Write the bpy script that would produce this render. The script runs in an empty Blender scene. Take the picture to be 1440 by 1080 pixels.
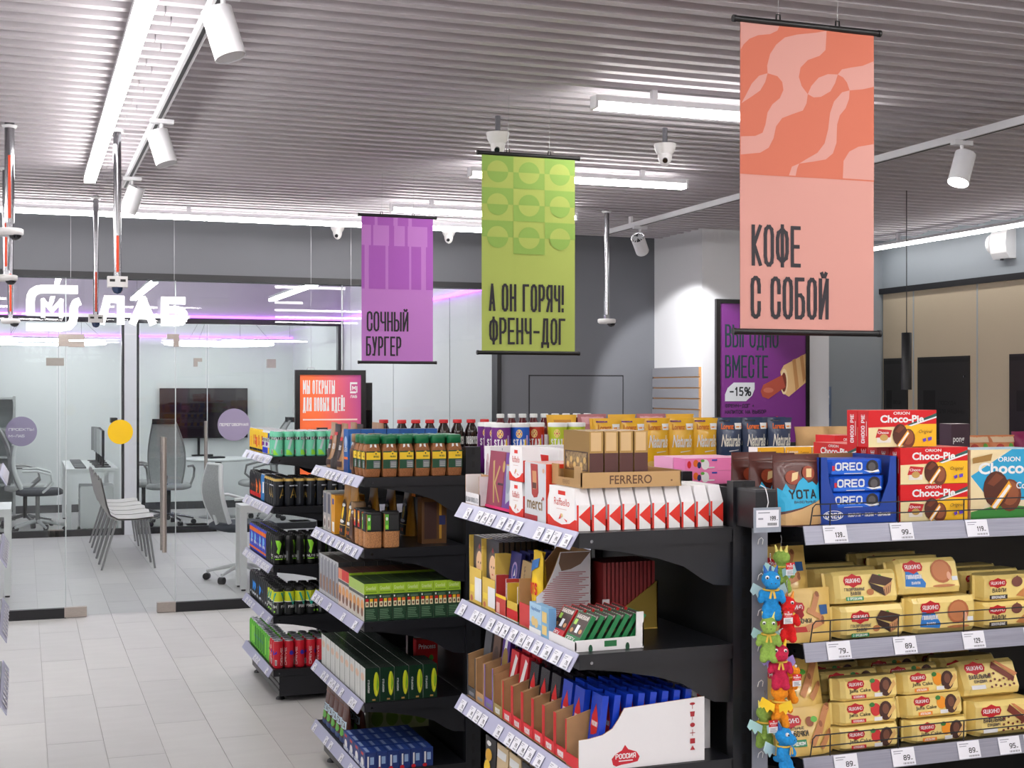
import bpy, math, random
from mathutils import Vector
from mathutils.geometry import tessellate_polygon
random.seed(7)
SC = bpy.context.scene
COL = SC.collection
PI = math.pi

# ------------------------------------------------------------------ camera
FPX, EYE, YAW = 1888.0, 1.60, math.radians(20)
cam_d = bpy.data.cameras.new('camera')
cam_d.sensor_width = 36.0
cam_d.lens = 36.0 * FPX / 1440.0
cam_d.shift_y = 8.0 / 1440.0
cam_d.clip_start = 0.05
cam = bpy.data.objects.new('camera', cam_d)
COL.objects.link(cam)
cam.location = (0, 0, EYE)
cam.rotation_euler = (PI / 2, 0, -YAW)
SC.camera = cam

# ------------------------------------------------------------------ world, exposure
world = bpy.data.worlds.new('world')
SC.world = world
world.use_nodes = True
world.node_tree.nodes['Background'].inputs[0].default_value = (0.9, 0.93, 1.0, 1)
world.node_tree.nodes['Background'].inputs[1].default_value = 0.25
SC.view_settings.view_transform = 'Standard'
SC.view_settings.look = 'None'
SC.view_settings.gamma = 1.0
SC.view_settings.use_curve_mapping = False
SC.view_settings.exposure = 0.0
LAMP = 33.0          # emission of the linear ceiling lamps
LAB_LAMP = 21.0      # emission of the lamps in the lab behind the glass

# ------------------------------------------------------------------ materials
MATS = {}
def lin(c):
    c = c / 255.0
    return c / 12.92 if c <= 0.04045 else ((c + 0.055) / 1.055) ** 2.4
def mat(key, rgb=None, rough=0.5, metal=0.0, emit=0.0, coat=0.0, noise=None, bump=None, trans=0.0, spec=0.5):
    if key in MATS:
        return MATS[key]
    m = bpy.data.materials.new(key)
    m.use_nodes = True
    nt = m.node_tree
    b = nt.nodes['Principled BSDF']
    col = tuple(lin(c) for c in rgb) + (1,)
    b.inputs['Base Color'].default_value = col
    b.inputs['Roughness'].default_value = rough
    b.inputs['Metallic'].default_value = metal
    b.inputs['Specular IOR Level'].default_value = spec
    b.inputs['Coat Weight'].default_value = coat
    b.inputs['Coat Roughness'].default_value = 0.08
    if emit:
        b.inputs['Emission Color'].default_value = col
        b.inputs['Emission Strength'].default_value = emit
    if noise:
        sc, amt, stretch = (list(noise) + [(1, 1, 1)])[:3]
        tc = nt.nodes.new('ShaderNodeTexCoord')
        mp = nt.nodes.new('ShaderNodeMapping')
        mp.inputs['Scale'].default_value = stretch
        n = nt.nodes.new('ShaderNodeTexNoise')
        n.inputs['Scale'].default_value = sc
        n.inputs['Detail'].default_value = 4
        r = nt.nodes.new('ShaderNodeValToRGB')
        r.color_ramp.elements[0].position = 0.3
        r.color_ramp.elements[1].position = 0.7
        r.color_ramp.elements[0].color = tuple(max(0, x * (1 - amt)) for x in col[:3]) + (1,)
        r.color_ramp.elements[1].color = tuple(min(1, x * (1 + amt)) for x in col[:3]) + (1,)
        nt.links.new(tc.outputs['Object'], mp.inputs[0])
        nt.links.new(mp.outputs[0], n.inputs[0])
        nt.links.new(n.outputs[0], r.inputs[0])
        nt.links.new(r.outputs[0], b.inputs['Base Color'])
        if bump:
            bp = nt.nodes.new('ShaderNodeBump')
            bp.inputs['Strength'].default_value = bump
            bp.inputs['Distance'].default_value = 0.002
            nt.links.new(n.outputs[0], bp.inputs['Height'])
            nt.links.new(bp.outputs[0], b.inputs['Normal'])
    MATS[key] = m
    return m
def glass_mat(key, rgb, refl=0.5, base=0.04):
    m = bpy.data.materials.new(key)
    m.use_nodes = True
    nt = m.node_tree
    nt.nodes.clear()
    out = nt.nodes.new('ShaderNodeOutputMaterial')
    mix = nt.nodes.new('ShaderNodeMixShader')
    tr = nt.nodes.new('ShaderNodeBsdfTransparent')
    gl = nt.nodes.new('ShaderNodeBsdfGlossy')
    fr = nt.nodes.new('ShaderNodeFresnel')
    ml = nt.nodes.new('ShaderNodeMath')
    ml.operation = 'MULTIPLY_ADD'
    ml.inputs[1].default_value = refl
    ml.inputs[2].default_value = base
    fr.inputs[0].default_value = 1.45
    tr.inputs[0].default_value = tuple(lin(c) for c in rgb) + (1,)
    gl.inputs['Roughness'].default_value = 0.0
    nt.links.new(fr.outputs[0], ml.inputs[0])
    nt.links.new(ml.outputs[0], mix.inputs[0])
    nt.links.new(tr.outputs[0], mix.inputs[1])
    nt.links.new(gl.outputs[0], mix.inputs[2])
    nt.links.new(mix.outputs[0], out.inputs[0])
    MATS[key] = m
    return m
def C(r, g, b, rough=0.45, **k):
    """a plain print or plastic colour, made once"""
    key = 'colour_%d_%d_%d_%d' % (r, g, b, int(rough * 100)) + ('c' if k.get('coat') else '')
    return mat(key, (r, g, b), rough, **k)

WHITE, BLACK = C(238, 238, 238), C(16, 16, 18)
RED, YELLOW, BLUE = C(208, 22, 30), C(246, 205, 40), C(24, 66, 170)

# ------------------------------------------------------------------ stroke lettering
def _o(x0, x1, y0, y1, k=0.22, close=True):
    dx, dy = (x1 - x0) * 0.3, min(k, (y1 - y0) * 0.35)
    p = [(x0, y0 + dy), (x0, y1 - dy), (x0 + dx * .35, y1 - dy * .3), (x0 + dx * 1.3, y1), (x1 - dx * 1.3, y1), (x1 - dx * .35, y1 - dy * .3), (x1, y1 - dy),
         (x1, y0 + dy), (x1 - dx * .35, y0 + dy * .3), (x1 - dx * 1.3, y0), (x0 + dx * 1.3, y0), (x0 + dx * .35, y0 + dy * .3)]
    return p + [p[0]]
_bowl_hi = [(0, 1), (.6, 1), (.9, .93), (1, .82), (1, .62), (.9, .51), (.6, .44), (0, .44)]
_bowl_lo = [(0, .58), (.6, .58), (.9, .51), (1, .4), (1, .17), (.9, .06), (.6, 0), (0, 0)]
GL = {
 'А': [[(0, 0), (.5, 1), (1, 0)], [(.16, .28), (.84, .28)]], 'Б': [[(.95, 1), (0, 1), (0, 0)], _bowl_lo], 'В': [[(0, 0), (0, 1)], [(0, 1), (.6, 1), (.88, .92), (.9, .66), (.6, .55), (0, .55)], _bowl_lo],
 'Г': [[(0, 0), (0, 1), (1, 1)]], 'Д': [[(0, -.14), (0, .01), (1, .01), (1, -.14)], [(.18, 0), (.34, 1), (.84, 1), (.84, 0)]], 'Е': [[(1, 1), (0, 1), (0, 0), (1, 0)], [(0, .5), (.85, .5)]],
 'Ж': [[(.5, 0), (.5, 1)], [(0, 1), (.5, .5), (0, 0)], [(1, 1), (.5, .5), (1, 0)]], 'З': [[(0, .85), (.3, 1), (.8, .97), (.95, .75), (.6, .53), (.3, .53)], [(.6, .53), (1, .32), (.85, .04), (.3, 0), (0, .15)]],
 'И': [[(0, 1), (0, 0), (1, 1), (1, 0)]], 'Й': [[(0, 1), (0, 0), (1, 1), (1, 0)], [(.2, 1.17), (.35, 1.1), (.65, 1.1), (.8, 1.17)]], 'К': [[(0, 0), (0, 1)], [(1, 1), (.12, .52), (1, 0)]],
 'Л': [[(0, 0), (.3, 1), (1, 1), (1, 0)]], 'М': [[(0, 0), (0, 1), (.5, .35), (1, 1), (1, 0)]], 'Н': [[(0, 0), (0, 1)], [(1, 0), (1, 1)], [(0, .5), (1, .5)]], 'О': [_o(0, 1, 0, 1)],
 'П': [[(0, 0), (0, 1), (1, 1), (1, 0)]], 'Р': [[(0, 0), (0, 1)], _bowl_hi], 'С': [[(1, .64), (1, .82), (.9, .95), (.6, 1), (.4, 1), (.1, .95), (0, .8), (0, .2), (.1, .05), (.4, 0), (.6, 0), (.9, .05), (1, .18), (1, .36)]],
 'Т': [[(0, 1), (1, 1)], [(.5, 0), (.5, 1)]], 'У': [[(0, 1), (.5, .42)], [(1, 1), (.4, 0), (0, .02)]], 'Ф': [[(.5, -.02), (.5, 1.04)], _o(0, 1, .12, .92)], 'Х': [[(0, 1), (1, 0)], [(0, 0), (1, 1)]],
 'Ц': [[(0, 1), (0, 0), (1, 0), (1, -.14)], [(.86, 0), (.86, 1)]], 'Ч': [[(0, 1), (0, .55), (.3, .44), (1, .46)], [(1, 0), (1, 1)]], 'Ш': [[(0, 1), (0, 0), (1, 0), (1, 1)], [(.5, 0), (.5, 1)]],
 'Щ': [[(0, 1), (0, 0), (1, 0), (1, -.14)], [(.45, 0), (.45, 1)], [(.88, 0), (.88, 1)]], 'Ь': [[(0, 1), (0, 0)], _bowl_lo], 'Ы': [[(0, 1), (0, 0)], [(x * .62, y) for x, y in _bowl_lo], [(1, 0), (1, 1)]],
 'Э': [[(0, .82), (.4, 1), (1, .8), (1, .2), (.4, 0), (0, .18)], [(.4, .5), (1, .5)]], 'Ю': [[(0, 0), (0, 1)], [(0, .5), (.3, .5)], _o(.3, 1, 0, 1)], 'Я': [[(1, 0), (1, 1)], [(1 - x, y) for x, y in _bowl_hi], [(.5, .44), (0, 0)]],
 '-': [[(.05, .47), (.95, .47)]], '!': [[(.5, 1), (.5, .3)], [(.5, .08), (.5, 0)]], '.': [[(.4, .0), (.6, 0)]], '+': [[(.1, .45), (.9, .45)], [(.5, .15), (.5, .75)]],
 '%': [_o(0, .38, .55, 1), _o(.62, 1, 0, .45), [(.15, 0), (.85, 1)]],
 '0': [_o(0, 1, 0, 1)], '1': [[(.15, .8), (.6, 1), (.6, 0)]], '2': [[(0, .8), (.2, .98), (.8, .98), (1, .75), (0, 0), (1, 0)]], '3': [[(0, .88), (.5, 1), (.95, .8), (.5, .54)], [(.5, .54), (1, .3), (.5, 0), (0, .12)]],
 '4': [[(.75, 0), (.75, 1), (0, .3), (1, .3)]], '5': [[(.9, 1), (.1, 1), (.05, .55), (.7, .58), (1, .35), (.7, 0), (0, .06)]], '7': [[(0, 1), (1, 1), (.35, 0)]], '8': [_o(.08, .92, .52, 1), _o(0, 1, 0, .52)],
 '9': [_o(0, 1, .42, 1), [(1, .6), (.8, .1), (.2, 0)]], '6': [_o(0, 1, 0, .58), [(0, .4), (.2, .9), (.8, 1)]],
 'D': [[(0, 0), (0, 1), (.6, 1), (1, .75), (1, .25), (.6, 0), (0, 0)]], 'F': [[(0, 0), (0, 1), (1, 1)], [(0, .52), (.8, .52)]], 'I': [[(.5, 0), (.5, 1)]], 'L': [[(0, 1), (0, 0), (1, 0)]], 'N': [[(0, 0), (0, 1), (1, 0), (1, 1)]],
 'R': [[(0, 0), (0, 1)], _bowl_hi, [(.5, .44), (1, 0)]], 'S': [[(1, .82), (.75, 1), (.25, 1), (0, .8), (.1, .58), (.9, .42), (1, .2), (.75, 0), (.25, 0), (0, .18)]], 'V': [[(0, 1), (.5, 0), (1, 1)]], 'Y': [[(0, 1), (.5, .5), (1, 1)], [(.5, .5), (.5, 0)]],
 'X': [[(0, 1), (1, 0)], [(0, 0), (1, 1)]], 'G': [[(1, .8), (.7, 1), (.3, 1), (0, .8), (0, .2), (.3, 0), (.7, 0), (1, .2), (1, .48), (.6, .48)]], 'U': [[(0, 1), (0, .2), (.3, 0), (.7, 0), (1, .2), (1, 1)]],
}
for _a, _b in zip('ABCEHKMOPT', 'АВСЕНКМОРТ'):
    GL[_a] = GL[_b]
WIDE = {'Ш': 1.35, 'Щ': 1.4, 'Ы': 1.35, 'Ю': 1.4, 'М': 1.3, 'M': 1.3, 'Ж': 1.4, 'Ф': 1.25, '!': .35, '.': .35, 'I': .4, '%': 1.5, '1': .8, 'Д': 1.15}
def stroke_polys(s, x, y, h, lw, t, gap=None):
    """letters as convex polygons; lw = width of a normal letter, t = stroke width"""
    gap = t * 0.9 if gap is None else gap
    out = []
    for ch in s:
        if ch == ' ':
            x += lw * 0.75
            continue
        w = lw * WIDE.get(ch, 1.0)
        for line in GL.get(ch.upper(), GL['О']):
            P = [(x + t / 2 + px * (w - t), y + t / 2 + py * (h - t)) for px, py in line]
            n = len(P) - 1
            for i in range(n):
                (ax, ay), (bx, by) = P[i], P[i + 1]
                L = math.hypot(bx - ax, by - ay) or 1e-9
                dx, dy = (bx - ax) / L * t / 2, (by - ay) / L * t / 2
                out.append([(ax - dx * .85 + dy, ay - dy * .85 - dx), (bx + dx * .85 + dy, by + dy * .85 - dx), (bx + dx * .85 - dy, by + dy * .85 + dx), (ax - dx * .85 - dy, ay - dy * .85 + dx)])
        x += w + gap
    return out, x - gap
_TXT = {}
def text_tris(s, bold=0.0, shear=0.0):
    """Latin lettering from the built-in font as 2-D triangles, unit size"""
    k = (s, bold, shear)
    if k in _TXT:
        return _TXT[k]
    cu = bpy.data.curves.new('lettering', 'FONT')
    cu.body, cu.offset, cu.resolution_u, cu.shear = s, bold, 3, shear
    ob = bpy.data.objects.new('lettering', cu)
    COL.objects.link(ob)
    dg = bpy.context.evaluated_depsgraph_get()
    me = bpy.data.meshes.new_from_object(ob.evaluated_get(dg))
    me.calc_loop_triangles()
    vs = [(v.co.x, v.co.y) for v in me.vertices]
    tr = [tuple(vs[i] for i in t.vertices) for t in me.loop_triangles]
    bpy.data.objects.remove(ob)
    bpy.data.curves.remove(cu)
    bpy.data.meshes.remove(me)
    x0, x1 = min(v[0] for v in vs), max(v[0] for v in vs)
    y0, y1 = min(v[1] for v in vs), max(v[1] for v in vs)
    _TXT[k] = (tr, x0, x1, y0, y1)
    return _TXT[k]

# ------------------------------------------------------------------ mesh builder
class MB:
    def __init__(s):
        s.v, s.f, s.mi, s.mats, s.sm = [], [], [], [], []
    def m(s, mt):
        if mt not in s.mats:
            s.mats.append(mt)
        return s.mats.index(mt)
    def face(s, pts, mt, smooth=False):
        n = len(s.v)
        s.v += [tuple(p) for p in pts]
        s.f.append(tuple(range(n, n + len(pts))))
        s.mi.append(s.m(mt))
        s.sm.append(smooth)
    def grid(s, rows, mt, closed=False, smooth=True, fm=None):
        """rows of equal-length point lists; fm(i,j) may give a face its own material"""
        n, c = len(s.v), len(rows[0])
        for r in rows:
            s.v += [tuple(p) for p in r]
        for i in range(len(rows) - 1):
            for j in range(c if closed else c - 1):
                k = (j + 1) % c
                s.f.append((n + i * c + j, n + i * c + k, n + (i + 1) * c + k, n + (i + 1) * c + j))
                s.mi.append(s.m(fm(i, j) if fm else mt))
                s.sm.append(smooth)
    def box(s, a, b, mt, faces=None, skip=''):
        (x0, y0, z0), (x1, y1, z1) = a, b
        F = {'d': [(x0, y1, z0), (x1, y1, z0), (x1, y0, z0), (x0, y0, z0)], 'u': [(x0, y0, z1), (x1, y0, z1), (x1, y1, z1), (x0, y1, z1)],
             'f': [(x0, y0, z0), (x1, y0, z0), (x1, y0, z1), (x0, y0, z1)], 'b': [(x1, y1, z0), (x0, y1, z0), (x0, y1, z1), (x1, y1, z1)],
             'l': [(x0, y1, z0), (x0, y0, z0), (x0, y0, z1), (x0, y1, z1)], 'r': [(x1, y0, z0), (x1, y1, z0), (x1, y1, z1), (x1, y0, z1)]}
        for k, q in F.items():
            if k not in skip:
                s.face(q, (faces or {}).get(k, mt))
        return s
    def lathe(s, prof, n=16, mt=None, c=(0, 0, 0), cap=True, fm=None, sq=None, ax='z', smooth=True):
        """prof: (r, z) pairs from bottom to top; sq squares the section"""
        rows = []
        for r, z in prof:
            row = []
            for j in range(n):
                a = 2 * PI * (j + .5) / n
                x, y = math.cos(a), math.sin(a)
                if sq:
                    k = (abs(x) ** sq + abs(y) ** sq) ** (-1.0 / sq)
                    x, y = x * k, y * k
                x, y = x * r, y * r
                p = (x, y, z) if ax == 'z' else ((x, -z, y) if ax == 'y' else (z, x, y))
                row.append((c[0] + p[0], c[1] + p[1], c[2] + p[2]))
            rows.append(row)
        s.grid(rows, mt, True, smooth, fm)
        if cap:
            s.face(rows[-1], fm(len(prof) - 2, 0) if fm else mt)
            s.face(rows[0][::-1], fm(0, 0) if fm else mt)
        return s
    def cyl(s, p0, p1, r, mt, n=10, r2=None, cap=True):
        p0, p1 = Vector(p0), Vector(p1)
        d = (p1 - p0).normalized()
        u = d.orthogonal().normalized()
        w = d.cross(u)
        rows = []
        for p, rr in ((p0, r), (p1, r if r2 is None else r2)):
            rows.append([p + (u * math.cos(2 * PI * j / n) + w * math.sin(2 * PI * j / n)) * rr for j in range(n)])
        s.grid(rows, mt, True)
        if cap:
            s.face(rows[1], mt)
            s.face(rows[0][::-1], mt)
        return s
    def tube(s, pts, r, mt, n=6, cap=True):
        pts = [Vector(p) for p in pts]
        rows, u = [], None
        for i, p in enumerate(pts):
            d = (pts[min(i + 1, len(pts) - 1)] - pts[max(i - 1, 0)]).normalized()
            u = d.orthogonal().normalized() if u is None else (u - d * u.dot(d)).normalized()
            w = d.cross(u)
            rows.append([p + (u * math.cos(2 * PI * j / n) + w * math.sin(2 * PI * j / n)) * r for j in range(n)])
        s.grid(rows, mt, True)
        if cap:
            s.face(rows[-1], mt)
            s.face(rows[0][::-1], mt)
        return s
    def prism(s, poly, t0, t1, mt, f, side=None):
        """poly in 2-D (counter-clockwise), extruded from t0 to t1; f(a, b, t) -> 3-D"""
        tris = tessellate_polygon([[Vector((a, b, 0)) for a, b in poly]])
        for t, rev in ((t0, True), (t1, False)):
            for tr in tris:
                q = [f(poly[i][0], poly[i][1], t) for i in tr]
                s.face(q[::-1] if rev else q, mt)
        n = len(poly)
        for i in range(n):
            a, b = poly[i], poly[(i + 1) % n]
            s.face([f(a[0], a[1], t0), f(b[0], b[1], t0), f(b[0], b[1], t1), f(a[0], a[1], t1)], side or mt)
        return s
    def decal(s, S, W, H, items, L=None, eps=0.00016):
        """flat print: items in unit coordinates on a W x H face; S(a, b, off) -> point on the surface"""
        lay = 0
        for it in items:
            lay += 1
            k, mt = it[0], it[1]
            off = eps * lay
            if k == 'r':
                x0, y0, x1, y1 = it[2:6]
                P = [[(x0 * W, y0 * H), (x1 * W, y0 * H), (x1 * W, y1 * H), (x0 * W, y1 * H)]]
            elif k == 'e':
                cx, cy, rx, ry = it[2:6]
                n = it[6] if len(it) > 6 else 16
                P = [[(cx * W + rx * W * math.cos(2 * PI * j / n), cy * H + ry * H * math.sin(2 * PI * j / n)) for j in range(n)]]
            elif k == 'p':
                P = [[(x * W, y * H) for x, y in it[2]]]
            elif k == 's':      # stroke text, x y height width-fit (fractions), optional stroke share
                tx, x, y, h, w = it[2:7]
                t = (it[7] if len(it) > 7 else .16) * h * H
                pw = sum(WIDE.get(c, 1) if c != ' ' else .75 for c in tx)
                t = min(t, w * W / pw * .36)
                lw = (w * W - .55 * t * (len(tx) - 1)) / pw
                P, _ = stroke_polys(tx, x * W, y * H, h * H, lw, t, .55 * t)
            elif k == 't':      # built-in font, x y height width-fit, bold, shear
                tx, x, y, h, w = it[2:7]
                tr, a0, a1, b0, b1 = text_tris(tx, it[7] if len(it) > 7 else .02, it[8] if len(it) > 8 else 0)
                sx, sy = w * W / (a1 - a0), h * H / (b1 - b0)
                P = [[(x * W + (p[0] - a0) * sx, y * H + (p[1] - b0) * sy) for p in t3] for t3 in tr]
            elif k == 'v':      # vertical stroke text reading upward: x y length height
                tx, x, y, ln, h = it[2:7]
                t = .15 * h * W
                pw = sum(WIDE.get(c, 1) if c != ' ' else .75 for c in tx)
                t = min(t, ln * H / pw * .36)
                lw = (ln * H - .55 * t * (len(tx) - 1)) / pw
                P, _ = stroke_polys(tx, 0, 0, h * W, lw, t, .55 * t)
                P = [[(x * W - b, y * H + a) for a, b in q] for q in P]
            for i, q in enumerate(P):
                o = off + (i % 40) * 2e-6
                if L is None:
                    if len(q) <= 4 or k == 'e':
                        s.face([S(a, b, o) for a, b in q], mt)
                    else:
                        for tr in tessellate_polygon([[Vector((a, b, 0)) for a, b in q]]):
                            s.face([S(*q[j], o) for j in tr], mt)
                else:
                    tris = [tuple(q[j] for j in tr) for tr in tessellate_polygon([[Vector((a, b, 0)) for a, b in q]])] if len(q) > 3 else [tuple(q)]
                    while tris:
                        a, b, c = tris.pop()
                        e = [math.dist(a, b), math.dist(b, c), math.dist(c, a)]
                        mx = max(e)
                        if mx > L:
                            while e[0] < mx:
                                a, b, c = b, c, a
                                e = e[1:] + e[:1]
                            mid = ((a[0] + b[0]) / 2, (a[1] + b[1]) / 2)
                            tris += [(a, mid, c), (mid, b, c)]
                        else:
                            s.face([S(*a, o), S(*b, o), S(*c, o)], mt)
        return s
    def mesh(s, name):
        me = bpy.data.meshes.new(name)
        me.from_pydata(s.v, [], s.f)
        for mt in s.mats:
            me.materials.append(mt)
        me.polygons.foreach_set('material_index', s.mi)
        me.polygons.foreach_set('use_smooth', s.sm)
        me.update()
        return me
    def obj(s, name, parent=None, loc=(0, 0, 0), rot=(0, 0, 0)):
        o = bpy.data.objects.new(name, s.mesh(name))
        COL.objects.link(o)
        o.location, o.rotation_euler = loc, rot
        if parent:
            o.parent = parent
        return o
def plane(o, u, v):
    o, u, v = Vector(o), Vector(u), Vector(v)
    n = u.cross(v).normalized()
    return lambda a, b, off=0: o + u * a + v * b + n * off
def front_of(w, d):
    return plane((-w / 2, -d / 2, 0), (1, 0, 0), (0, 0, 1))
def left_of(w, d):
    return plane((-w / 2, d / 2, 0), (0, -1, 0), (0, 0, 1))
def right_of(w, d):
    return plane((w / 2, -d / 2, 0), (0, 1, 0), (0, 0, 1))
def top_of(w, d, h):
    return plane((-w / 2, -d / 2, h), (1, 0, 0), (0, 1, 0))

def tag(o, label, cat, group=None):
    o['label'], o['category'] = label, cat
    if group:
        o['group'] = group
    return o
def struct(o):
    o['kind'] = 'structure'
    return o
def empty(name, loc, rz=0, rx=0):
    o = bpy.data.objects.new(name, None)
    o.empty_display_size = 0.05
    COL.objects.link(o)
    o.location, o.rotation_euler = loc, (rx, 0, rz)
    return o
def put(tp, loc, rz, label, cat, group=None, rx=0.0, ry=0.0):
    """place one real copy of a template: (name, mesh or None, [(part, mesh, [(sub, mesh)])])"""
    name, me, parts = tp
    o = bpy.data.objects.new(name, me)
    COL.objects.link(o)
    o.location, o.rotation_euler = loc, (rx, ry, rz)
    tag(o, label, cat, group)
    for p in parts:
        c = bpy.data.objects.new(p[0], p[1])
        COL.objects.link(c)
        c.parent = o
        for q in (p[2] if len(p) > 2 else []):
            g = bpy.data.objects.new(q[0], q[1])
            COL.objects.link(g)
            g.parent = c
    return o
ORD = ['first', 'second', 'third', 'fourth', 'fifth', 'sixth', 'seventh', 'eighth', 'ninth', 'tenth', 'eleventh', 'twelfth', 'thirteenth', 'fourteenth', 'fifteenth', 'sixteenth', 'seventeenth', 'eighteenth', 'nineteenth', 'twentieth']
LEFT = -PI / 2      # turns a front that faces the camera side (-Y) towards the left aisle (-X)
# ================================================================== the setting
ZC = 2.82                   # underside of the ceiling slats
YG, YP, YB = 9.90, 15.36, 18.45     # shop glass wall, lab partition, far office wall
XL, XR = -5.0, 6.66
M_tile = [mat('floor_tile_%d' % i, c, 0.42, noise=(3.0, 0.035, (1, 4, 1)), spec=0.35) for i, c in enumerate(((200, 198, 197), (197, 195, 194), (203, 201, 199)))]
M_joint = mat('tile_joint', (184, 182, 180), 0.8)
M_slat = mat('white_painted_metal_slat', (206, 200, 205), 0.55, noise=(2, .02))
M_deck = mat('ceiling_deck_grey', (112, 108, 112), 0.9)
M_grey = mat('grey_painted_wall', (108, 110, 116), 0.6, noise=(1.5, .03))
M_bluegrey = mat('blue_grey_wall', (156, 164, 171), 0.55, noise=(1.5, .03))
M_white = mat('white_painted_wall', (226, 226, 230), 0.6, noise=(1.5, .015))
M_labwhite = mat('lab_white_wall', (234, 237, 237), 0.5, noise=(1.2, .01))
M_beige = mat('beige_wall_panel', (204, 188, 162), 0.5, noise=(1.5, .02))
M_black = mat('black_trim_metal', (30, 30, 34), 0.45)
M_dark = mat('dark_door_panel', (44, 42, 42), 0.3)
M_chrome = mat('chrome', (150, 150, 154), 0.15, 1.0)
M_steel = mat('brushed_steel', (188, 178, 170), 0.35, 0.9, noise=(40, .08, (1, 1, 8)))
M_plastic = mat('white_plastic', (232, 232, 234), 0.4)
M_lamp = mat('lamp_diffuser', (255, 252, 249), 0.5, emit=LAMP)
M_lablamp = mat('lab_lamp_diffuser', (255, 255, 255), 0.5, emit=LAB_LAMP)
M_led = mat('purple_led_strip', (206, 110, 255), 0.5, emit=3.0)
M_sign = mat('illuminated_sign_letters', (255, 255, 255), 0.5, emit=1.25)
G_pane = glass_mat('clear_glass_pane', (247, 251, 250), 0.75, 0.015)

# floor with individually laid plank tiles
fb = MB()
fb.face([(XL, -4, -.004), (XR + .1, -4, -.004), (XR + .1, YB + .3, -.004), (XL, YB + .3, -.004)], M_joint)
fb.box((XL, -4, -.06), (XR + .1, YB + .3, -.02), M_joint)
floor = struct(fb.obj('floor'))
TW, TL = 0.245, 0.98
tile_me = []
for mt in M_tile:
    b = MB()
    b.box((0, 0, -.006), (TW - .0022, TL - .0022, 0), mt)
    tile_me.append(b.mesh('floor_tile'))
def tile(me, x, y, sx=1, sy=1):
    o = bpy.data.objects.new('floor_tile', me)
    COL.objects.link(o)
    o.location, o.scale, o.parent = (x, y, 0), (sx, sy, 1), floor
for i in range(23):
    off = [0, .55, .22, .78, .4][i % 5] * TL
    for j in range(-1, 12):
        y = 3.9 + j * TL + off
        tile(random.choice(tile_me), -1.37 + i * TW, y)
# the rest of the floor, out of sight or too far to tell the tiles apart
fr = MB()
for a, b in (((XL, -4), (-1.37, YB + .2)), ((4.265, -4), (XR, YB + .2)), ((-1.37, -4), (4.265, 2.9)), ((-1.37, 15.7), (4.265, YB + .2))):
    fr.box((a[0], a[1], -.006), (b[0], b[1], 0), M_tile[0], skip='d')
fo = fr.obj('floor_tile_field', floor)
fo['kind'] = 'stuff'

# slatted ceiling
cb = MB()
cb.box((XL, -4, 2.93), (XR + .1, YG + .05, 3.0), M_deck)
cb.box((XL, -4, ZC), (XR + .1, 1.4, 2.93), M_slat)
ceiling = struct(cb.obj('ceiling'))
sw, sh = .042, .085
def slat_mesh(L):
    b = MB()
    b.box((0, 0, 0), (L, sw, sh), M_slat)
    return b.mesh('slat')
xj = .47
sl_l, sl_r = slat_mesh(xj - XL), slat_mesh(XR - xj)
i = 0
y = 1.46
while y < YG - .06:
    d = (-.03, .02, .05)[i % 3]
    for me, x in ((sl_l, XL + d - .06), (sl_r, xj + d + .004 - .06)):
        o = bpy.data.objects.new('slat', me)
        COL.objects.link(o)
        o.location, o.parent = (x, y, ZC), ceiling
    y += .12
    i += 1

# back wall: grey bulkhead over the glass, grey wall to its right
wb = MB()
wb.box((XL, YG, 2.43), (3.49, YG + .12, 3.0), M_grey)
wb.box((3.49, YG, 0), (4.84, YG + .12, 3.0), M_grey)
wall_back = struct(wb.obj('wall_back'))
hb = MB()
hb.box((3.752, YG - .006, .2), (4.552, YG + .001, 1.707), M_grey)
wp = hb.obj('hatch_panel', wall_back)
for x0, x1, z0, z1 in ((3.742, 3.752, .2, 1.717), (4.552, 4.562, .2, 1.717), (3.742, 4.562, 1.707, 1.717)):
    b = MB()
    b.box((x0, YG - .002, z0), (x1, YG + .001, z1), M_black)
    b.obj('hatch_gap', wall_back)
t1 = MB()
t1.box((XL, YG - .03, 2.385), (3.49, YG + .10, 2.43), M_black)
struct(t1.obj('trim_1'))
t2 = MB()
t2.box((3.47, YG - .03, 0), (3.505, YG + .10, 2.385), M_black)
struct(t2.obj('trim_2'))
# column with a lit side and a slatwall panel
cw = MB()
cw.box((4.84, 9.08, 0), (5.96, YG + .1, 3.0), M_white)
column = struct(cw.obj('wall_column'))
M_sw = mat('grey_slatwall_board', (140, 140, 146), 0.45)
M_edge = mat('raw_board_edge', (214, 160, 104), 0.6)
sl = empty('slatwall_panel', (4.84, 9.5, 0))
tag(sl, 'grey slatwall panel with orange grooves on the side of the white column', 'slatwall')
for k in range(9):
    z1 = 1.775 - k * .083
    b = MB()
    b.box((-.024, -.41, z1 - .073), (-.002, .39, z1), M_sw, faces={'f': M_edge})
    b.obj('slat_board', sl)
    b = MB()
    b.box((-.012, -.41, z1 - .083), (-.002, .39, z1 - .073), M_edge)
    b.obj('groove', sl)
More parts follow.
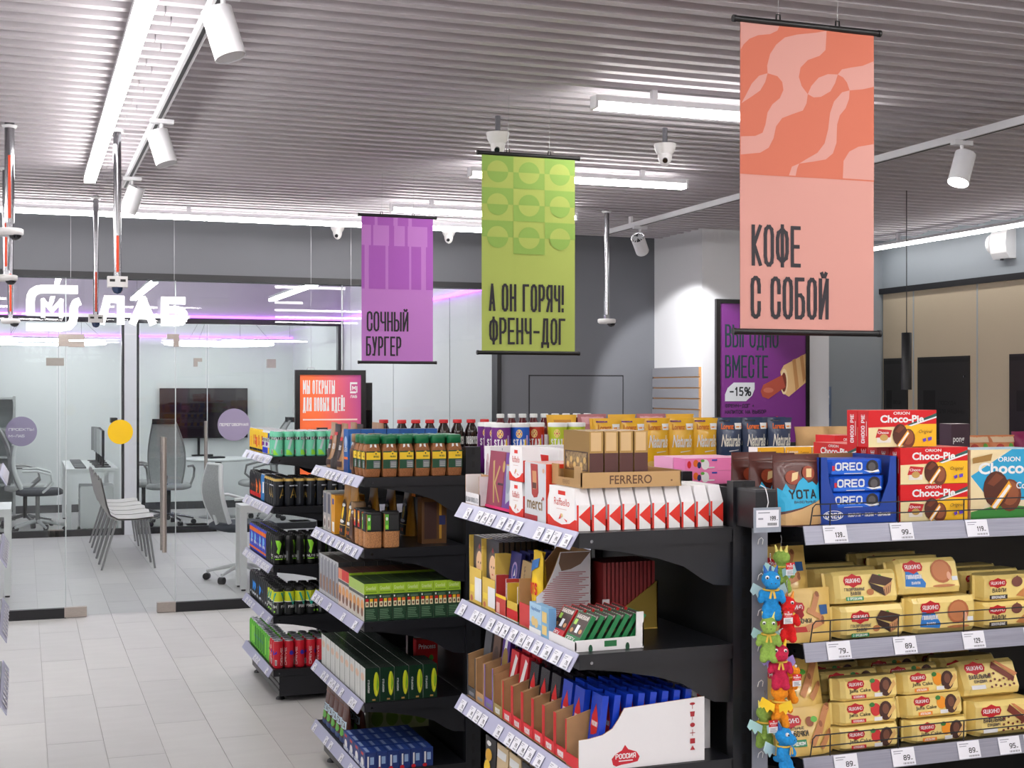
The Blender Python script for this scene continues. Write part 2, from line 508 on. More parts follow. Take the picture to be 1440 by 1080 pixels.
# wall beside the column and the right-hand wall
wc = MB()
wc.box((5.96, 9.37, 0), (XR + .1, 9.5, 3.0), M_bluegrey)
struct(wc.obj('wall_corner'))
wr = MB()
wr.box((XR, -4, 2.43), (XR + .1, 9.37, 3.0), M_bluegrey)
wr.box((XR + .02, -4, 0), (XR + .1, 9.37, 2.43), M_beige)
wall_right = struct(wr.obj('wall_right'))
t3 = MB()
t3.box((XR - .03, -4, 2.385), (XR + .05, 9.37, 2.43), M_black)
struct(t3.obj('trim_3'))
ys = [9.36, 8.95, 8.19, 7.43, 6.67, 5.91]
for a, b_ in zip(ys[1:], ys[:-1]):
    b = MB()
    b.box((XR, a + .006, 0), (XR + .022, b_ - .006, 2.385), M_beige)
    b.obj('wall_panel', wall_right)
    b = MB()
    b.box((XR - .004, a - .006, 0), (XR + .02, a + .006, 2.385), mat('pale_seam', (176, 182, 186), .4))
    b.obj('panel_seam', wall_right)
M_prn = mat('faint_door_print', (26, 24, 24), 0.5)
for n, (a, b_) in enumerate(((9.02, 9.33), (8.27, 8.885), (7.20, 7.833))):
    b = MB()
    b.box((XR - .012, a, 0), (XR, b_, 1.855), M_dark)
    b.decal(plane((XR - .012, b_, 0), (0, -1, 0), (0, 0, 1)), b_ - a, 1.855, [('r', mat('door_frame_line', (30, 29, 29), .4), 0, .975, 1, .99), ('s', M_prn, 'ПОСУДА', .42, .80, .016, .34), ('s', M_prn, 'ДЛЯ МАШИНЫ', .42, .765, .016, .5), ('r', M_prn, .12, .78, .36, .86)])
    d = struct(b.obj('door_%d' % (n + 1)))
    for z in (1.7, 1.25):
        k = MB()
        k.cyl((XR - .02, a + .05, z), (XR - .012, a + .05, z), .008, M_chrome, 8)
        k.obj('hinge_pin', d)
# walls out of sight that close the shop
b = MB(); b.box((XL - .1, -4, 0), (XL, YB + .3, 3.0), M_white); struct(b.obj('wall_left'))
b = MB(); b.box((XL - .1, -4.1, 0), (XR + .1, -4, 3.0), M_white); struct(b.obj('wall_front'))

# ------------------------------------------------------------------ shop glass wall (window_1)
def pane(root, x0, x1, y, z0, z1, name='pane'):
    b = MB()
    b.face([(x0, y, z0), (x1, y, z0), (x1, y, z1), (x0, y, z1)], G_pane)
    return b.obj(name, root)
win = struct(empty('window_1', (0, 0, 0)))
cuts = [XL, -2.9, -1.3, .28, 1.03, 2.25, 3.47]
for k, (a, c) in enumerate(zip(cuts[:-1], cuts[1:])):
    if k == 3:
        pane(win, a + .004, c - .004, YG + .02, 2.0, 2.385, 'over_door_pane')
        pane(win, a + .006, c - .006, YG + .02, .012, 1.99, 'door_leaf')
    else:
        pane(win, a + .003, c - .003, YG + .02, .07, 2.385)
        e = MB()
        e.box((a, YG, 0), (c, YG + .045, .07), M_black)
        e.obj('bottom_rail', win)
M_edgeglass = mat('pale_glass_edge', (206, 214, 214), 0.25)
for x in cuts[1:-1]:
    e = MB()
    e.box((x - .003, YG + .012, .0), (x + .003, YG + .028, 2.385), M_edgeglass)
    e.obj('glass_edge', win)
for x0, x1, z0, z1 in ((.23, .30, 1.905, 1.99), (.30, .405, 1.95, 1.99), (.30, .405, 1.9, 1.94), (.97, 1.055, 1.965, 2.0), (1.015, 1.055, 1.91, 1.965), (.27, .42, 0.005, .075), (.90, 1.03, 0.005, .075)):
    e = MB()
    e.box((x0, YG - .004, z0), (x1, YG + .044, z1), M_steel)
    e.obj('patch_fitting', win)
e = MB()
e.tube([(.945, YG - .06, .44), (.945, YG - .06, 1.26)], .0165, M_steel, 12)
for z in (.56, 1.14):
    e.cyl((.945, YG - .06, z), (.945, YG + .09, z), .009, M_steel, 8)
e.tube([(.945, YG + .09, .44), (.945, YG + .09, 1.26)], .0165, M_steel, 12)
e.obj('pull_handle', win)
def disc(name, c, r, mt, label, cat, texts=()):
    b = MB()
    n = 40
    poly = [(r * math.cos(2 * PI * j / n), r * math.sin(2 * PI * j / n)) for j in range(n)]
    b.prism(poly, 0, .002, mt, lambda p, q, t: (p, -t, q))
    if texts:
        b.decal(plane((-r, -.002, -r), (1, 0, 0), (0, 0, 1)), 2 * r, 2 * r, texts)
    o = b.obj(name, loc=c)
    return tag(o, label, cat)
disc('window_sticker', (.647, YG + .012, 1.30), .087, mat('yellow_vinyl', (255, 206, 10), .4), 'round bright yellow dot sticker on the glass door', 'sticker')
M_lil = mat('lilac_vinyl', (156, 146, 176), .5)
disc('window_sticker', (1.446, YG + .012, 1.344), .118, M_lil, 'round lilac sticker with white lettering on glass by the drink cans', 'sticker', [('s', WHITE, 'ПЕРЕГОВОРНАЯ', .06, .46, .09, .88)])

# ------------------------------------------------------------------ lab behind the glass: side wall, partition, far office
b = MB()
b.box((3.50, YG + .12, 0), (3.62, YB + .3, 3.0), M_labwhite)
lw_ = struct(b.obj('wall_lab_right'))
for y in (11.2, 13.1):
    k = MB(); k.box((3.4965, y, 0), (3.501, y + .008, 2.4), mat('wall_seam', (170, 174, 176), .6)); k.obj('panel_seam', lw_)
b = MB(); b.box((XL, YB, 0), (3.5, YB + .1, 3.0), M_labwhite); struct(b.obj('wall_office_back'))
b = MB(); b.box((XL, YG + .12, 2.92), (3.5, YB + .1, 3.0), M_labwhite); struct(b.obj('ceiling_lab'))
b = MB(); b.box((XL, YP, 2.40), (3.5, YP + .1, 2.92), mat('lab_bulkhead', (196, 188, 202), .6)); struct(b.obj('wall_partition'))
b = MB(); b.box((XL, YB - .012, 0), (3.5, YB, .1), mat('dark_baseboard', (70, 70, 74), .5)); struct(b.obj('baseboard_office'))
win2 = struct(empty('window_2', (0, 0, 0)))
cu2 = [-3.4, -1.4, .36, 1.02, 1.2, 1.95, 3.46]
for k, (a, c) in enumerate(zip(cu2[:-1], cu2[1:])):
    if k == 3:
        continue
    pane(win2, a + .02, c - .02, YP + .05, .06, 2.36)
    e = MB(); e.box((a, YP + .02, 0), (c, YP + .09, .07), M_black); e.obj('bottom_rail', win2)
e = MB(); e.box((-3.4, YP, 2.34), (3.5, YP + .1, 2.40), M_black); e.obj('top_rail', win2)
e = MB(); e.box((1.045, YP - .02, 0), (1.175, YP + .12, 2.36), M_white); e.obj('mullion', win2)
for x in (1.02, 1.18):
    e = MB(); e.box((x, YP, 0), (x + .024, YP + .1, 2.36), M_black); e.obj('black_post', win2)
e = MB(); e.box((3.44, YP, 0), (3.48, YP + .1, 2.36), M_black); e.obj('black_post', win2)
for x in (.36, 1.95):
    e = MB(); e.box((x - .004, YP + .04, .07), (x + .004, YP + .06, 2.34), M_edgeglass); e.obj('glass_edge', win2)
for x0, x1, z0, z1 in ((.232, .415, 1.86, 1.945), (1.80, 1.89, 1.915, 1.955), (1.80, 1.84, 1.86, 1.915), (.25, .41, .0, .08), (2.02, 2.15, 0, .08), (2.62, 2.72, 1.85, 1.95)):
    e = MB(); e.box((x0, YP + .02, z0), (x1, YP + .08, z1), M_steel); e.obj('patch_fitting', win2)
e = MB(); e.tube([(1.924, YP - .03, .465), (1.924, YP - .03, 1.248)], .02, M_steel, 10)
for z in (.6, 1.1):
    e.cyl((1.924, YP - .03, z), (1.924, YP + .05, z), .01, M_steel, 8)
e.obj('pull_handle', win2)
disc('window_sticker', (-.02, YP + .03, 1.151), .16, M_lil, 'round faded lilac sticker on the office partition above the swivel chair', 'sticker', [('s', WHITE, 'М-ЛАБ', .1, .3, .09, .5), ('s', WHITE, 'ПРОЕКТЫ', .1, .52, .09, .8)])
for nm, a, b_, lab in (('led_strip', (-5, YP - .03, 2.405), (3.49, YP - .005, 2.43), 'purple led strip along the bulkhead above the office partition'),
                       ('led_strip', (3.47, YG + .14, 2.405), (3.495, YP - .04, 2.43), 'purple led strip along the white side wall of the lab'),
                       ('led_strip', (-5, YB - .03, 2.30), (3.49, YB - .005, 2.32), 'thin purple led line high on the far office wall')):
    b = MB(); b.box(a, b_, M_led); tag(b.obj(nm), lab, 'led strip')

# ================================================================== lamps
M_house = mat('white_lamp_housing', (236, 236, 240), .45)
def lin_lamp(a, b, label, z=2.78, glow=None, cat='ceiling lamp', h=.052, w=.056, hang=None):
    """a, b: end points (x, y)"""
    glow = glow or M_lamp
    ax = abs(b[0] - a[0]) > abs(b[1] - a[1])
    r = empty('linear_lamp', (0, 0, 0))
    dx, dy = (0, w / 2) if ax else (w / 2, 0)
    k = MB(); k.box((a[0] - dx, a[1] - dy, z - h), (b[0] + dx, b[1] + dy, z - h * .5), glow); k.obj('diffuser', r)
    k = MB(); k.box((a[0] - dx * .98, a[1] - dy * .98, z - h * .5), (b[0] + dx * .98, b[1] + dy * .98, z), M_house); k.obj('housing', r)
    ex, ey = (.012, 0) if ax else (0, .012)
    for p, s in ((a, -1), (b, 1)):
        k = MB(); k.box((p[0] - dx * 1.05 - (ex if s < 0 else 0), p[1] - dy * 1.05 - (ey if s < 0 else 0), z - h), (p[0] + dx * 1.05 + (ex if s > 0 else 0), p[1] + dy * 1.05 + (ey if s > 0 else 0), z), M_house); k.obj('end_cap', r)
    L = (b[0] - a[0]) if ax else (b[1] - a[1])
    n = max(2, int(L / 1.6) + 1)
    top = hang or ZC
    for j in range(n):
        t = (j + .35) / (n - .3) * L
        p = (a[0] + t, a[1]) if ax else (a[0], a[1] + t)
        k = MB(); k.box((p[0] - .012, p[1] - .012, z), (p[0] + .012, p[1] + .012, top), M_house) if top - z < .2 else k.cyl((p[0], p[1], z), (p[0], p[1], top), .0015, M_chrome, 5)
        k.obj('hanger', r)
    r['label'], r['category'] = label, cat
    return r
lin_lamp((.34, .6), (.34, 7.66), 'long glowing linear lamp running away above the left aisle')
lin_lamp((-4.6, 9.1), (3.3, 9.1), 'long glowing linear lamp parallel to the glass wall bulkhead')
lin_lamp((2.16, 4.95), (3.41, 4.95), 'short glowing linear lamp behind the salmon banner')
lin_lamp((2.23, 6.76), (3.49, 6.76), 'short glowing linear lamp behind the green banner')
lin_lamp((2.2, 8.26), (3.45, 8.26), 'short glowing linear lamp behind the purple banner, farthest from camera')
lin_lamp((6.40, 1.0), (6.40, 9.3), 'long glowing linear lamp along the beige right wall', glow=mat('slim_lamp_diffuser', (255, 252, 249), .5, emit=LAMP * .42), w=.045, h=.045, z=2.76)
for y in (2.3, .6, -1.2, -2.8):  # unseen lamp rows, added for more frontal light on the shelves
    lin_lamp((2.2 if y > 2 else 1.0, y), (3.45 if y > 2 else 5.4, y), 'added linear lamp overhead out of view above the shelves at %s' % {2.3: 'the cookie front', .6: 'the near aisle', -1.2: 'the middle of the shop', -2.8: 'the far front wall'}[y], hang=ZC)
    lin_lamp((-.9, y - .4), (-.3 + .9, y - .4) if y < 0 else (-.2, y - .4), 'added linear lamp overhead beside the camera, out of view, near %s' % {2.3: 'the end units', .6: 'the aisle mouth', -1.2: 'the entrance', -2.8: 'the front wall'}[y], hang=ZC)
lin_lamp((-2.3, .6), (-2.3, 8.06), 'linear lamp over the aisle left of the view')
lin_lamp((-4.2, .6), (-4.2, 8.06), 'linear lamp over the wall side left of the view')
# lab lamps
lin_lamp((1.12, 12.5), (1.12, 15.1), 'hanging linear lamp in the lab above the row of grey chairs', 2.62, M_lablamp, hang=2.92)
lin_lamp((2.55, 12.1), (2.55, 14.7), 'hanging linear lamp in the lab near its white side wall', 2.62, M_lablamp, hang=2.92)
lin_lamp((-.3, 12.5), (-.3, 15.1), 'hanging linear lamp in the lab left of the logo sign', 2.62, M_lablamp, hang=2.92)
lin_lamp((-1.0, 11.0), (3.2, 11.0), 'crosswise linear lamp in the lab just behind the glass', 2.88, M_lablamp, hang=2.92)
for x, y, rr, lab in ((2.3, 17.0, .66, 'white ring lamp hanging in the office above the television'), (.2, 17.2, .75, 'white ring lamp hanging in the office above the desks')):
    r = empty('ring_lamp', (x, y, 2.17))
    pts = [(rr * math.cos(2 * PI * j / 40), rr * math.sin(2 * PI * j / 40), 0) for j in range(41)]
    k = MB(); k.tube(pts, .014, M_lablamp, 8, False); k.obj('ring', r)
    for j in range(3):
        k = MB(); k.cyl((rr * math.cos(j * 2.1), rr * math.sin(j * 2.1), .02), (0, 0, .75), .002, M_chrome, 5); k.obj('wire', r)
    tag(r, lab, 'ring lamp')
for x0, x1, y in ((-.6, .5, 16.2), (-.4, .9, 16.35), (2.2, 3.2, 16.0)):
    lin_lamp((x0, y), (x1, y), 'linear lamp in the back office' + {16.2: ' nearest the partition at left', 16.35: ' over the far desks', 16.0: ' at right by the round table'}[y], 2.2 if y < 16.5 else 2.12, M_lablamp, h=.03, w=.035, hang=2.92)

# track lights
def track(x, y0, y1, label, zt=ZC):
    r = empty('light_track', (x, 0, 0))
    k = MB(); k.box((-.018, y0, zt - .035), (.018, y1, zt), M_house); k.obj('rail', r)
    for j in range(4 if zt < ZC else 0):
        k = MB(); yy = y0 + .4 + j * (y1 - y0 - .8) / 3; k.box((-.008, yy - .02, zt), (.008, yy + .02, ZC), M_house); k.obj('hanger', r)
    k = MB(); k.box((-.007, y0, zt - .0365), (.007, y1, zt - .034), M_black); k.obj('slot', r)
    return tag(r, label, 'light track')
track(.56, .8, 8.18, 'white ceiling light track beside the long left lamp')
track(4.02, 2.0, 9.0, 'white ceiling light track right of the salmon banner', ZC - .05)
def spot(x, y, aim, label, lit=False, watt=0, blend=.5, ang=50, zt=ZC):
    """cylindrical track spot; aim = direction the open end points to"""
    z = zt - .036
    d = Vector(aim).normalized()
    c = Vector((x, y, z - .125))
    r = empty('track_spotlight', (x, y, z - .04))
    o = Vector((x, y, z - .04))
    k = MB(); k.box((-.05, -.017, .02), (.05, .017, .04), M_house); k.obj('adapter', r)
    k = MB(); k.cyl((0, 0, .02), c - o - d * .02, .008, M_house, 8); k.obj('arm', r)
    k = MB()
    a, e = c - o - d * .075, c - o + d * .075
    k.cyl(a, e, .047, M_house, 24, cap=False)
    k.cyl(a + d * .012, a + d * .013, .045, mat('spot_inner_dark', (50, 50, 54), .5), 24)
    k.obj('can', r)
    for j in range(7):
        u = d.orthogonal().normalized(); w = d.cross(u)
        g = u * math.cos(j * PI / 7) + w * math.sin(j * PI / 7)
        k = MB(); k.face([a + d * .012 - g * .044, a + d * .012 + g * .044, a - d * .002 + g * .044, a - d * .002 - g * .044], M_house); k.obj('cooling_fin', r)
    k = MB(); k.cyl(e - d * .006, e - d * .003, .044, mat('spot_lens_lit', (255, 252, 246), .4, emit=30) if lit else mat('spot_lens', (210, 210, 214), .3), 20); k.obj('lens', r)
    if watt:
        ld = bpy.data.lights.new('spot_beam', 'SPOT')
        ld.energy, ld.spot_size, ld.spot_blend, ld.shadow_soft_size = watt, math.radians(ang), blend, .04
        lo = bpy.data.objects.new('spot_beam', ld)
        COL.objects.link(lo)
        lo.parent = r
        lo.location = e + d * .012
        lo.rotation_euler = d.to_track_quat('-Z', 'Y').to_euler()
    return tag(r, label, 'spotlight')
spot(.56, 4.05, (.28, -.15, -1), 'white cylindrical track spotlight, nearest of three at upper left')
spot(.57, 6.05, (.28, -.15, -1), 'white cylindrical track spotlight, middle of three at upper left')
spot(.57, 7.75, (-.35, .3, -1), 'white cylindrical track spotlight, farthest of three beside the chrome pole')
spot(4.02, 5.05, (-.42, -.15, -1), 'lit white track spotlight right of the salmon banner', True, 25, zt=ZC - .05)
spot(4.02, 8.45, (.82, .92, -.86), 'white track spotlight aimed at the white column', True, 110, .25, 56, zt=ZC - .05)
# ================================================================== shelving
M_sh = mat('black_powder_coated_steel', (27, 28, 33), 0.34, noise=(30, .05))
M_sh2 = mat('black_back_panel', (26, 27, 31), 0.45, noise=(30, .05))
M_rail = mat('lavender_price_rail', (176, 177, 204), 0.3, spec=.6)
M_railg = mat('grey_price_rail', (150, 151, 166), 0.28, 0.25, noise=(6, .12, (1, 1, 60)))  # stretched noise paints horizontal streak reflections into the rail colour
M_tag = mat('paper_price_tag', (232, 232, 240), 0.55)
M_ink = mat('black_ink', (28, 28, 34), 0.6)
M_faint = mat('grey_ink', (150, 150, 162), 0.6)
LV = {1: [1.256, 1.0, .70, .439, .168], 2: [1.27, 1.002, .727, .425, .165], 3: [1.27, .99, .716, .44, .165]}
EY = {1: 6.86, 2: 4.915, 3: 2.845}        # near side of each end unit
XF, XBK, EL = 1.20, 1.60, .86             # front edge, back of the end shelves, their length
_tags = {}
def tag_mesh(num, w=.052, h=.036):
    k = (num, w)
    if k not in _tags:
        b = MB()
        b.box((-w / 2, -.0006, 0), (w / 2, 0, h), M_tag)
        it = [('r', M_faint, .08, .82, .5, .87), ('r', M_faint, .08, .7, .4, .74)]
        if num:
            it += [('s', M_ink, num, .48, .3, .3, .3), ('r', M_ink, .8, .32, .88, .36)]
        it += [('r', M_ink if i % 2 else M_faint, .45 + i * .06, .08, .48 + i * .06, .18) for i in range(8)]
        b.decal(plane((-w / 2, -.0006, 0), (1, 0, 0), (0, 0, 1)), w, h, it, eps=.00012)
        _tags[k] = b.mesh('price_tag')
    return _tags[k]
def bracket_mesh():
    b = MB()
    poly = [(.02, 0), (.02, -.032), (.10, -.042), (.20, -.062), (.27, -.085), (.32, -.118), (.35, -.132), (.395, -.136), (.395, 0)]
    b.prism(poly[::-1], -.002, .002, M_sh, lambda d, z, t: (t, d, z))
    return b.mesh('bracket')
BRK = bracket_mesh()
def shelf(root, L, z, rail='l', tags=(), depth=.40, guard=False, loc=(0, 0, 0), rz=0):
    """a shelf in the unit's frame: x along the front (0..L), y = depth from the front edge"""
    b = MB()
    b.box((0, 0, z - .004), (L, depth, z), M_sh)
    b.box((0, 0, z - .035), (L, .003, z - .004), M_sh)
    for x in (0, L - .003):
        b.box((x, .003, z - .035), (x + .003, depth, z - .004), M_sh)
    b.box((0, depth - .003, z - .035), (L, depth, z - .004), M_sh)
    s = b.obj('shelf', root, loc, (0, 0, rz))
    for x in (.012, L - .012):
        o = bpy.data.objects.new('bracket', BRK); COL.objects.link(o); o.parent = s
        o.location = (x, .004, z - .035 + .03)
        k = MB(); k.cyl((x - .0131 if x < .1 else x + .0131, .03, z - .02), (x - .0145 if x < .1 else x + .0145, .03, z - .02), .004, M_chrome, 8); k.obj('screw', s)
    tilt = .024 if rail == 'l' else .012
    hh = .040 if rail == 'l' else .044
    b = MB()
    top, bot = (-.0045, z + .004), (-.0045 - tilt, z + .004 - hh)
    poly = [top, bot, (bot[0] + .003, bot[1] - .001), (top[0] + .003, top[1] - .001)]
    b.prism(poly, -.004 if rail == 'l' else 0, L + .004 if rail == 'l' else L, M_rail if rail == 'l' else M_railg, lambda y, zz, t: (t, y, zz))
    b.obj('price_rail', s)
    a = math.atan2(tilt, hh)
    for x, num in tags:
        o = bpy.data.objects.new('price_tag', tag_mesh(num, .043 if rail == 'l' else .066, .033 if rail == 'l' else .042))
        COL.objects.link(o); o.parent = s
        o.location = (x, bot[0] + .001 - .0022, bot[1] + .0025)
        o.rotation_euler = (-a, 0, 0)
    if guard:
        r = .0017
        b = MB()
        zz = z + .055
        b.tube([(.02, -.002, z - .002), (.026, -.006, zz - .008), (.034, -.006, zz), (L - .03, -.006, zz), (L - .02, -.002, z)], r, M_black, 6)
        b.tube([(.026, -.006, z + .028), (L - .02, -.006, z + .028)], r, M_black, 6)
        x = .075
        while x < L:
            b.tube([(x, -.006, zz), (x, -.004, z + .002)], r, M_black, 6)
            x += .195
        b.obj('wire_guard', s)
    return s
def end_unit(n, label):
    y0 = EY[n]
    # unit frame: local x runs towards -Y (seen from the aisle: left = far), local y runs to +X
    r = empty('end_shelf_unit', (XF, y0 + EL, 0), LEFT)
    for x in (-.0, EL - .03):
        b = MB(); b.box((x, .40, 0), (x + .03, .46, 1.38), M_sh)
        k = 0
        while k < 26:
            b.box((x - .0004 if x < .1 else x + .0299, .424, .1 + k * .05), (x if x < .1 else x + .0304, .436, .125 + k * .05), BLACK)
            k += 1
        b.obj('upright', r)
    b = MB(); b.box((.03, .425, .1), (EL - .03, .437, 1.36), M_sh2); b.obj('back_panel', r)
    b = MB(); b.box((.0, .03, .03), (EL, .40, LV[n][4] - .036), M_sh)
    for z in (.06, .09):
        b.box((.0, .027, z), (EL, .03, z + .008), M_sh2)
    b.obj('plinth', r)
    for x in (.08, EL - .08):
        b = MB(); b.lathe([(.024, 0), (.022, .008), (.008, .018), (.006, .032)], 14, M_sh2, (x, .05, 0)); b.obj('foot', r)
    rnd = random.Random(n * 5)
    for i, z in enumerate(LV[n]):
        tg, x = [], .03
        while x < EL - .04:
            if rnd.random() < (.88 if n == 3 else .6):
                tg.append((x + .02, rnd.choice(['79', '89', '99', '119', '59', '139'])))
            x += rnd.choice((.05, .062, .085))
        shelf(r, EL, z, 'l', tg)
    return tag(r, label, 'shelf unit')
end_unit(1, 'black end shelf unit full of energy drink cans, farthest from camera')
end_unit(2, 'black end shelf unit with coffee and tea, middle of three')
end_unit(3, 'black end shelf unit with chocolate boxes and bars, nearest of three')
XR0 = 1.665
def run(n, bays, label):
    yc = EY[n] + EL / 2 - .01
    r = empty('gondola_run', (XR0, yc, 0))
    W = 1.25
    zs = LV[n]
    for k in range(bays + 1):
        b = MB(); b.box((k * W - (0 if k == 0 else .015), -.03, 0), (k * W + .03 - (0 if k == 0 else .015), .03, 1.38), M_sh); b.obj('upright', r)
    for k in range(bays):
        b = MB(); b.box((k * W + .02, -.006, .1), ((k + 1) * W - .02, .006, 1.342 if n == 3 else 1.36), M_sh2); b.obj('back_panel', r)
        for side in (-1, 1):
            b = MB(); b.box((k * W + .02, min(side * .03, side * .38), .0), ((k + 1) * W, max(side * .03, side * .38), zs[4] - .036), M_sh); b.obj('plinth', r)
    for side in ((-1, 1) if n > 1 else (-1,)):
        for k in range(bays):
            loc, rz = (k * W + ((.085 if n == 3 and k == 0 else .04) if side < 0 else W), side * (.03 + .40 + (.055 if n == 3 and side < 0 else .04)), 0), (0 if side < 0 else PI)
            for i, z in enumerate(zs):
                tg = []
                if n == 3 and side < 0 and k == 0:
                    tg = {0: [(.085, '139'), (.275, '99'), (.50, '119'), (.69, '311')], 1: [(.095, '79'), (.285, '89'), (.49, '129'), (.68, '119')],
                          2: [(.115, '89'), (.28, '89'), (.475, '89'), (.60, '95'), (.68, '95')]}.get(i, [])
                elif i == 0 and side < 0:
                    tg = [(.1 + .22 * j, '99') for j in range(5)]
                shelf(r, W - (.09 if n == 3 and k == 0 and side < 0 else .045), z, 'g', tg, depth=.43 if n == 3 and side < 0 else .40, guard=(n == 3 and side < 0 and k == 0 and i < 4), loc=loc, rz=rz)
    return tag(r, label, 'shelf unit')
run(3, 2, 'long black gondola of cookies and biscuits in the foreground at right')
run(2, 3, 'long black gondola with chips and cake boxes behind the cookie shelves')
run(1, 2, 'long black gondola with bottled drinks, farthest from camera')
# far unit at the left edge of the view, of which only the price rails show
r = empty('end_shelf_unit', (-.085, 5.25, 0), PI / 2)
b = MB(); b.box((0, .425, 0), (EL, .45, 1.36), M_sh2); b.obj('back_panel', r)
for x in (0, EL - .03):
    b = MB(); b.box((x, .40, 0), (x + .03, .46, 1.38), M_sh); b.obj('upright', r)
for z in (1.0 + .285, .985, .71, .445):
    shelf(r, EL, z, 'l', [(.1 + .09 * j, '99') for j in range(8)])
tag(r, 'black shelf unit cut off by the left edge of the picture', 'shelf unit')
# ================================================================== product templates
SHN = ['top shelf', 'second shelf', 'middle shelf', 'fourth shelf', 'bottom shelf']
def E(n, i, d, l, dz=0.0):
    """point on shelf i of end unit n: d = distance behind the front edge, l = distance from the near side"""
    return (XF + d, EY[n] + l, LV[n][i] + .0008 + dz)
M_alu = mat('aluminium_can_lid', (200, 202, 206), 0.3, 0.9)
M_blk = mat('black_can_lid', (34, 34, 36), 0.35)
M_card = mat('brown_cardboard', (176, 136, 94), 0.85, noise=(25, .06))
M_cardw = mat('white_cardboard', (232, 230, 232), 0.6)
M_gold = mat('gold_foil_card', (176, 140, 82), 0.38, 0.55)
M_goldl = mat('pale_gold_card', (196, 158, 108), 0.4, 0.35)
def can(name, r, h, base, items, lid, rings=None, spin=None):
    if spin is None:
        return [can(name, r, h, base, items, lid, rings, q) for q in (-.9, -.2, .5)]
    b = MB()
    n = 18
    prof = [(r * .82, 0), (r * .97, h * .03), (r, h * .06), (r, h * .3), (r, h * .6), (r, h * .88), (r * .94, h * .93), (r * .84, h * .965), (r * .86, h * .975)]
    b.lathe(prof, n, base, fm=(lambda i, j: (rings or {}).get(i, base)))
    def S(a, bb, off):
        t = a / r - PI / 2 + spin - .5
        return ((r + off) * math.cos(t), (r + off) * math.sin(t), h * .06 + bb)
    b.decal(S, 2 * PI * r, h * .82, items, L=r * .4)
    l = MB()
    l.lathe([(r * .86, h * .972), (r * .87, h), (r * .80, h), (r * .78, h * .985)], n, lid, cap=False)
    l.lathe([(.0001, h * .985), (r * .78, h * .985)], n, lid, cap=False)
    l.lathe([(r * .16, h * .985), (r * .16, h * .995)], 8, lid, (r * .15, 0, 0))
    return (name, b.mesh(name), [('lid', l.mesh('lid'))])
def two(f):          # the same print on both halves of a can
    out = []
    for dx in (0, .5):
        for it in f:
            it = list(it)
            if it[0] == 'p':
                it[2] = [(x + dx, y) for x, y in it[2]]
            elif it[0] in 'rts' and it[0] == 'r':
                it[2] += dx; it[4] += dx
            elif it[0] == 'e':
                it[2] += dx
            else:
                it[3] += dx
            out.append(tuple(it))
    return out
MINT, LIME, NAVY, PURP, ORNG = C(116, 214, 176), C(150, 226, 60), C(30, 40, 96), C(118, 40, 150), C(238, 112, 30)
TEAL, GRN, DGRN, VIO, SKY = C(24, 160, 140), C(96, 178, 64), C(18, 74, 48), C(96, 60, 190), C(70, 160, 224)
SILV, GREYP, GOLDP, BRN, DBR = C(196, 200, 208), C(120, 124, 130), C(206, 170, 84), C(112, 66, 38), C(60, 30, 24)
CREAM, TAN, PINK, BURG, MAG = C(244, 230, 190), C(206, 166, 112), C(240, 140, 190), C(122, 36, 58), C(214, 40, 110)
def barcode(x, y, w, h):
    return [('r', WHITE, x, y, x + w, y + h)] + [('r', BLACK, x + w * (.1 + .16 * k), y + h * .1, x + w * (.18 + .16 * k), y + h * .9) for k in range(5)]
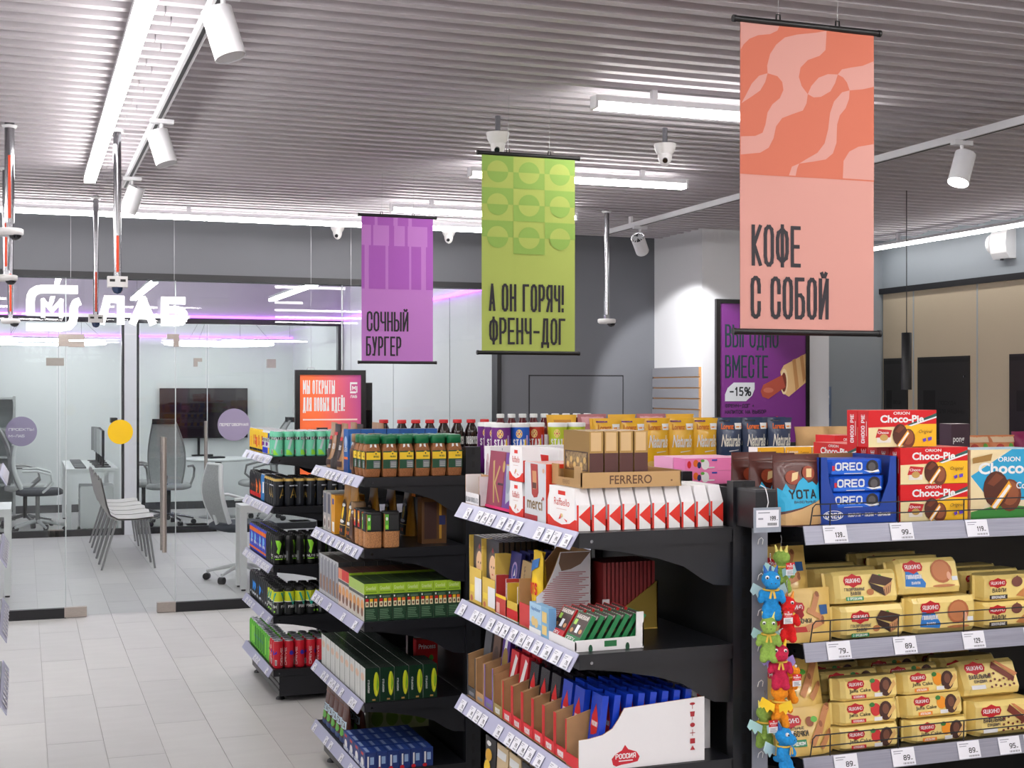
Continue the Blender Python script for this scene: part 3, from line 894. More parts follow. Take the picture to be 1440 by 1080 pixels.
CANS = {
 'mint': can('drink_can', .0258, .131, MINT, two([('p', C(196, 214, 214), [(.04, .3), (.12, .75), (.2, .8), (.1, .25)]), ('r', BLACK, .0, .72, .46, .86), ('s', WHITE, 'HELLCAT', .01, .73, .12, .42), ('p', LIME, [(.0, 0), (.2, 0), (.1, .22), (0, .26)])] + barcode(.28, .04, .07, .22)), M_alu),
 'blueyel': can('drink_can', .0258, .131, C(226, 228, 232), two([('r', BLUE, .0, .75, .24, 1), ('r', YELLOW, .24, .75, .5, 1), ('s', BLACK, 'ENERGY', .02, .58, .14, .44), ('r', YELLOW, 0, 0, .25, .28), ('r', C(30, 60, 200), .25, 0, .5, .28), ('e', PURP, .3, .45, .08, .1)]), M_alu),
 'orangeyel': can('drink_can', .0258, .131, YELLOW, two([('r', RED, .05, .3, .2, .8), ('r', ORNG, .26, .2, .4, .7), ('r', WHITE, .08, .5, .17, .6), ('r', BLACK, 0, 0, .5, .12)]), M_alu),
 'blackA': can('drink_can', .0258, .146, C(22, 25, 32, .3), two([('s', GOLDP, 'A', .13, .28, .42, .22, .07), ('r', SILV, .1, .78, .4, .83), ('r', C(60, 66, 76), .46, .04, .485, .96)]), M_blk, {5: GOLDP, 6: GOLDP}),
 'orangeblk': can('drink_can', .0258, .146, C(24, 26, 32), two([('p', ORNG, [(.05, .1), (.25, .9), (.4, .5), (.3, .1)]), ('r', RED, .02, .02, .46, .2)]), M_blk),
 'bluecan': can('drink_can', .0258, .146, C(40, 120, 190), two([('r', WHITE, .1, .3, .35, .8)]), M_alu),
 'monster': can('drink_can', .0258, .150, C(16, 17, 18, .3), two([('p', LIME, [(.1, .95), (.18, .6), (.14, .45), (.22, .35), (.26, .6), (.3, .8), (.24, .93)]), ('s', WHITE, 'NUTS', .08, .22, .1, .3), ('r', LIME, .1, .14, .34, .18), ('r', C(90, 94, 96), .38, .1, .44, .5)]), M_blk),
 'violetblue': can('drink_can', .0258, .150, C(56, 70, 190), two([('r', ORNG, 0, .82, .5, 1), ('p', C(120, 190, 240), [(.1, .2), (.3, .8), (.4, .6), (.2, .1)]), ('r', ORNG, .0, .05, .5, .14), ('s', WHITE, 'BURN', .08, .3, .12, .34)]), M_blk),
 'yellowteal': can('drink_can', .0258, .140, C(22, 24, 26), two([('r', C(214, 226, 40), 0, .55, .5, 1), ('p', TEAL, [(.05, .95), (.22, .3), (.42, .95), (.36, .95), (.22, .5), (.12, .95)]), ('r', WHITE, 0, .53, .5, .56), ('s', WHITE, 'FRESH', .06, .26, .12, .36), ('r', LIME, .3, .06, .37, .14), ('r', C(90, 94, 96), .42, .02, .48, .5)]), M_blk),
 'blackblue': can('drink_can', .0258, .140, C(24, 26, 32), two([('p', C(40, 140, 230), [(.1, .4), (.25, .8), (.4, .6), (.3, .3)]), ('r', SILV, .05, .1, .4, .2)]), M_blk),
 'red': can('drink_can', .0258, .142, C(206, 26, 44, .3), two([('v', C(240, 226, 226), 'DRIVE', .12, .06, .78, .075), ('e', C(50, 40, 170), .27, .6, .06, .1), ('p', C(60, 40, 180), [(.3, .5), (.42, .7), (.44, .58)])] + barcode(.36, .06, .07, .24)), M_alu),
 'green': can('drink_can', .0258, .142, C(96, 190, 50), two([('e', C(30, 80, 200), .2, .55, .08, .12), ('r', C(40, 110, 30), .32, .05, .38, .95), ('r', C(160, 230, 90), .05, .1, .1, .9)]), M_alu),
}
DESC = {'mint': 'mint green energy can', 'blueyel': 'blue and yellow energy can', 'orangeyel': 'yellow and red energy can', 'blackA': 'black energy can with gold letter', 'orangeblk': 'black and orange energy can', 'bluecan': 'blue energy can',
        'monster': 'black energy can with lime splash', 'violetblue': 'violet and orange energy can', 'yellowteal': 'black energy can with yellow top', 'blackblue': 'black and blue energy can', 'red': 'red energy can', 'green': 'bright green energy can'}
plan = [['mint'] * 3 + ['blueyel'] * 4 + ['orangeyel'] * 8, ['blackA'] * 6 + ['bluecan'] * 2 + ['orangeblk'] * 7, ['monster'] * 5 + ['violetblue'] * 10, ['yellowteal'] * 4 + ['blackblue'] * 11, ['red'] * 3 + ['green'] * 12]
rc = random.Random(3)
for i, cols in enumerate(plan):
    for c, kind in enumerate(cols):
        for k in range(7 if c < 5 else 2):
            put(rc.choice(CANS[kind]), E(1, i, .033 + k * .0556, .046 + c * .0545), rc.choice((0, PI)), '%s, drinks unit %s, %s deep, %s column from camera' % (DESC[kind], SHN[i], ORD[k], ORD[c]), 'can', 'energy cans on the end unit')

# ------------------------------------------------------------------ jars
M_coffee = mat('instant_coffee_granules', (150, 94, 52), 0.6, noise=(260, .35), bump=.4)
M_coffee2 = mat('pale_coffee_granules', (176, 122, 76), 0.6, noise=(260, .35), bump=.4)
G_jar = mat('jar_glass_sheen', (196, 170, 150), 0.12, coat=.6)
def jar(name, w, h, lidmat, labmat, band, coffee, top=.8, neck=True, labrange=(.2, .62), blackwrap=False):
    b = MB()
    r = w / 2
    if not blackwrap:
        prof = [(r * .86, 0), (r * .9, h * .015), (r, h * .17), (r, h * .62), (r * .97, h * .66), (r * .76, h * .80)]
        b.lathe(prof, 20, coffee, sq=5, smooth=False)
        for s in (-1, 1):
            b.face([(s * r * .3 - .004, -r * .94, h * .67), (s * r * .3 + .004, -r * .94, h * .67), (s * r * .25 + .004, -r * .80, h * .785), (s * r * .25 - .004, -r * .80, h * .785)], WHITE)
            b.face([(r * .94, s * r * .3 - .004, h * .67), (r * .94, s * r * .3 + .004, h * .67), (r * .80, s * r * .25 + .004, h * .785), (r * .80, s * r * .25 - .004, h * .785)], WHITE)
    else:
        b.lathe([(r * .9, 0), (r, h * .03), (r, h * .5), (r, h * .9), (r * .96, h * .95)], 20, coffee, sq=5, smooth=False)
    l = MB()
    if not blackwrap:
        l.lathe([(r * .80, h * .795), (r * .9, h * .80), (r * .9, h * .975), (r * .84, h)], 20, lidmat, sq=4)
    else:
        l.lathe([(r * .97, h * .94), (r * .97, h * .99), (r * .9, h)], 20, lidmat, sq=5)
    e = MB()
    for S in (plane((-r * .86, -r * 1.0, labrange[0] * h), (1, 0, 0), (0, 0, 1)), plane((r * 1.0, -r * .86, labrange[0] * h), (0, 1, 0), (0, 0, 1)), plane((-r * 1.0, r * .86, labrange[0] * h), (0, -1, 0), (0, 0, 1))):
        W, Hh = r * 1.72, (labrange[1] - labrange[0]) * h
        e.face([S(0, 0, .0006), S(W, 0, .0006), S(W, Hh, .0006), S(0, Hh, .0006)], labmat)
        e.decal(lambda a, q, o, S=S: S(a, q, o + .0006), W, Hh, band)
    return (name, b.mesh(name), [('lid', l.mesh('lid')), ('label', e.mesh('label'))])
JAC = jar('coffee_jar', .063, .157, C(14, 112, 66, .4), DGRN, [('r', YELLOW, 0, .52, 1, .93), ('p', YELLOW, [(.55, .93), (.68, 1.0), (.82, .93)]), ('e', DGRN, .68, .86, .05, .05, 8), ('s', DGRN, 'ЯКОБС', .5, .64, .1, .4), ('r', GREYP, .5, .05, .95, .45)] + [('r', C(190, 196, 190), .55, .1 + .1 * k, .92, .13 + .1 * k) for k in range(3)], M_coffee)
for c in range(3):
    for k in range(6):
        put(JAC, E(2, 0, .037 + k * .0645, .038 + c * .066), 0, 'green-lidded coffee jar, top shelf, %s from the aisle, %s line from camera' % (ORD[k], ORD[c]), 'jar', 'green-lidded coffee jars')
TANJ = jar('coffee_jar', .060, .157, C(150, 118, 84), C(120, 84, 58), [('e', DBR, .5, .5, .35, .42)], C(96, 58, 36), labrange=(.1, .62))
for k in range(2):
    put(TANJ, E(2, 0, .037 + k * .064, .238), LEFT, 'tan-lidded coffee jar with dark oval label, %s from the aisle' % ORD[k], 'jar')
BLKG = jar('coffee_jar', .064, .137, BLACK, BLACK, [('r', GRN, .0, .1, .26, .95), ('e', WHITE, .13, .7, .08, .1), ('e', LIME, .13, .25, .1, .12)] + [('r', C(90, 92, 94), .36 + .1 * k, .1, .38 + .1 * k, .9) for k in range(6)], M_coffee2, blackwrap=True, labrange=(.46, .95))
BLKO = jar('coffee_jar', .058, .140, BLACK, BLACK, [('r', ORNG, .0, .1, .5, .95), ('e', YELLOW, .25, .6, .2, .3), ('r', WHITE, .1, .4, .4, .5), ('r', RED, 0, .1, .5, .3)], M_coffee2, blackwrap=True, labrange=(.46, .98))
for k in range(2):
    put(BLKG, E(2, 1, .04 + k * .069, .037), 0, 'coffee jar with black wrap and green label, %s from the aisle' % ORD[k], 'jar')
for k, l in enumerate((.108, .172)):
    put(BLKO, E(2, 1, .037, l), LEFT, 'coffee jar with black wrap and orange label, %s from camera' % ORD[k], 'jar')
put(TANJ, E(2, 1, .037, .245), LEFT, 'tan coffee jar beside the yellow coffee pouches on second shelf', 'jar')

# ------------------------------------------------------------------ cartons
def carton(name, w, d, h, col, front=(), right=(), left=(), top=(), cols=None):
    b = MB()
    b.box((-w / 2, -d / 2, 0), (w / 2, d / 2, h), col, cols)
    for S, W, H, it in ((front_of(w, d), w, h, front), (right_of(w, d), d, h, right), (left_of(w, d), d, h, left), (top_of(w, d, h), w, d, top)):
        if it:
            b.decal(S, W, H, it)
    return (name, b.mesh(name), [])
def lines(mt, x0, x1, y0, y1, n, seed=0):
    r = random.Random(seed)
    return [('r', mt, x0, y0 + (y1 - y0) * k / n, x0 + (x1 - x0) * r.uniform(.6, 1), y0 + (y1 - y0) * (k + .45) / n) for k in range(n)]
TEAL_G = C(28, 66, 42)
lime_side = [('r', C(166, 206, 50), 0, .72, 1, 1), ('t', C(214, 232, 160), 'Greenfield', .12, .83, .1, .72), ('r', C(120, 160, 30), .1, .75, .9, .79), ('r', WHITE, .1, .63, .2, .68)] + lines(C(120, 150, 120), .3, .9, .62, .68, 2) + \
            [q for k, cc in enumerate((RED, YELLOW, ORNG)) for q in (('r', cc, .08 + .31 * k, .52, .31 + .31 * k, .60), ('r', CREAM, .08 + .31 * k, .38, .31 + .31 * k, .52), ('e', BRN, .2 + .31 * k, .45, .06, .04))] + lines(C(110, 150, 116), .1, .9, .06, .34, 6)
wall_img = lambda c: [('r', c, 0, .72, 1, 1), ('r', C(86, 90, 90), 0, .62, 1, .7), ('e', C(226, 160, 90), .5, .4, .4, .16), ('e', C(130, 86, 60), .45, .22, .3, .12)]
LIMEB = carton('tea_box', .062, .0535, .141, TEAL_G, right=lime_side, front=wall_img(C(170, 200, 96)), cols={'f': C(206, 202, 190), 'u': C(60, 84, 50)})
REDB = carton('tea_box', .062, .0535, .150, C(150, 40, 44), right=lime_side, front=wall_img(C(214, 60, 56)), cols={'f': C(214, 200, 194), 'u': C(112, 74, 66)})
ORB = carton('tea_box', .062, .0535, .150, C(190, 90, 50), front=wall_img(C(232, 140, 100)), cols={'f': C(222, 206, 196), 'u': C(110, 84, 74)})
SILB = carton('tea_box', .062, .0535, .168, C(70, 72, 74), front=[('r', C(120, 124, 134), .1, .1, .4, .95), ('e', C(170, 130, 100), .6, .3, .3, .2), ('r', NAVY, .8, .1, .95, .9)], cols={'f': C(190, 192, 196), 'u': C(92, 84, 80)})
for c, (tp, ds) in enumerate([(LIMEB, 'lime green tea box')] * 4 + [(REDB, 'red tea box')] * 2 + [(ORB, 'orange tea box')] + [(SILB, 'silver tea box')] * 6):
    for k in range(7 if c < 7 else 6):
        put(tp, E(2, 2, .031 + k * .0545, .049 + c * .0630), LEFT, '%s on middle shelf, %s back from aisle, %s column from camera' % (ds, ORD[k], ORD[c]), 'box', 'tea boxes on middle shelf')
GRB = carton('tea_box', .084, .0545, .128, C(20, 50, 34, .25), right=[('e', C(206, 214, 30), .78, .52, .19, .36), ('p', C(120, 170, 30), [(.78, .16), (.95, .5), (.84, .86), (.8, .5)]), ('p', C(236, 226, 60), [(.66, .5), (.8, .14), (.84, .3)]), ('v', C(226, 232, 226), 'GREENFIELD', .3, .28, .38, .12), ('r', C(180, 140, 70), .5, .04, .72, .09)],
              front=[('r', C(150, 154, 150), .1, .0, .16, 1), ('e', C(220, 180, 150), .5, .7, .3, .12), ('r', C(176, 180, 176), .5, 0, .56, 1)], cols={'f': C(206, 208, 204, .3), 'u': C(52, 62, 56, .2)})
for c in range(9):
    for k in range(5):
        if c > 1 and k > 3:
            continue
        put(GRB, E(2, 3, .032 + k * .0565, .046 + c * .0875), LEFT, 'dark green tea box with yellow leaf, fourth shelf, %s back, %s column from camera' % (ORD[k], ORD[c]), 'box', 'dark green tea boxes')
put(carton('tea_box', .09, .05, .15, RED, front=[('t', WHITE, 'Princess', .1, .75, .14, .8), ('e', C(160, 20, 20), .4, .3, .2, .2), ('e', GRN, .7, .5, .1, .08), ('e', C(230, 70, 60), .65, .25, .2, .18)]), E(2, 3, .355, .40), 0, 'red tea box with strawberries standing at the back of fourth shelf', 'box')
SUG = carton('sugar_box', .088, .043, .070, C(26, 52, 120), right=[('r', WHITE, .2, .2, .35, .8), ('r', C(150, 180, 220), .45, .35, .8, .75), ('e', RED, .25, .08, .2, .1)], front=[('r', ORNG, .3, .3, .7, .6), ('e', WHITE, .5, .4, .25, .25), ('r', RED, .3, .78, .7, .92), ('r', C(200, 206, 220), .05, .05, .95, .25)], cols={'u': C(40, 70, 150)}, top=[('r', C(140, 160, 200), .15, .2, .85, .5)])
for c in range(4):
    for k in range(6):
        put(SUG, E(2, 4, .026 + k * .0445, .05 + c * .0915), LEFT, 'blue sugar box on bottom shelf, %s back from aisle, %s column from camera' % (ORD[k], ORD[c]), 'box', 'blue sugar boxes')
PGR = carton('tea_box', .075, .06, .10, C(170, 178, 120), front=[('e', C(120, 150, 50), .5, .5, .35, .35)])
for k in range(4):
    put(PGR, (XF + .20 + k * .064, EY[2] + .62, LV[2][4] + .001), 0, 'pale green box at the back of bottom shelf, %s from left' % ORD[k], 'box')

# ------------------------------------------------------------------ stand-up pouches and bags
def pouch(name, w, d, h, col, items, back=None, top=None, seal=.05):
    """stand-up pouch: full at the foot, flat seal at the top; front print follows the bulge"""
    nx, nz = 8, 10
    def depth(u, v):
        e = max(0.0, 1 - abs(2 * u - 1) ** 4)
        return max(.0015, d / 2 * (1 - max(0, v - .12) / (1 - .12 - seal) if v < 1 - seal else 0) ** .8 * (.35 + .65 * e)) if v < 1 - seal else .0015
    def wid(v):
        return w * (1 - .03 * math.sin(PI * min(1, v * 1.1)))
    b = MB()
    for s in (-1, 1):
        rows = []
        for j in range(nz + 1):
            v = j / nz
            rows.append([((i / nx - .5) * wid(v), s * depth(i / nx, v), v * h) for i in range(nx + 1)])
        b.grid([r[::-s] if s > 0 else r for r in rows], col if s < 0 else (back or col))
    b.face([((i / nx - .5) * w, -depth(i / nx, 0), 0) for i in range(nx, -1, -1)] + [((i / nx - .5) * w, depth(i / nx, 0), 0) for i in range(nx + 1)], col)
    for s in (-1, 1):
        b.face([(s * w / 2 * (1 - .03 * math.sin(PI * min(1, j / nz * 1.1))), -s * depth(0, j / nz), j / nz * h) for j in range(nz + 1)] + [(s * w / 2 * (1 - .03 * math.sin(PI * min(1, j / nz * 1.1))), s * depth(0, j / nz), j / nz * h) for j in range(nz, -1, -1)], col)
    def S(a, q, o):
        u, v = min(1, max(0, a / w)), min(1, max(0, q / h))
        return ((u - .5) * wid(v), -depth(u, v) - o - .0016, q)
    if items:
        b.decal(S, w, h, items, L=.02)
    return (name, b.mesh(name), [])
def pillow(name, w, d, h, col, items, edge=.045):
    """chip bag: crimped top and bottom, full in the middle"""
    nx, nz = 8, 12
    rnd = random.Random(len(items) + int(w * 1000))
    wob = [[rnd.uniform(-.06, .06) for _ in range(nx + 1)] for _ in range(nz + 1)]
    def prof(u, v):
        e = max(0.0, 1 - abs(2 * u - 1) ** 2.6)
        if v < edge or v > 1 - edge:
            return .0012 + .004 * abs(math.sin(u * 17))
        t = (v - edge) / (1 - 2 * edge)
        return .0012 + d / 2 * math.sin(PI * t) ** .55 * e ** .6
    def wid(v):
        t = max(0, min(1, (v - edge) / (1 - 2 * edge)))
        return w * (1 - .09 * math.sin(PI * t) ** .6)
    b = MB()
    for s in (-1, 1):
        rows = []
        for j in range(nz + 1):
            v = j / nz
            rows.append([((i / nx - .5) * wid(v), s * prof(i / nx, v) * (1 + wob[j][i]), v * h) for i in range(nx + 1)])
        b.grid([r[::-s] if s > 0 else r for r in rows], col)
    def S(a, q, o):
        u, v = min(1, max(0, a / w)), min(1, max(0, q / h))
        return ((u - .5) * wid(v), -prof(u, v) * 1.05 - o - .002, q)
    b.decal(S, w, h, items, L=.016)
    return (name, b.mesh(name), [])
M_foil = mat('glossy_brown_foil', (96, 56, 44), 0.25, coat=.3)
M_foilg = mat('gold_brown_foil', (190, 146, 104), 0.28, 0.3)
COF = pouch('coffee_pouch', .105, .06, .19, M_foilg, [('e', C(60, 40, 34), .5, .45, .28, .26), ('r', RED, .3, .62, .7, .7), ('s', WHITE, 'EGOIST', .3, .42, .1, .42), ('r', DBR, .1, .06, .9, .18)])
COFB = pouch('coffee_pouch', .105, .06, .185, C(46, 36, 34), [('e', M_foilg, .5, .5, .32, .28), ('s', WHITE, 'GOLD', .28, .44, .12, .44), ('r', RED, .2, .75, .8, .82)])
for k, (tp, d, l, tilt) in enumerate(((COF, .05, .74, .05), (COFB, .045, .64, -.04), (COF, .05, .54, .06), (COF, .13, .72, 0), (COFB, .13, .60, 0), (COF, .21, .66, 0), (COF, .20, .54, .04))):
    put(tp, E(2, 0, d, l), LEFT, '%s on top shelf, %s' % (('brown and gold coffee pouch' if tp is COF else 'dark coffee pouch with gold oval'), ['at the far front corner', 'second from the far end', 'beside the blue pack', 'behind the far corner pouch', 'behind the front pouches', 'deepest of the pouches', 'behind the pouch next to blue pack'][k]), 'pouch', rx=0)
BLUP = carton('coffee_pack', .075, .05, .172, C(34, 98, 176), front=[('r', C(30, 60, 130), .05, .02, .95, .3), ('r', ORNG, .05, .3, .95, .36), ('e', C(180, 200, 230), .5, .7, .3, .14), ('s', WHITE, 'LEBO', .15, .48, .1, .7)], right=[('r', C(120, 180, 230), .2, .1, .4, .9)], cols={'u': C(30, 40, 70)})
for k in range(7):
    put(BLUP, E(2, 0, .032 + k * .053, .335), LEFT, 'blue coffee pack on top shelf, %s back from the aisle' % ORD[k], 'pack', 'blue coffee packs')
ARB = [('p', BLACK, [(.12, .02), (.88, .02), (.9, .42), (.78, .6), (.5, .68), (.22, .6), (.1, .42)]), ('e', YELLOW, .5, .42, .14, .12), ('e', WHITE, .5, .56, .25, .03), ('e', WHITE, .5, .27, .3, .03), ('r', GOLDP, .1, .2, .9, .215), ('r', ORNG, .3, .08, .42, .14), ('r', ORNG, .58, .08, .7, .14)]
YPO = pouch('coffee_pouch', .115, .06, .225, mat('ochre_foil', (178, 124, 34), .35, 0, coat=.3), ARB)
for k, (d, l) in enumerate(((.05, .36), (.05, .48), (.13, .37), (.21, .40), (.29, .42))):
    put(YPO, E(2, 1, d, l), LEFT, 'ochre coffee pouch with black arch, second shelf, %s' % ['front and nearer', 'front and farther', 'second back', 'third back', 'deepest'][k], 'pouch')
GBX = carton('coffee_box', .07, .06, .165, C(176, 172, 170), front=[('r', C(90, 92, 110), .15, .45, .85, .95), ('e', C(226, 214, 206), .5, .22, .3, .16), ('e', DBR, .5, .2, .16, .1)])
YBX = carton('coffee_box', .07, .06, .160, C(226, 160, 40), front=[('r', BLUE, .3, .75, .7, .9), ('r', WHITE, .3, .05, .8, .3)])
for k, (tp, l) in enumerate(((YBX, .585), (GBX, .665), (GBX, .745))):
    for j in range(2):
        put(tp, E(2, 1, .04 + j * .066, l), LEFT, '%s coffee box on second shelf, %s' % (['ochre', 'grey nearer', 'grey far-end'][k], ['in front', 'behind the front one'][j]), 'box')
put(carton('coffee_box', .10, .06, .18, C(92, 58, 22), front=[('r', DBR, .1, .1, .6, .9), ('r', C(190, 140, 40), .7, .1, .8, .9), ('r', NAVY, .7, .4, .95, .6)]), E(2, 1, .30, .12), 0, 'dark brown and ochre carton deep on second shelf', 'box')
put(carton('snack_box', .13, .05, .05, C(240, 130, 30), front=[('p', BLACK, [(0, 0), (1, 0), (1, .4), (.6, .3), (.3, .6), (0, .4)]), ('p', C(150, 170, 230), [(.2, .5), (.5, .9), (.5, .5)])]), E(2, 1, .29, .12, .182), 0, 'orange and black snack carton on the dark brown carton', 'box')
CHO = pouch('cocoa_pouch', .09, .05, .16, mat('brown_pouch', (92, 48, 36), .4, coat=.2), [('r', C(120, 70, 50), .05, .84, .95, .87), ('r', C(206, 226, 240), .05, .36, .95, .55), ('s', DBR, 'ЙОТА', .12, .38, .14, .76), ('e', GRN, .5, .26, .36, .1), ('r', C(60, 80, 130), .05, .02, .95, .14)])
for k, (d, l) in enumerate(((.04, .46), (.04, .545), (.04, .63), (.04, .715), (.04, .79), (.11, .52), (.11, .61), (.11, .70))):
    put(CHO, E(2, 4, d, l), LEFT, 'brown cocoa pouch on bottom shelf, %s' % (ORD[k] + ' from camera in front line' if k < 5 else ORD[k - 5] + ' from camera in second line'), 'pouch', 'cocoa pouches')
# ================================================================== nearest end unit: boxed chocolates
HOT = C(224, 44, 28)
RAFP = [('p', C(246, 244, 244), [(0, .26), (.2, .14), (.5, .08), (.8, .14), (1, .26), (1, 1), (0, 1)]), ('r', HOT, .36, .80, .64, .90), ('t', C(214, 70, 64), 'Raffaello', .2, .54, .18, .6, 0), ('e', C(230, 206, 150), .5, .3, .05, .05), ('p', HOT, [(.38, .2), (.48, .36), (.46, .22)]), ('p', HOT, [(.58, .24), (.72, .2), (.7, .16)]), ('r', C(214, 160, 150), .3, .45, .7, .46)]
def raff(name, w, d, h, sh=.62, ins=.02):
    b = MB()
    poly = [(-w / 2, 0), (w / 2, 0), (w / 2, h * sh), (w / 2 - ins, h), (-w / 2 + ins, h), (-w / 2, h * sh)]
    b.prism(poly, -d / 2, d / 2, M_cardw, lambda x, z, t: (x, t, z))
    b.box((-w / 2 - .0006, -d / 2 - .0001, 0), (w / 2, d / 2, h * .26), C(224, 44, 28), skip='ur')
    b.decal(plane((-w / 2 + ins * .6, -d / 2, 0), (1, 0, 0), (0, 0, 1)), w - ins * 1.2, h, [i for i in RAFP])
    b.decal(right_of(w, d), d, h * sh, [('r', C(240, 238, 238), 0, 0, 1, .45), ('r', HOT, 0, 0, .14, 1), ('r', C(240, 238, 238), .14, .45, 1, 1), ('p', HOT, [(.14, .55), (1, .16), (1, .96)])])
    return (name, b.mesh(name), [])
RAF = raff('chocolate_box', .184, .034, .098)
for k in range(10):
    put(RAF, E(3, 0, .024 + k * .0388, .124), LEFT, 'white and red coconut sweets box, %s from the aisle in the long line' % ORD[k], 'box', 'white and red sweets boxes')
RAFS = raff('chocolate_box', .104, .05, .090, .62, .012)
for k in range(2):
    put(RAFS, E(3, 0, .03, .435, .0915 * k), LEFT, 'small white sweets box, %s of a stack of two' % ['lower', 'upper'][k], 'box')
put(raff('chocolate_box', .25, .05, .172, .7, .03), E(3, 0, .135, .50), LEFT, 'large white coconut sweets box standing behind the stacked small ones', 'box')
# gold trays of boxed pralines on top of the line
z0 = .0995
tr = MB()
tr.box((-.092, -.13, 0), (.092, .13, .003), M_goldl)
tr.box((-.092, .127, .003), (.092, .13, .038), M_goldl)
for x0, x1 in ((-.092, -.089), (.089, .092)):
    tr.box((x0, -.13, .003), (x1, .13, .036), M_goldl)
tr.box((-.092, -.13, .003), (-.05, -.127, .05), M_goldl); tr.box((.05, -.13, .003), (.092, -.127, .05), M_goldl); tr.box((-.05, -.13, .003), (.05, -.127, .02), M_goldl)
tr.decal(right_of(.184, .26), .26, .036, [('t', C(96, 62, 40), 'FERRERO', .28, .22, .58, .42, .012), ('e', C(120, 84, 50), .9, .4, .01, .06)])
tr.decal(front_of(.184, .26), .184, .05, [('t', C(120, 90, 56), 'FERRERO', .38, .1, .2, .24, 0)])
put(('display_tray', tr.mesh('display_tray'), []), E(3, 0, .148, .124, z0), LEFT, 'gold cardboard tray lettered in brown on the white sweets boxes', 'tray')
M_amber = mat('clear_window_gold_sweets', (170, 140, 96), .2, .3, noise=(120, .6), coat=.5)
fb_ = MB()
fb_.box((-.08, -.0175, 0), (.08, .0175, .128), M_gold)
fb_.decal(front_of(.16, .035), .16, .128, [('r', C(70, 46, 34), .06, .26, .94, .62), ('r', M_amber, .1, .28, .9, .6)] + [('e', C(214, 178, 110), .18 + .13 * k, .36 + .1 * (k % 2), .05, .06) for k in range(6)])
fb_.decal(right_of(.16, .035), .035, .128, [('r', C(84, 46, 42), 0, .25, 1, .60), ('r', C(214, 180, 130), .1, .64, .85, .98), ('r', C(214, 180, 130), .1, .02, .85, .22)])
FER = ('praline_box', fb_.mesh('praline_box'), [])
for k in range(4):
    put(FER, E(3, 0, .062 + k * .0385, .124, z0 + .0038), LEFT, 'gold praline box with brown band in the gold tray, %s from the aisle' % ORD[k], 'box')
me_ = carton('chocolate_box', .148, .03, .146, C(214, 216, 222), front=[('p', C(176, 62, 60), [(.28, .98), (.62, .98), (.66, .5), (.6, .42), (.44, .40), (.34, .46)]), ('p', C(206, 150, 104), [(.36, .86), (.56, .86), (.58, .56), (.40, .54)]), ('r', C(96, 60, 50), .38, .56, .56, .66), ('t', C(140, 116, 84), 'merci', .12, .2, .2, .72, .02), ('e', RED, .88, .41, .03, .03), ('r', C(166, 44, 50), .0, .0, .62, .10), ('e', C(220, 180, 150), .9, .88, .05, .04)], right=[('r', C(232, 62, 34), 0, 0, 1, 1)], cols={'r': C(232, 62, 34), 'u': C(226, 170, 166)})
for k in range(4):
    put(me_, E(3, 0, .02 + k * .033, .296), LEFT, 'silver chocolate box with red window and gold lettering, %s from front' % ORD[k], 'box')
kb = carton('chocolate_box', .225, .028, .158, BURG, front=[('r', C(150, 58, 82), .0, .0, .55, 1), ('p', C(190, 160, 96), [(.14, .82), (.2, .84), (.24, .5), (.30, .1), (.26, .1), (.2, .45)]), ('p', C(190, 160, 96), [(.24, .45), (.38, .76), (.42, .74), (.28, .42)]), ('p', C(190, 160, 96), [(.24, .45), (.46, .12), (.50, .13), (.28, .46)]), ('e', C(196, 160, 90), .55, .75, .045, .1), ('r', C(70, 40, 60), .38, .42, .58, .46), ('r', C(112, 64, 150), .6, .0, 1, 1), ('p', C(176, 186, 196), [(.64, .78), (.9, .78), (.84, .2), (.72, .12)]), ('e', C(150, 160, 176), .76, .5, .08, .2), ('r', C(196, 160, 90), .64, .78, .9, .8), ('r', C(226, 30, 110), 0, 0, 1, .05)], right=[('r', C(110, 44, 160), 0, 0, 1, 1)], cols={'r': C(110, 44, 160), 'u': C(190, 120, 160)})
put(kb, E(3, 0, .034, .612), LEFT, 'burgundy and purple gift chocolate box with gold letter', 'box', rx=-.10)
put(carton('chocolate_box', .21, .04, .13, C(96, 40, 160)), E(3, 0, .10, .612), LEFT, 'plain purple chocolate box behind the burgundy one', 'box')
def srp(name, w, d, hf, hb, col, inner=None, items=(), side=(), notch=None, t=.003, sidepoly=None):
    """shelf-ready tray: low front, high back, cut sides"""
    b = MB()
    inner = inner or M_card
    b.box((-w / 2, -d / 2, 0), (w / 2, d / 2, t), inner)
    b.box((-w / 2, -d / 2, t), (w / 2, -d / 2 + t, hf), col, {'b': inner})
    b.box((-w / 2, d / 2 - t, t), (w / 2, d / 2, hb), col, {'f': inner})
    sp = sidepoly or [(-d / 2, t), (d / 2, t), (d / 2, hb), (d / 2 - d * .25, hb), (-d / 2 + d * .12, hf * 1.9), (-d / 2, hf * 1.9)]
    for s in (-1, 1):
        b.prism(sp, s * w / 2 - (t if s > 0 else 0), s * w / 2 + (0 if s > 0 else t), col, lambda y, z, x: (x, y, z), inner)
    if items:
        b.decal(front_of(w, d), w, hf, items)
    if side:
        b.decal(right_of(w, d), d, hb, side)
    return (name, b.mesh(name), [])
put(srp('display_tray', .125, .05, .035, .085, M_cardw, M_card, [('s', GREYP, 'BELGIAN CHOCOLATES', .04, .25, .4, .9)], sidepoly=[(-.025, .003), (.025, .003), (.025, .085), (-.025, .085)]), E(3, 0, .026, .786), LEFT, 'white display tray with brown lining at the far end of top shelf', 'tray')
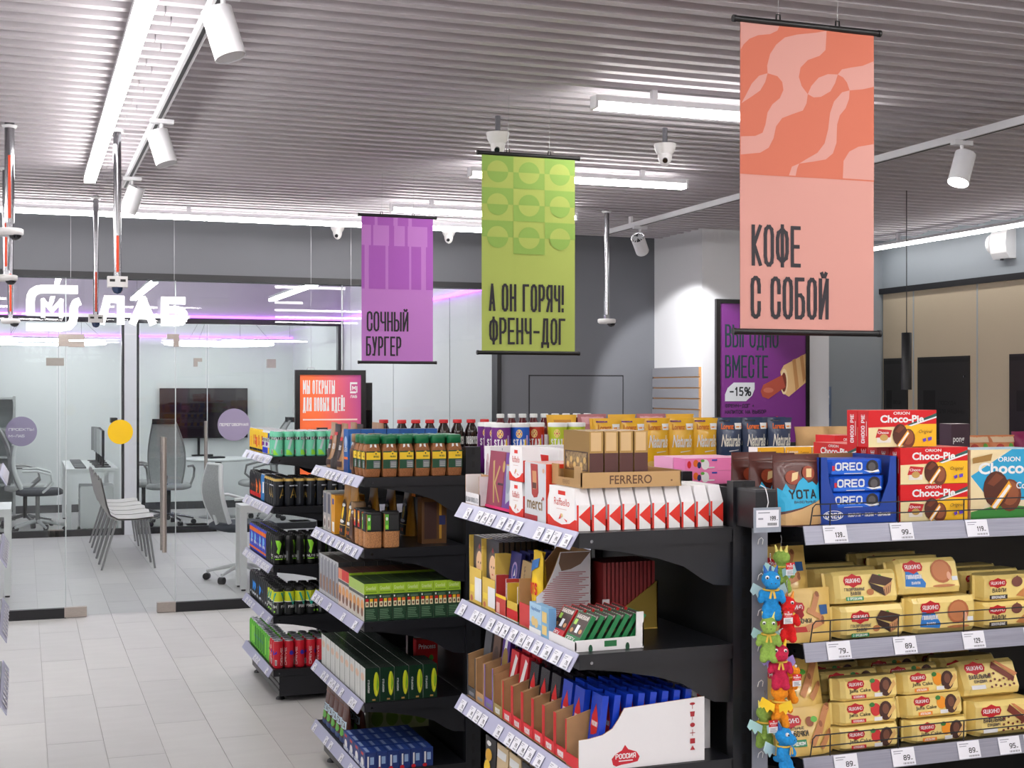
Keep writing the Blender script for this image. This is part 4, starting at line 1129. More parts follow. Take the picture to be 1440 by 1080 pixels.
put(carton('chocolate_box', .05, .30, .166, M_cardw, front=[('e', C(176, 150, 160), .5, .6, .3, .2), ('e', C(120, 100, 110), .3, .4, .2, .12), ('e', C(206, 180, 186), .6, .8, .2, .08)], right=[('r', GREYP, .12 + .11 * k, .93, .125 + .11 * k, .97) for k in range(8)]), E(3, 0, .21, .825), LEFT, 'tall white floral box lining the far end of top shelf', 'box')

# second shelf: tablets in yellow trays
YC = mat('yellow_cardboard', (224, 190, 84), .6)
ALY = MB()
ALY.box((-.052, -.006, 0), (.052, .006, .185), C(58, 58, 64), {'r': C(70, 54, 34), 'u': C(150, 150, 156)})
ALY.decal(front_of(.104, .012), .104, .185, [('e', C(96, 84, 84), .52, .60, .36, .26), ('p', C(176, 70, 70), [(.44, .84), (.52, .9), (.6, .84), (.52, .8)]), ('e', C(232, 190, 150), .52, .58, .28, .2), ('e', BLACK, .42, .60, .035, .02, 8), ('e', BLACK, .62, .60, .035, .02, 8), ('e', C(200, 80, 80), .52, .49, .06, .014, 8)])
ALY.decal(right_of(.104, .012), .012, .185, [('r', C(150, 110, 60), .3, .06 + .12 * k, .7, .1 + .12 * k) for k in range(7)])
ALYT = ('chocolate_bar', ALY.mesh('chocolate_bar'), [])
for c, (l, n, dz, dd) in enumerate(((.79, 13, .0, 0), (.675, 7, -.0, .0))):
    put(srp('display_tray', .112, .26, .10 if c == 0 else .085, .13, YC, YC, [('r', WHITE, .45, .1, .98, .75), ('r', C(240, 210, 60), .1, .3, .4, .5), ('e', C(196, 110, 70), .2, .12, .1, .09)]), E(3, 1, .142, l), LEFT, 'yellow tray of dark chocolate bars, %s end of second shelf' % ['far', 'second from far'][c], 'tray')
    for k in range(n):
        put(ALYT, E(3, 1, .03 + k * .0165, l, .005), LEFT, 'dark chocolate bar in the %s yellow tray, %s from front' % (['far', 'second'][c], ORD[k]), 'chocolate bar', 'dark chocolate bars in yellow trays', rx=-.0)
def bar(w, h, d, col, items, side=None):
    b = MB()
    b.box((-w / 2, -d / 2, 0), (w / 2, d / 2, h), col, {'r': side or col})
    b.decal(front_of(w, d), w, h, items)
    return ('chocolate_bar', b.mesh('chocolate_bar'), [])
BB = bar(.08, .165, .011, C(36, 40, 110), [('e', C(170, 150, 200), .5, .68, .26, .16), ('e', C(40, 60, 150), .5, .68, .18, .12), ('p', WHITE, [(.45, .6), (.6, .62), (.55, .74)]), ('r', C(150, 130, 100), .2, .2, .8, .34)])
GB = bar(.075, .150, .011, C(178, 150, 104), [('v', C(80, 50, 40), 'БАБАЕВСКИЙ', .4, .1, .8, .14), ('r', C(60, 90, 170), .55, .05, .9, .3), ('r', ORNG, .6, .3, .85, .4)])
RB = bar(.075, .150, .011, C(196, 36, 52), [('e', C(230, 150, 140), .4, .6, .2, .12), ('e', GRN, .5, .8, .08, .05), ('r', WHITE, .1, .4, .8, .48)])
put(srp('display_tray', .085, .2, .055, .09, C(196, 60, 50), M_cardw, [('r', YELLOW, 0, .85, 1, 1), ('r', C(230, 180, 170), .1, .1, .4, .6)]), E(3, 1, .11, .568), LEFT, 'red and white tray of navy chocolate bars on second shelf', 'tray')
for k in range(6):
    put(BB, E(3, 1, .04 + k * .024, .568, .005), LEFT, 'navy chocolate bar in the red tray, %s from front' % ORD[k], 'chocolate bar', 'navy chocolate bars', rx=-.13)
put(srp('display_tray', .085, .2, .05, .085, C(214, 180, 60), M_cardw, [('r', RED, 0, .1, 1, .6)]), E(3, 1, .11, .478), LEFT, 'yellow tray of tan and red chocolate bars', 'tray')
for k in range(6):
    put(GB if k < 3 else RB, E(3, 1, .04 + k * .024, .478, .005), LEFT, '%s chocolate bar in the yellow tray, %s from front' % ('tan' if k < 3 else 'red', ORD[k]), 'chocolate bar', 'tan and red chocolate bars', rx=-.13)
# carton with the nut-bar bag and its printed side
nb = MB()
w, d = .125, .15
nb.box((-w / 2, -d / 2, 0), (w / 2, d / 2, .003), M_card)
nb.box((-w / 2, d / 2 - .003, .003), (w / 2, d / 2, .2), M_card)
nb.box((-w / 2, -d / 2, .003), (w / 2, -d / 2 + .003, .06), C(206, 60, 60), {'b': M_card})
sp = [(-d / 2, .003), (d / 2, .003), (d / 2, .2), (-.01, .2), (-.03, .15), (-.05, .11), (-d / 2, .09)]
nb.prism(sp, w / 2 - .003, w / 2, M_cardw, lambda y, z, x: (x, y, z), M_card)
sp2 = [(-d / 2, .003), (d / 2, .003), (d / 2, .2), (.03, .2), (-.04, .12), (-d / 2, .12)]
nb.prism(sp2, -w / 2, -w / 2 + .003, M_card, lambda y, z, x: (x, y, z))
nb.decal(right_of(w, d), d, .2, [('p', C(122, 90, 66), [(.44, .99), (.98, .99), (.8, .84), (.62, .78), (.45, .76), (.40, .86)])] + [('r', C(190, 130, 134), max(.1, .42 - (.035 * (28 - k))) + .02 * (k % 3), .06 + .025 * k, .94 - .06 * ((k * 7) % 4), .072 + .025 * k) for k in range(28)])
put(('display_carton', nb.mesh('display_carton'), []), E(3, 1, .082, .355), LEFT, 'open cardboard carton with white printed side in the middle of second shelf', 'carton')
put(pillow('nut_bar_bag', .07, .03, .19, C(246, 206, 40, .3), [('p', C(40, 120, 200), [(.15, .7), (.85, .8), (.85, .92), (.2, .86)]), ('s', RED, 'NUTS', .16, .42, .16, .7), ('r', C(60, 150, 220), .15, .16, .85, .22)]), E(3, 1, .045, .372, .005), LEFT, 'yellow and blue nut bar bag in the open cardboard carton', 'bag')
put(carton('wafer_box', .13, .02, .075, C(130, 180, 216), front=[('r', C(170, 206, 232), 0, .35, .62, 1), ('t', C(60, 110, 170), 'Napolitaner', .08, .72, .16, .5), ('e', C(226, 196, 130), .2, .4, .1, .16), ('e', C(226, 196, 130), .36, .36, .1, .16), ('r', C(236, 206, 130), .68, .1, .92, .4), ('r', C(236, 206, 130), .68, .5, .92, .85), ('r', WHITE, 0, 0, .62, .18)], right=[('r', C(110, 160, 206), 0, 0, 1, 1)]), E(3, 1, .012, .262), LEFT, 'light blue wafer box at the front edge of second shelf', 'box', rx=0)
# red tablets in a yellow carton at the back
rd = MB()
w, d = .12, .155
rd.box((-w / 2, -d / 2, 0), (w / 2, d / 2, .003), YC)
sp = [(-d / 2, .003), (d / 2, .003), (d / 2, .12), (d / 2 - .004, .12), (-d / 2, .015)]
for s in (-1, 1):
    rd.prism(sp, s * w / 2 - (.003 if s > 0 else 0), s * w / 2 + (0 if s > 0 else .003), mat('dull_yellow_card', (150, 124, 40), .6), lambda y, z, x: (x, y, z))
rd.box((-w / 2, d / 2 - .003, .003), (w / 2, d / 2, .12), YC)
put(('display_carton', rd.mesh('display_carton'), []), E(3, 1, .245, .31), LEFT, 'yellow carton of red tablets at the back of second shelf', 'carton')
RT = bar(.108, .168, .0085, C(112, 26, 28), [], C(150, 40, 40))
for k in range(13):
    put(RT, E(3, 1, .178 + k * .0112, .31, .0042), LEFT, 'thin red chocolate tablet in the yellow carton, %s from front' % ORD[k], 'chocolate bar', 'thin red tablets')
# white tray of red and green bars
wt = MB()
w, d = .20, .175
wt.box((-w / 2, -d / 2, 0), (w / 2, d / 2, .003), M_cardw)
wt.box((-w / 2, -d / 2, .003), (w / 2, -d / 2 + .003, .022), M_cardw)
wt.box((-w / 2, d / 2 - .003, .003), (w / 2, d / 2, .06), M_cardw)
for s in (-1, 1):
    sp = [(-d / 2, .003), (d / 2, .003), (d / 2, .085), (d / 2 - .018, .085), (d / 2 - .02, .028), (-d / 2, .026)]
    wt.prism(sp, s * w / 2 - (.003 if s > 0 else 0), s * w / 2 + (0 if s > 0 else .003), M_cardw, lambda y, z, x: (x, y, z))
wt.decal(right_of(w, d), d, .028, [('e', DGRN, .22, .2, .03, .35), ('e', DGRN, .76, .2, .03, .35), ('r', C(30, 110, 60), .42, .3, .6, .8)])
put(('display_tray', wt.mesh('display_tray'), []), E(3, 1, .09, .13), LEFT, 'white cardboard tray of red and green bars at the near end', 'tray')
def rg(col):
    return bar(.082, .085, .011, col, [('r', C(70, 50, 46), .04, .30, .96, .98), ('s', C(236, 226, 220), 'БАБАЕВСКИЙ', .1, .8, .12, .8), ('r', C(170, 214, 90), .1, .6, .3, .76), ('r', C(230, 234, 240), .42, .38, .62, .62), ('e', C(206, 150, 100), .2, .42, .1, .07), ('e', C(206, 150, 100), .8, .45, .1, .07), ('s', WHITE, 'ОРЕХ', .1, .12, .12, .6)], col)
RG, GG = rg(C(196, 24, 34)), rg(C(22, 120, 66))
for k in range(7):
    put(RG, E(3, 1, .012 + k * .0215, .178, .005), LEFT, 'red bar leaning back in the white tray, %s from front' % ORD[k], 'chocolate bar', 'red bars in the white tray', rx=-.55)
    put(GG, E(3, 1, .012 + k * .0215, .083, .005), LEFT, 'green bar leaning back in the white tray, %s from front' % ORD[k], 'chocolate bar', 'green bars in the white tray', rx=-.55)

# third shelf: filled chocolate bars in upright trays
def drop(cx, cy, s, c=RED):
    return [('p', c, [(cx, cy + s * .62), (cx + s * .24, cy + s * .34), (cx + s * .46, cy + s * .1), (cx + s * .44, cy - s * .24), (cx + s * .12, cy - s * .36), (cx - s * .34, cy - s * .44), (cx - s * .46, cy - s * .1), (cx - s * .4, cy + s * .14), (cx - s * .2, cy + s * .36)])]
def filled(col, low):
    return bar(.058, .165, .016, col, [('r', low, 0, 0, 1, .26), ('e', WHITE, .35, .28, .22, .05)] + [('p', RED, [(.5, .86), (.7, .72), (.86, .60), (.8, .46), (.5, .42), (.24, .40), (.16, .54), (.22, .68), (.36, .76)]), ('s', WHITE, 'РОССИЯ', .24, .54, .07, .54)], col)
FBLUE, FBLK = filled(C(22, 62, 190, .25), C(60, 90, 200)), filled(C(34, 32, 40, .25), C(150, 40, 40))
FRED = bar(.058, .17, .016, C(206, 28, 44), [('p', WHITE, [(.1, .5), (.6, .95), (.9, .9), (.4, .4)]), ('r', WHITE, 0, 0, 1, .2)])
FPUR = bar(.058, .21, .014, C(84, 40, 140), [('p', WHITE, [(.4, 1), (.7, 1), (.3, 0), (0, 0), (0, .3)]), ('e', C(140, 112, 40), .5, .62, .38, .16), ('s', DBR, 'ALPEN', .1, .36, .08, .8), ('e', LIME, .8, .3, .15, .05)], C(60, 30, 110))
FBRN = bar(.058, .21, .014, C(96, 70, 56), [('r', C(196, 176, 150), .1, .1, .9, .3), ('e', C(60, 40, 34), .5, .6, .36, .14), ('r', WHITE, .1, .3, .9, .38)])
FDRK = bar(.058, .20, .014, C(70, 72, 78), [('s', LIME, '14', .3, .1, .2, .5)])
redside = C(214, 34, 44)
kinds = [(FBLUE, 'blue', redside), (FBLUE, 'blue', redside), (FBLUE, 'blue', redside), (FBLK, 'black', redside), (FBLK, 'black', redside), (FBLK, 'black', redside), (FRED, 'red and white', redside), (FRED, 'red and white', C(150, 130, 70)), (FPUR, 'purple and white', C(120, 96, 170)), (FBRN, 'brown', M_card), (FDRK, 'grey', C(50, 50, 54))]
for k, (tp, ds, edge) in enumerate(kinds):
    l = .052 + k * .0755
    if k:
        T = MB()
        w, d = .072, .30
        T.box((-w / 2, -d / 2, 0), (w / 2, d / 2, .003), M_card)
        T.box((-w / 2, -d / 2, .003), (w / 2, -d / 2 + .003, .03), edge, {'b': M_card})
        for s in (-1, 1):
            hh = .115 if k < 8 else .13
            sp = [(-d / 2, .003), (d / 2, .003), (d / 2, .14), (-.04, .14), (-.08, hh + .01), (-d / 2, hh - .01)]
            T.prism(sp, s * w / 2 - (.0035 if s > 0 else 0), s * w / 2 + (0 if s > 0 else .0035), M_card, lambda y, z, x: (x, y, z))
            T.box((s * w / 2 - (.006 if s > 0 else 0), -d / 2 - .0008, .003), (s * w / 2 + (0 if s > 0 else .006), -d / 2, hh - .01), edge)
        T.box((-w / 2, d / 2 - .003, .003), (w / 2, d / 2, .14), M_card)
        T.decal(front_of(w, d), w, .03, [('s', WHITE, 'РОССИЯ', .2, .2, .5, .5)] if k < 8 else [('r', GREYP, .2, .3, .8, .6)])
        put(('display_tray', T.mesh('display_tray'), []), E(3, 2, .156, l), LEFT, 'upright cardboard tray of %s bars, third shelf, %s from camera' % (ds, ORD[k]), 'tray')
    for j in range(8):
        put(tp, E(3, 2, .045 + j * .031 + (.012 if k == 0 else 0), l, .0045), LEFT, '%s chocolate bar, third shelf, %s tray from camera, %s from front' % (ds, ORD[k], ORD[j]), 'chocolate bar', 'bars on the third shelf', rx=-.12)
wc_ = MB()
d = .325
cut = [(-d / 2, 0), (d / 2, 0), (d / 2, .152), (-d / 2 + .115, .140), (-d / 2 + .10, .115), (-d / 2 + .085, .095), (-d / 2 + .06, .082), (-d / 2 + .025, .076), (-d / 2, .075)]
wc_.prism(cut, .0365, .040, M_cardw, lambda y, z, x: (x, y, z), M_card)
wc_.box((-.036, -d / 2, 0), (.0365, d / 2, .003), M_card)
wc_.box((-.036, d / 2 - .003, .003), (.0365, d / 2, .14), M_cardw)
wc_.box((-.036, -d / 2, .003), (.0365, -d / 2 + .003, .03), redside, {'b': M_card})
sym = C(170, 40, 50)
S_ = plane((.040, -d / 2, 0), (0, 1, 0), (0, 0, 1))
wc_.decal(S_, d, .152, [('p', C(196, 24, 44), [(.36, .36), (.385, .29), (.45, .24), (.475, .16), (.46, .09), (.40, .07), (.335, .06), (.29, .04), (.265, .07), (.255, .16), (.285, .23), (.335, .28)]), ('s', WHITE, 'РОССИЯ', .285, .15, .08, .16), ('r', WHITE, .31, .11, .42, .125),
     ('e', sym, .9, .9, .022, .02), ('r', sym, .898, .82, .902, .9), ('p', sym, [(.88, .78), (.92, .78), (.915, .7), (.885, .7)]), ('r', sym, .898, .65, .902, .7), ('e', sym, .9, .57, .02, .035), ('r', sym, .898, .40, .902, .5), ('r', sym, .88, .44, .92, .45), ('r', sym, .88, .28, .92, .36), ('p', sym, [(.88, .18), (.92, .18), (.9, .25)])])
put(('display_carton', wc_.mesh('display_carton'), []), E(3, 2, .1645, .048), LEFT, 'white display carton with red drop logo at the near end of third shelf', 'carton')
w2 = MB()
w2.box((-.06, -.03, 0), (.06, .03, .175), M_cardw)
w2.decal(right_of(.12, .06), .06, .175, [('e', sym, .5, .9, .14, .02), ('r', sym, .49, .82, .51, .9), ('p', sym, [(.38, .78), (.62, .78), (.6, .7), (.4, .7)]), ('e', sym, .5, .57, .12, .035), ('r', sym, .49, .40, .51, .5), ('r', sym, .38, .28, .62, .36), ('p', sym, [(.38, .18), (.62, .18), (.5, .25)])])
put(('display_carton', w2.mesh('display_carton'), []), E(3, 2, .362, .16), LEFT, 'narrow white carton with red handling symbols behind the large one', 'carton')
# fourth shelf: snack pouches just in view
SNK = pouch('snack_pouch', .09, .04, .17, C(40, 40, 44), [('e', C(226, 170, 40), .5, .72, .3, .1), ('e', WHITE, .4, .9, .2, .04), ('e', YELLOW, .5, .5, .3, .14)])
SNK2 = pouch('snack_pouch', .09, .04, .17, C(214, 190, 150), [('r', WHITE, .1, .8, .9, .92), ('e', GRN, .5, .5, .3, .1)])
for k in range(8):
    for j in range(2):
        put(SNK if k in (0, 3, 4, 7) else SNK2, E(3, 3, .05 + .06 * j, .06 + k * .1), LEFT, '%s snack pouch on fourth shelf, %s from camera, %s line' % ('black and yellow' if k in (0, 3, 4, 7) else 'cream', ORD[k], ORD[j]), 'pouch', 'snack pouches')
# ================================================================== cookie run, front side
YF = EY[3] + EL / 2 - .01 - .485      # front edge of the cookie shelves
CP_RED, CP_YEL = C(214, 12, 24), C(246, 190, 30)
def logo(cx, cy, rx, ry, ink='ЯШКИНО'):
    return [('p', C(190, 18, 30), [(cx - rx, cy), (cx - rx * .85, cy + ry * .6), (cx - rx * .45, cy + ry * .65), (cx, cy + ry), (cx + rx * .45, cy + ry * .65), (cx + rx * .85, cy + ry * .6), (cx + rx, cy), (cx + rx * .85, cy - ry * .6), (cx + rx * .45, cy - ry * .65), (cx, cy - ry), (cx - rx * .45, cy - ry * .65), (cx - rx * .85, cy - ry * .6)]),
            ('s', WHITE, ink, cx - rx * .78, cy - ry * .3, ry * .62, rx * 1.56, .13)]
def choco(cx, cy, s, ar):
    """a bitten chocolate pie beside a whole one"""
    A = lambda x, y, rx, ry, c: ('e', c, cx + x * s, cy + y * s * ar, rx * s, ry * s * ar)
    return [A(.34, -.12, .46, .56, C(112, 56, 34)), A(.34, -.05, .36, .42, C(150, 84, 52)), A(-.2, .1, .5, .62, C(86, 40, 26)), ('p', C(240, 170, 40), [(cx - .42 * s, cy - .5 * s * ar), (cx + .3 * s, cy + .38 * s * ar), (cx + .42 * s, cy + .18 * s * ar), (cx - .2 * s, cy - .62 * s * ar)]), ('p', C(246, 240, 236), [(cx - .36 * s, cy - .5 * s * ar), (cx + .3 * s, cy + .26 * s * ar), (cx + .37 * s, cy + .18 * s * ar), (cx - .26 * s, cy - .58 * s * ar)]), ('p', C(120, 60, 36), [(cx - .55 * s, cy + .3 * s * ar), (cx - .2 * s, cy + .66 * s * ar), (cx + .1 * s, cy + .5 * s * ar), (cx - .3 * s, cy + .2 * s * ar)])]
CPF = [('r', CP_YEL, .5, 0, 1, .62), ('p', C(240, 222, 170), [(0, .0), (.62, .0), (.5, .62), (0, .55)]), ('p', CP_RED, [(0, .53), (.5, .56), (1, .86), (1, 1), (0, 1)]), ('p', C(40, 92, 84), [(.56, .6), (1, .92), (1, .80), (.62, .56)]), ('p', WHITE, [(.58, .58), (1, .83), (1, .79), (.62, .56)]), ('t', WHITE, 'Choco-Pie', .17, .66, .21, .64, .035), ('t', WHITE, 'ORION', .36, .88, .08, .24, .02), ('p', C(200, 40, 44), [(.1, .26), (.14, .5), (.34, .46), (.3, .2)]), ('r', C(240, 230, 220), .12, .12, .32, .26), ('t', WHITE, 'Choco', .13, .36, .07, .16, .02), ('e', C(200, 160, 90), .22, .26, .06, .09)] + choco(.5, .28, .22, 2.2) + [('t', BRN, 'Original', .73, .34, .12, .2, 0, .3), ('p', VIO, [(.78, .2), (.83, .24), (.84, .16), (.8, .12)]), ('p', VIO, [(.86, .24), (.92, .27), (.92, .18), (.87, .15)])]
def cpbox(w, d, h, front, end):
    b = MB()
    b.box((-w / 2, -d / 2, 0), (w / 2, d / 2, h), CP_RED, {'u': C(226, 110, 100)})
    b.decal(front_of(w, d), w, h, front)
    b.decal(left_of(w, d), d, h, end)
    b.decal(right_of(w, d), d, h, end)
    return ('cake_box', b.mesh('cake_box'), [])
CPE = [('v', WHITE, 'CHOCO PIE', .66, .1, .8, .34), ('r', WHITE, .8, .3, .84, .7)]
CP = cpbox(.203, .045, .0915, CPF, CPE)
def at(x, y, z):
    return (x, y, z)
ZT, Z2, Z3 = LV[3][0] + .0008, LV[3][1] + .0008, LV[3][2] + .0008
for lev in range(2):
    for k in range(3):
        put(CP, at(2.155, YF + .055 + k * .047, ZT + lev * .0925), 0, 'red and yellow chocolate pie box, %s level of the stack, %s from front' % (['lower', 'upper'][lev], ORD[k]), 'box', 'chocolate pie boxes on the cookie shelf')
for k in range(2):
    put(CP, at(2.075, YF + .075 + k * .047, ZT + .186), 0, 'red chocolate pie box lying on top of the stack, %s from front' % ORD[k], 'box', 'chocolate pie boxes on the cookie shelf')
CPT = cpbox(.203, .045, .0915, CPF, CPE)
for k in range(3):
    for lev in range(2):
        put(CPT, at(2.085 + k * .047, YF + .335, ZT + lev * .0925), LEFT, 'red chocolate pie box turned end-on behind the blue display, %s from left, %s' % (ORD[k], ['lower', 'upper'][lev]), 'box', 'end-on chocolate pie boxes')
OCF = [('p', C(40, 160, 206), [(.0, .62), (.55, 1), (1, 1), (1, .3), (.3, .2)]), ('p', C(236, 216, 170), [(0, .62), (.5, 1), (0, 1)]), ('p', C(236, 216, 170), [(0, .0), (0, .6), (.25, .25)]), ('p', C(60, 140, 60), [(0, 0), (1, 0), (1, .12), (.4, .2), (0, .1)]), ('t', WHITE, 'ORION', .36, .82, .07, .3, .02), ('t', WHITE, 'Choco-Pie', .1, .64, .17, .95, .03)] + choco(.4, .38, .34, 1.25) + [('t', WHITE, 'Coconut', .6, .42, .1, .38, .02), ('p', C(160, 120, 60), [(.02, .88), (.28, .94), (.26, .84), (.02, .8)])]
OC = carton('cake_box', .235, .06, .176, C(236, 220, 186), front=OCF, left=[('r', C(230, 210, 170), 0, 0, 1, 1)], cols={'u': C(180, 210, 226)})
for k in range(2):
    put(OC, at(2.382, YF + .06 + k * .065, ZT), 0, 'tall blue coconut chocolate pie box at the right edge, %s from front' % ORD[k], 'box')
# blue display carton with sandwich-cookie packs
OB = C(24, 66, 160)
ox0, ox1, od, oh = 1.822, 2.046, .19, .164
ow = ox1 - ox0
o_ = MB()
t = .003
o_.box((-ow / 2, -od / 2, 0), (ow / 2, od / 2, t), OB)
o_.box((-ow / 2, od / 2 - t, t), (ow / 2, od / 2, oh), M_card)
for s in (-1, 1):
    o_.box((s * ow / 2 - (t if s > 0 else 0), -od / 2, t), (s * ow / 2 + (0 if s > 0 else t), od / 2, oh), OB)
for poly in ([(-ow / 2, t), (ow / 2, t), (ow / 2, .040), (.075, .040), (-.06, .040), (-ow / 2, .040)], [(-ow / 2, .040), (-.06, .040), (-.085, .1), (-.092, oh), (-ow / 2, oh)], [(.06, .040), (ow / 2, .040), (ow / 2, oh), (.092, oh), (.085, .1)]):
    o_.prism(poly, -od / 2, -od / 2 + t, OB, lambda x, z, y: (x, y, z))
o_.decal(front_of(ow, od), ow, oh, [('e', C(236, 240, 246), .17, .13, .13, .075), ('e', OB, .17, .13, .12, .065), ('s', WHITE, 'OREO', .07, .085, .085, .2, .2), ('s', WHITE, 'ПОКРУТИ - ЛИЗНИ - ОБМАКНИ', .36, .1, .055, .56, .14)])
put(('display_carton', o_.mesh('display_carton'), []), at((ox0 + ox1) / 2, YF + .035 + od / 2, ZT), 0, 'blue display carton of sandwich cookie packs on the cookie shelf', 'carton')
def flow(name, w, d, h, col, items, fin=None, mid=.38):
    b = MB()
    st = [(-.5, .05, .96), (-.465, .05, .96), (-.43, .72, .97), (-mid, 1, 1), (mid, 1, 1), (.43, .72, .97), (.465, .05, .96), (.5, .05, .96)]
    rows = []
    for x, k, kz in st:
        row = []
        for y, z in ((-.5, .14), (-.5, .5), (-.5, .86), (-.36, 1), (.36, 1), (.5, .86), (.5, .14), (.36, 0), (-.36, 0)):
            row.append((x * w, y * d * k, h / 2 + (z - .5) * h * (kz if k > .1 else .94)))
        rows.append(row)
    b.grid([r[::-1] for r in rows], col, True, False)
    b.face(rows[0], col)
    b.face(rows[-1][::-1], col)
    b.decal(plane((-w / 2, -d / 2 - .0008, 0), (1, 0, 0), (0, 0, 1)), w, h, items)
    return (name, b.mesh(name), [])
ORE = flow('cookie_pack', .178, .045, .040, C(24, 84, 200, .3), [('r', C(30, 110, 226), .1, .1, .88, .3), ('s', C(226, 232, 240), 'OREO', .16, .3, .5, .44, .2), ('e', C(44, 40, 44), .76, .52, .1, .42), ('e', C(90, 86, 88), .755, .52, .06, .26), ('p', WHITE, [(.62, .3), (.72, .14), (.88, .2), (.86, .34), (.76, .24)]), ('r', C(206, 40, 60), .11, .3, .15, .6), ('r', WHITE, .3, .1, .6, .14)])
for k in range(3):
    for j in range(2):
        put(ORE, at((ox0 + ox1) / 2 + (.004 if k == 1 else -.002), YF + .035 + .032 + j * .05, ZT + .035 + k * .0415), 0, 'blue sandwich cookie pack in the blue carton, %s layer, %s from front' % (['lowest', 'middle', 'top'][k], ORD[j]), 'pack', 'cookie packs in the blue carton')
b = MB()
for k in range(2):
    b.box((-.088, -.05 + k * .05, 0), (.088, -.004 + k * .05, .0325), C(24, 84, 200, .3))
put(('cookie_pack', b.mesh('cookie_pack'), []), at((ox0 + ox1) / 2, YF + .035 + .059, ZT + .0032), 0, 'blue cookie pack at the bottom of the blue carton', 'pack')
# wafer pouches at the end of the top shelf
YOT = pouch('wafer_pouch', .128, .06, .172, mat('chocolate_pouch', (84, 34, 26), .3, coat=.3), [('p', C(34, 170, 214), [(.03, .32), (.03, .54), (.12, .5), (.2, .6), (.28, .52), (.38, .5), (.48, .62), (.6, .68), (.7, .6), (.8, .62), (.9, .56), (.97, .62), (.97, .36), (.5, .26), (.03, .2)]), ('p', TAN, [(.03, .02), (.97, .02), (.97, .36), (.5, .24), (.03, .16)]), ('s', BLACK, 'YOTA', .24, .38, .13, .62, .2), ('s', DBR, 'ВАФЕЛЬНЫЕ', .34, .32, .035, .5), ('e', C(150, 60, 30), .36, .68, .16, .1), ('p', C(226, 196, 140), [(.32, .62), (.46, .66), (.5, .76), (.36, .74)]), ('e', C(150, 60, 30), .72, .74, .14, .1), ('p', C(226, 196, 140), [(.66, .68), (.78, .68), (.8, .8), (.68, .8)]), ('r', C(110, 60, 46), .03, .9, .97, .91)], seal=.06)
put(YOT, at(1.764, YF + .05, ZT), 0, 'brown and turquoise wafer pouch, frontmost beside the blue carton', 'pouch')
put(YOT, at(1.742, YF + .125, ZT), .0, 'brown and turquoise wafer pouch, second of three', 'pouch')
put(YOT, at(1.735, YF + .20, ZT), 0, 'brown and turquoise wafer pouch, rearmost of three', 'pouch')

# packs of biscuits
YW = mat('pale_yellow_flowpack', (240, 214, 132), .3, coat=.35, noise=(16, .05), bump=.9)
YW2 = mat('gold_flowpack', (224, 188, 104), .28, coat=.4, noise=(16, .06), bump=.9)
def stick(cx, cy, a, s, ar, c=C(196, 132, 84)):
    ca, sa = math.cos(a), math.sin(a)
    return [('p', c, [(cx + (x * ca - y * sa) * s, cy + (x * sa + y * ca) * s * ar) for x, y in ((-.5, -.14), (.5, -.14), (.5, .14), (-.5, .14))]), ('e', C(150, 90, 56), cx + .5 * ca * s, cy + .5 * sa * s * ar, .10 * s, .13 * s * ar)]
TUB1 = pouch('wafer_pack', .155, .075, .125, YW2, logo(.3, .66, .19, .13) + [('s', BLACK, 'ТРУБОЧКИ', .18, .36, .09, .4), ('r', C(190, 40, 30), .2, .2, .52, .3), ('r', C(40, 90, 150), .76, .5, .92, .68)] + stick(.68, .7, 1.1, .34, 1.2) + stick(.66, .52, -.5, .3, 1.2) + stick(.62, .32, .3, .34, 1.2, C(206, 140, 90)), seal=.05)
TUB2 = pouch('wafer_pack', .16, .08, .112, YW2, logo(.24, .72, .2, .15) + [('s', BLACK, 'ТРУБОЧКИ', .1, .4, .12, .42), ('s', BLACK, 'ВАФЕЛЬНЫЕ', .1, .54, .06, .36), ('r', C(20, 130, 84), .1, .2, .46, .34), ('s', WHITE, 'С ФУНДУКОМ', .12, .23, .07, .32), ('e', C(150, 84, 50), .58, .68, .07, .1), ('e', GRN, .66, .72, .06, .06)] + stick(.82, .7, 1.0, .4, 1.5) + stick(.66, .42, .9, .34, 1.5) + stick(.82, .3, .7, .3, 1.5), seal=.05)
def slab(cx, cy, s, ar, c1=C(72, 40, 30), c2=C(206, 150, 100)):
    return [('p', c1, [(cx - .5 * s, cy + .1 * s * ar), (cx - .3 * s, cy + .42 * s * ar), (cx + .5 * s, cy + .2 * s * ar), (cx + .3 * s, cy - .1 * s * ar)]), ('p', C(50, 26, 20), [(cx - .5 * s, cy + .1 * s * ar), (cx + .06 * s, cy - .12 * s * ar), (cx + .1 * s, cy - .46 * s * ar), (cx - .4 * s, cy - .15 * s * ar)]), ('p', c2, [(cx + .06 * s, cy - .12 * s * ar), (cx + .45 * s, cy + .1 * s * ar), (cx + .34 * s, cy - .34 * s * ar), (cx + .1 * s, cy - .46 * s * ar)])] + [('p', C(110, 70, 50), [(cx + (.08 + .09 * k) * s, cy + (-.2 + .05 * k) * s * ar), (cx + (.11 + .09 * k) * s, cy + (-.18 + .05 * k) * s * ar), (cx + (.13 + .07 * k) * s, cy + (-.42 + .04 * k) * s * ar), (cx + (.1 + .07 * k) * s, cy + (-.44 + .04 * k) * s * ar)]) for k in range(4)]
GLZ = flow('wafer_pack', .21, .075, .078, YW, logo(.3, .68, .13, .22) + [('s', C(110, 96, 80), 'ГЛАЗИРОВАННЫЕ', .17, .36, .1, .28), ('s', C(110, 96, 80), 'ВАФЛИ', .25, .22, .12, .14), ('r', C(20, 140, 84), .18, .06, .42, .18), ('s', WHITE, 'С ОРЕШКАМИ', .2, .08, .08, .2), ('e', C(190, 120, 70), .52, .3, .05, .1), ('e', GRN, .67, .74, .03, .1)] + slab(.68, .52, .34, 2.4))
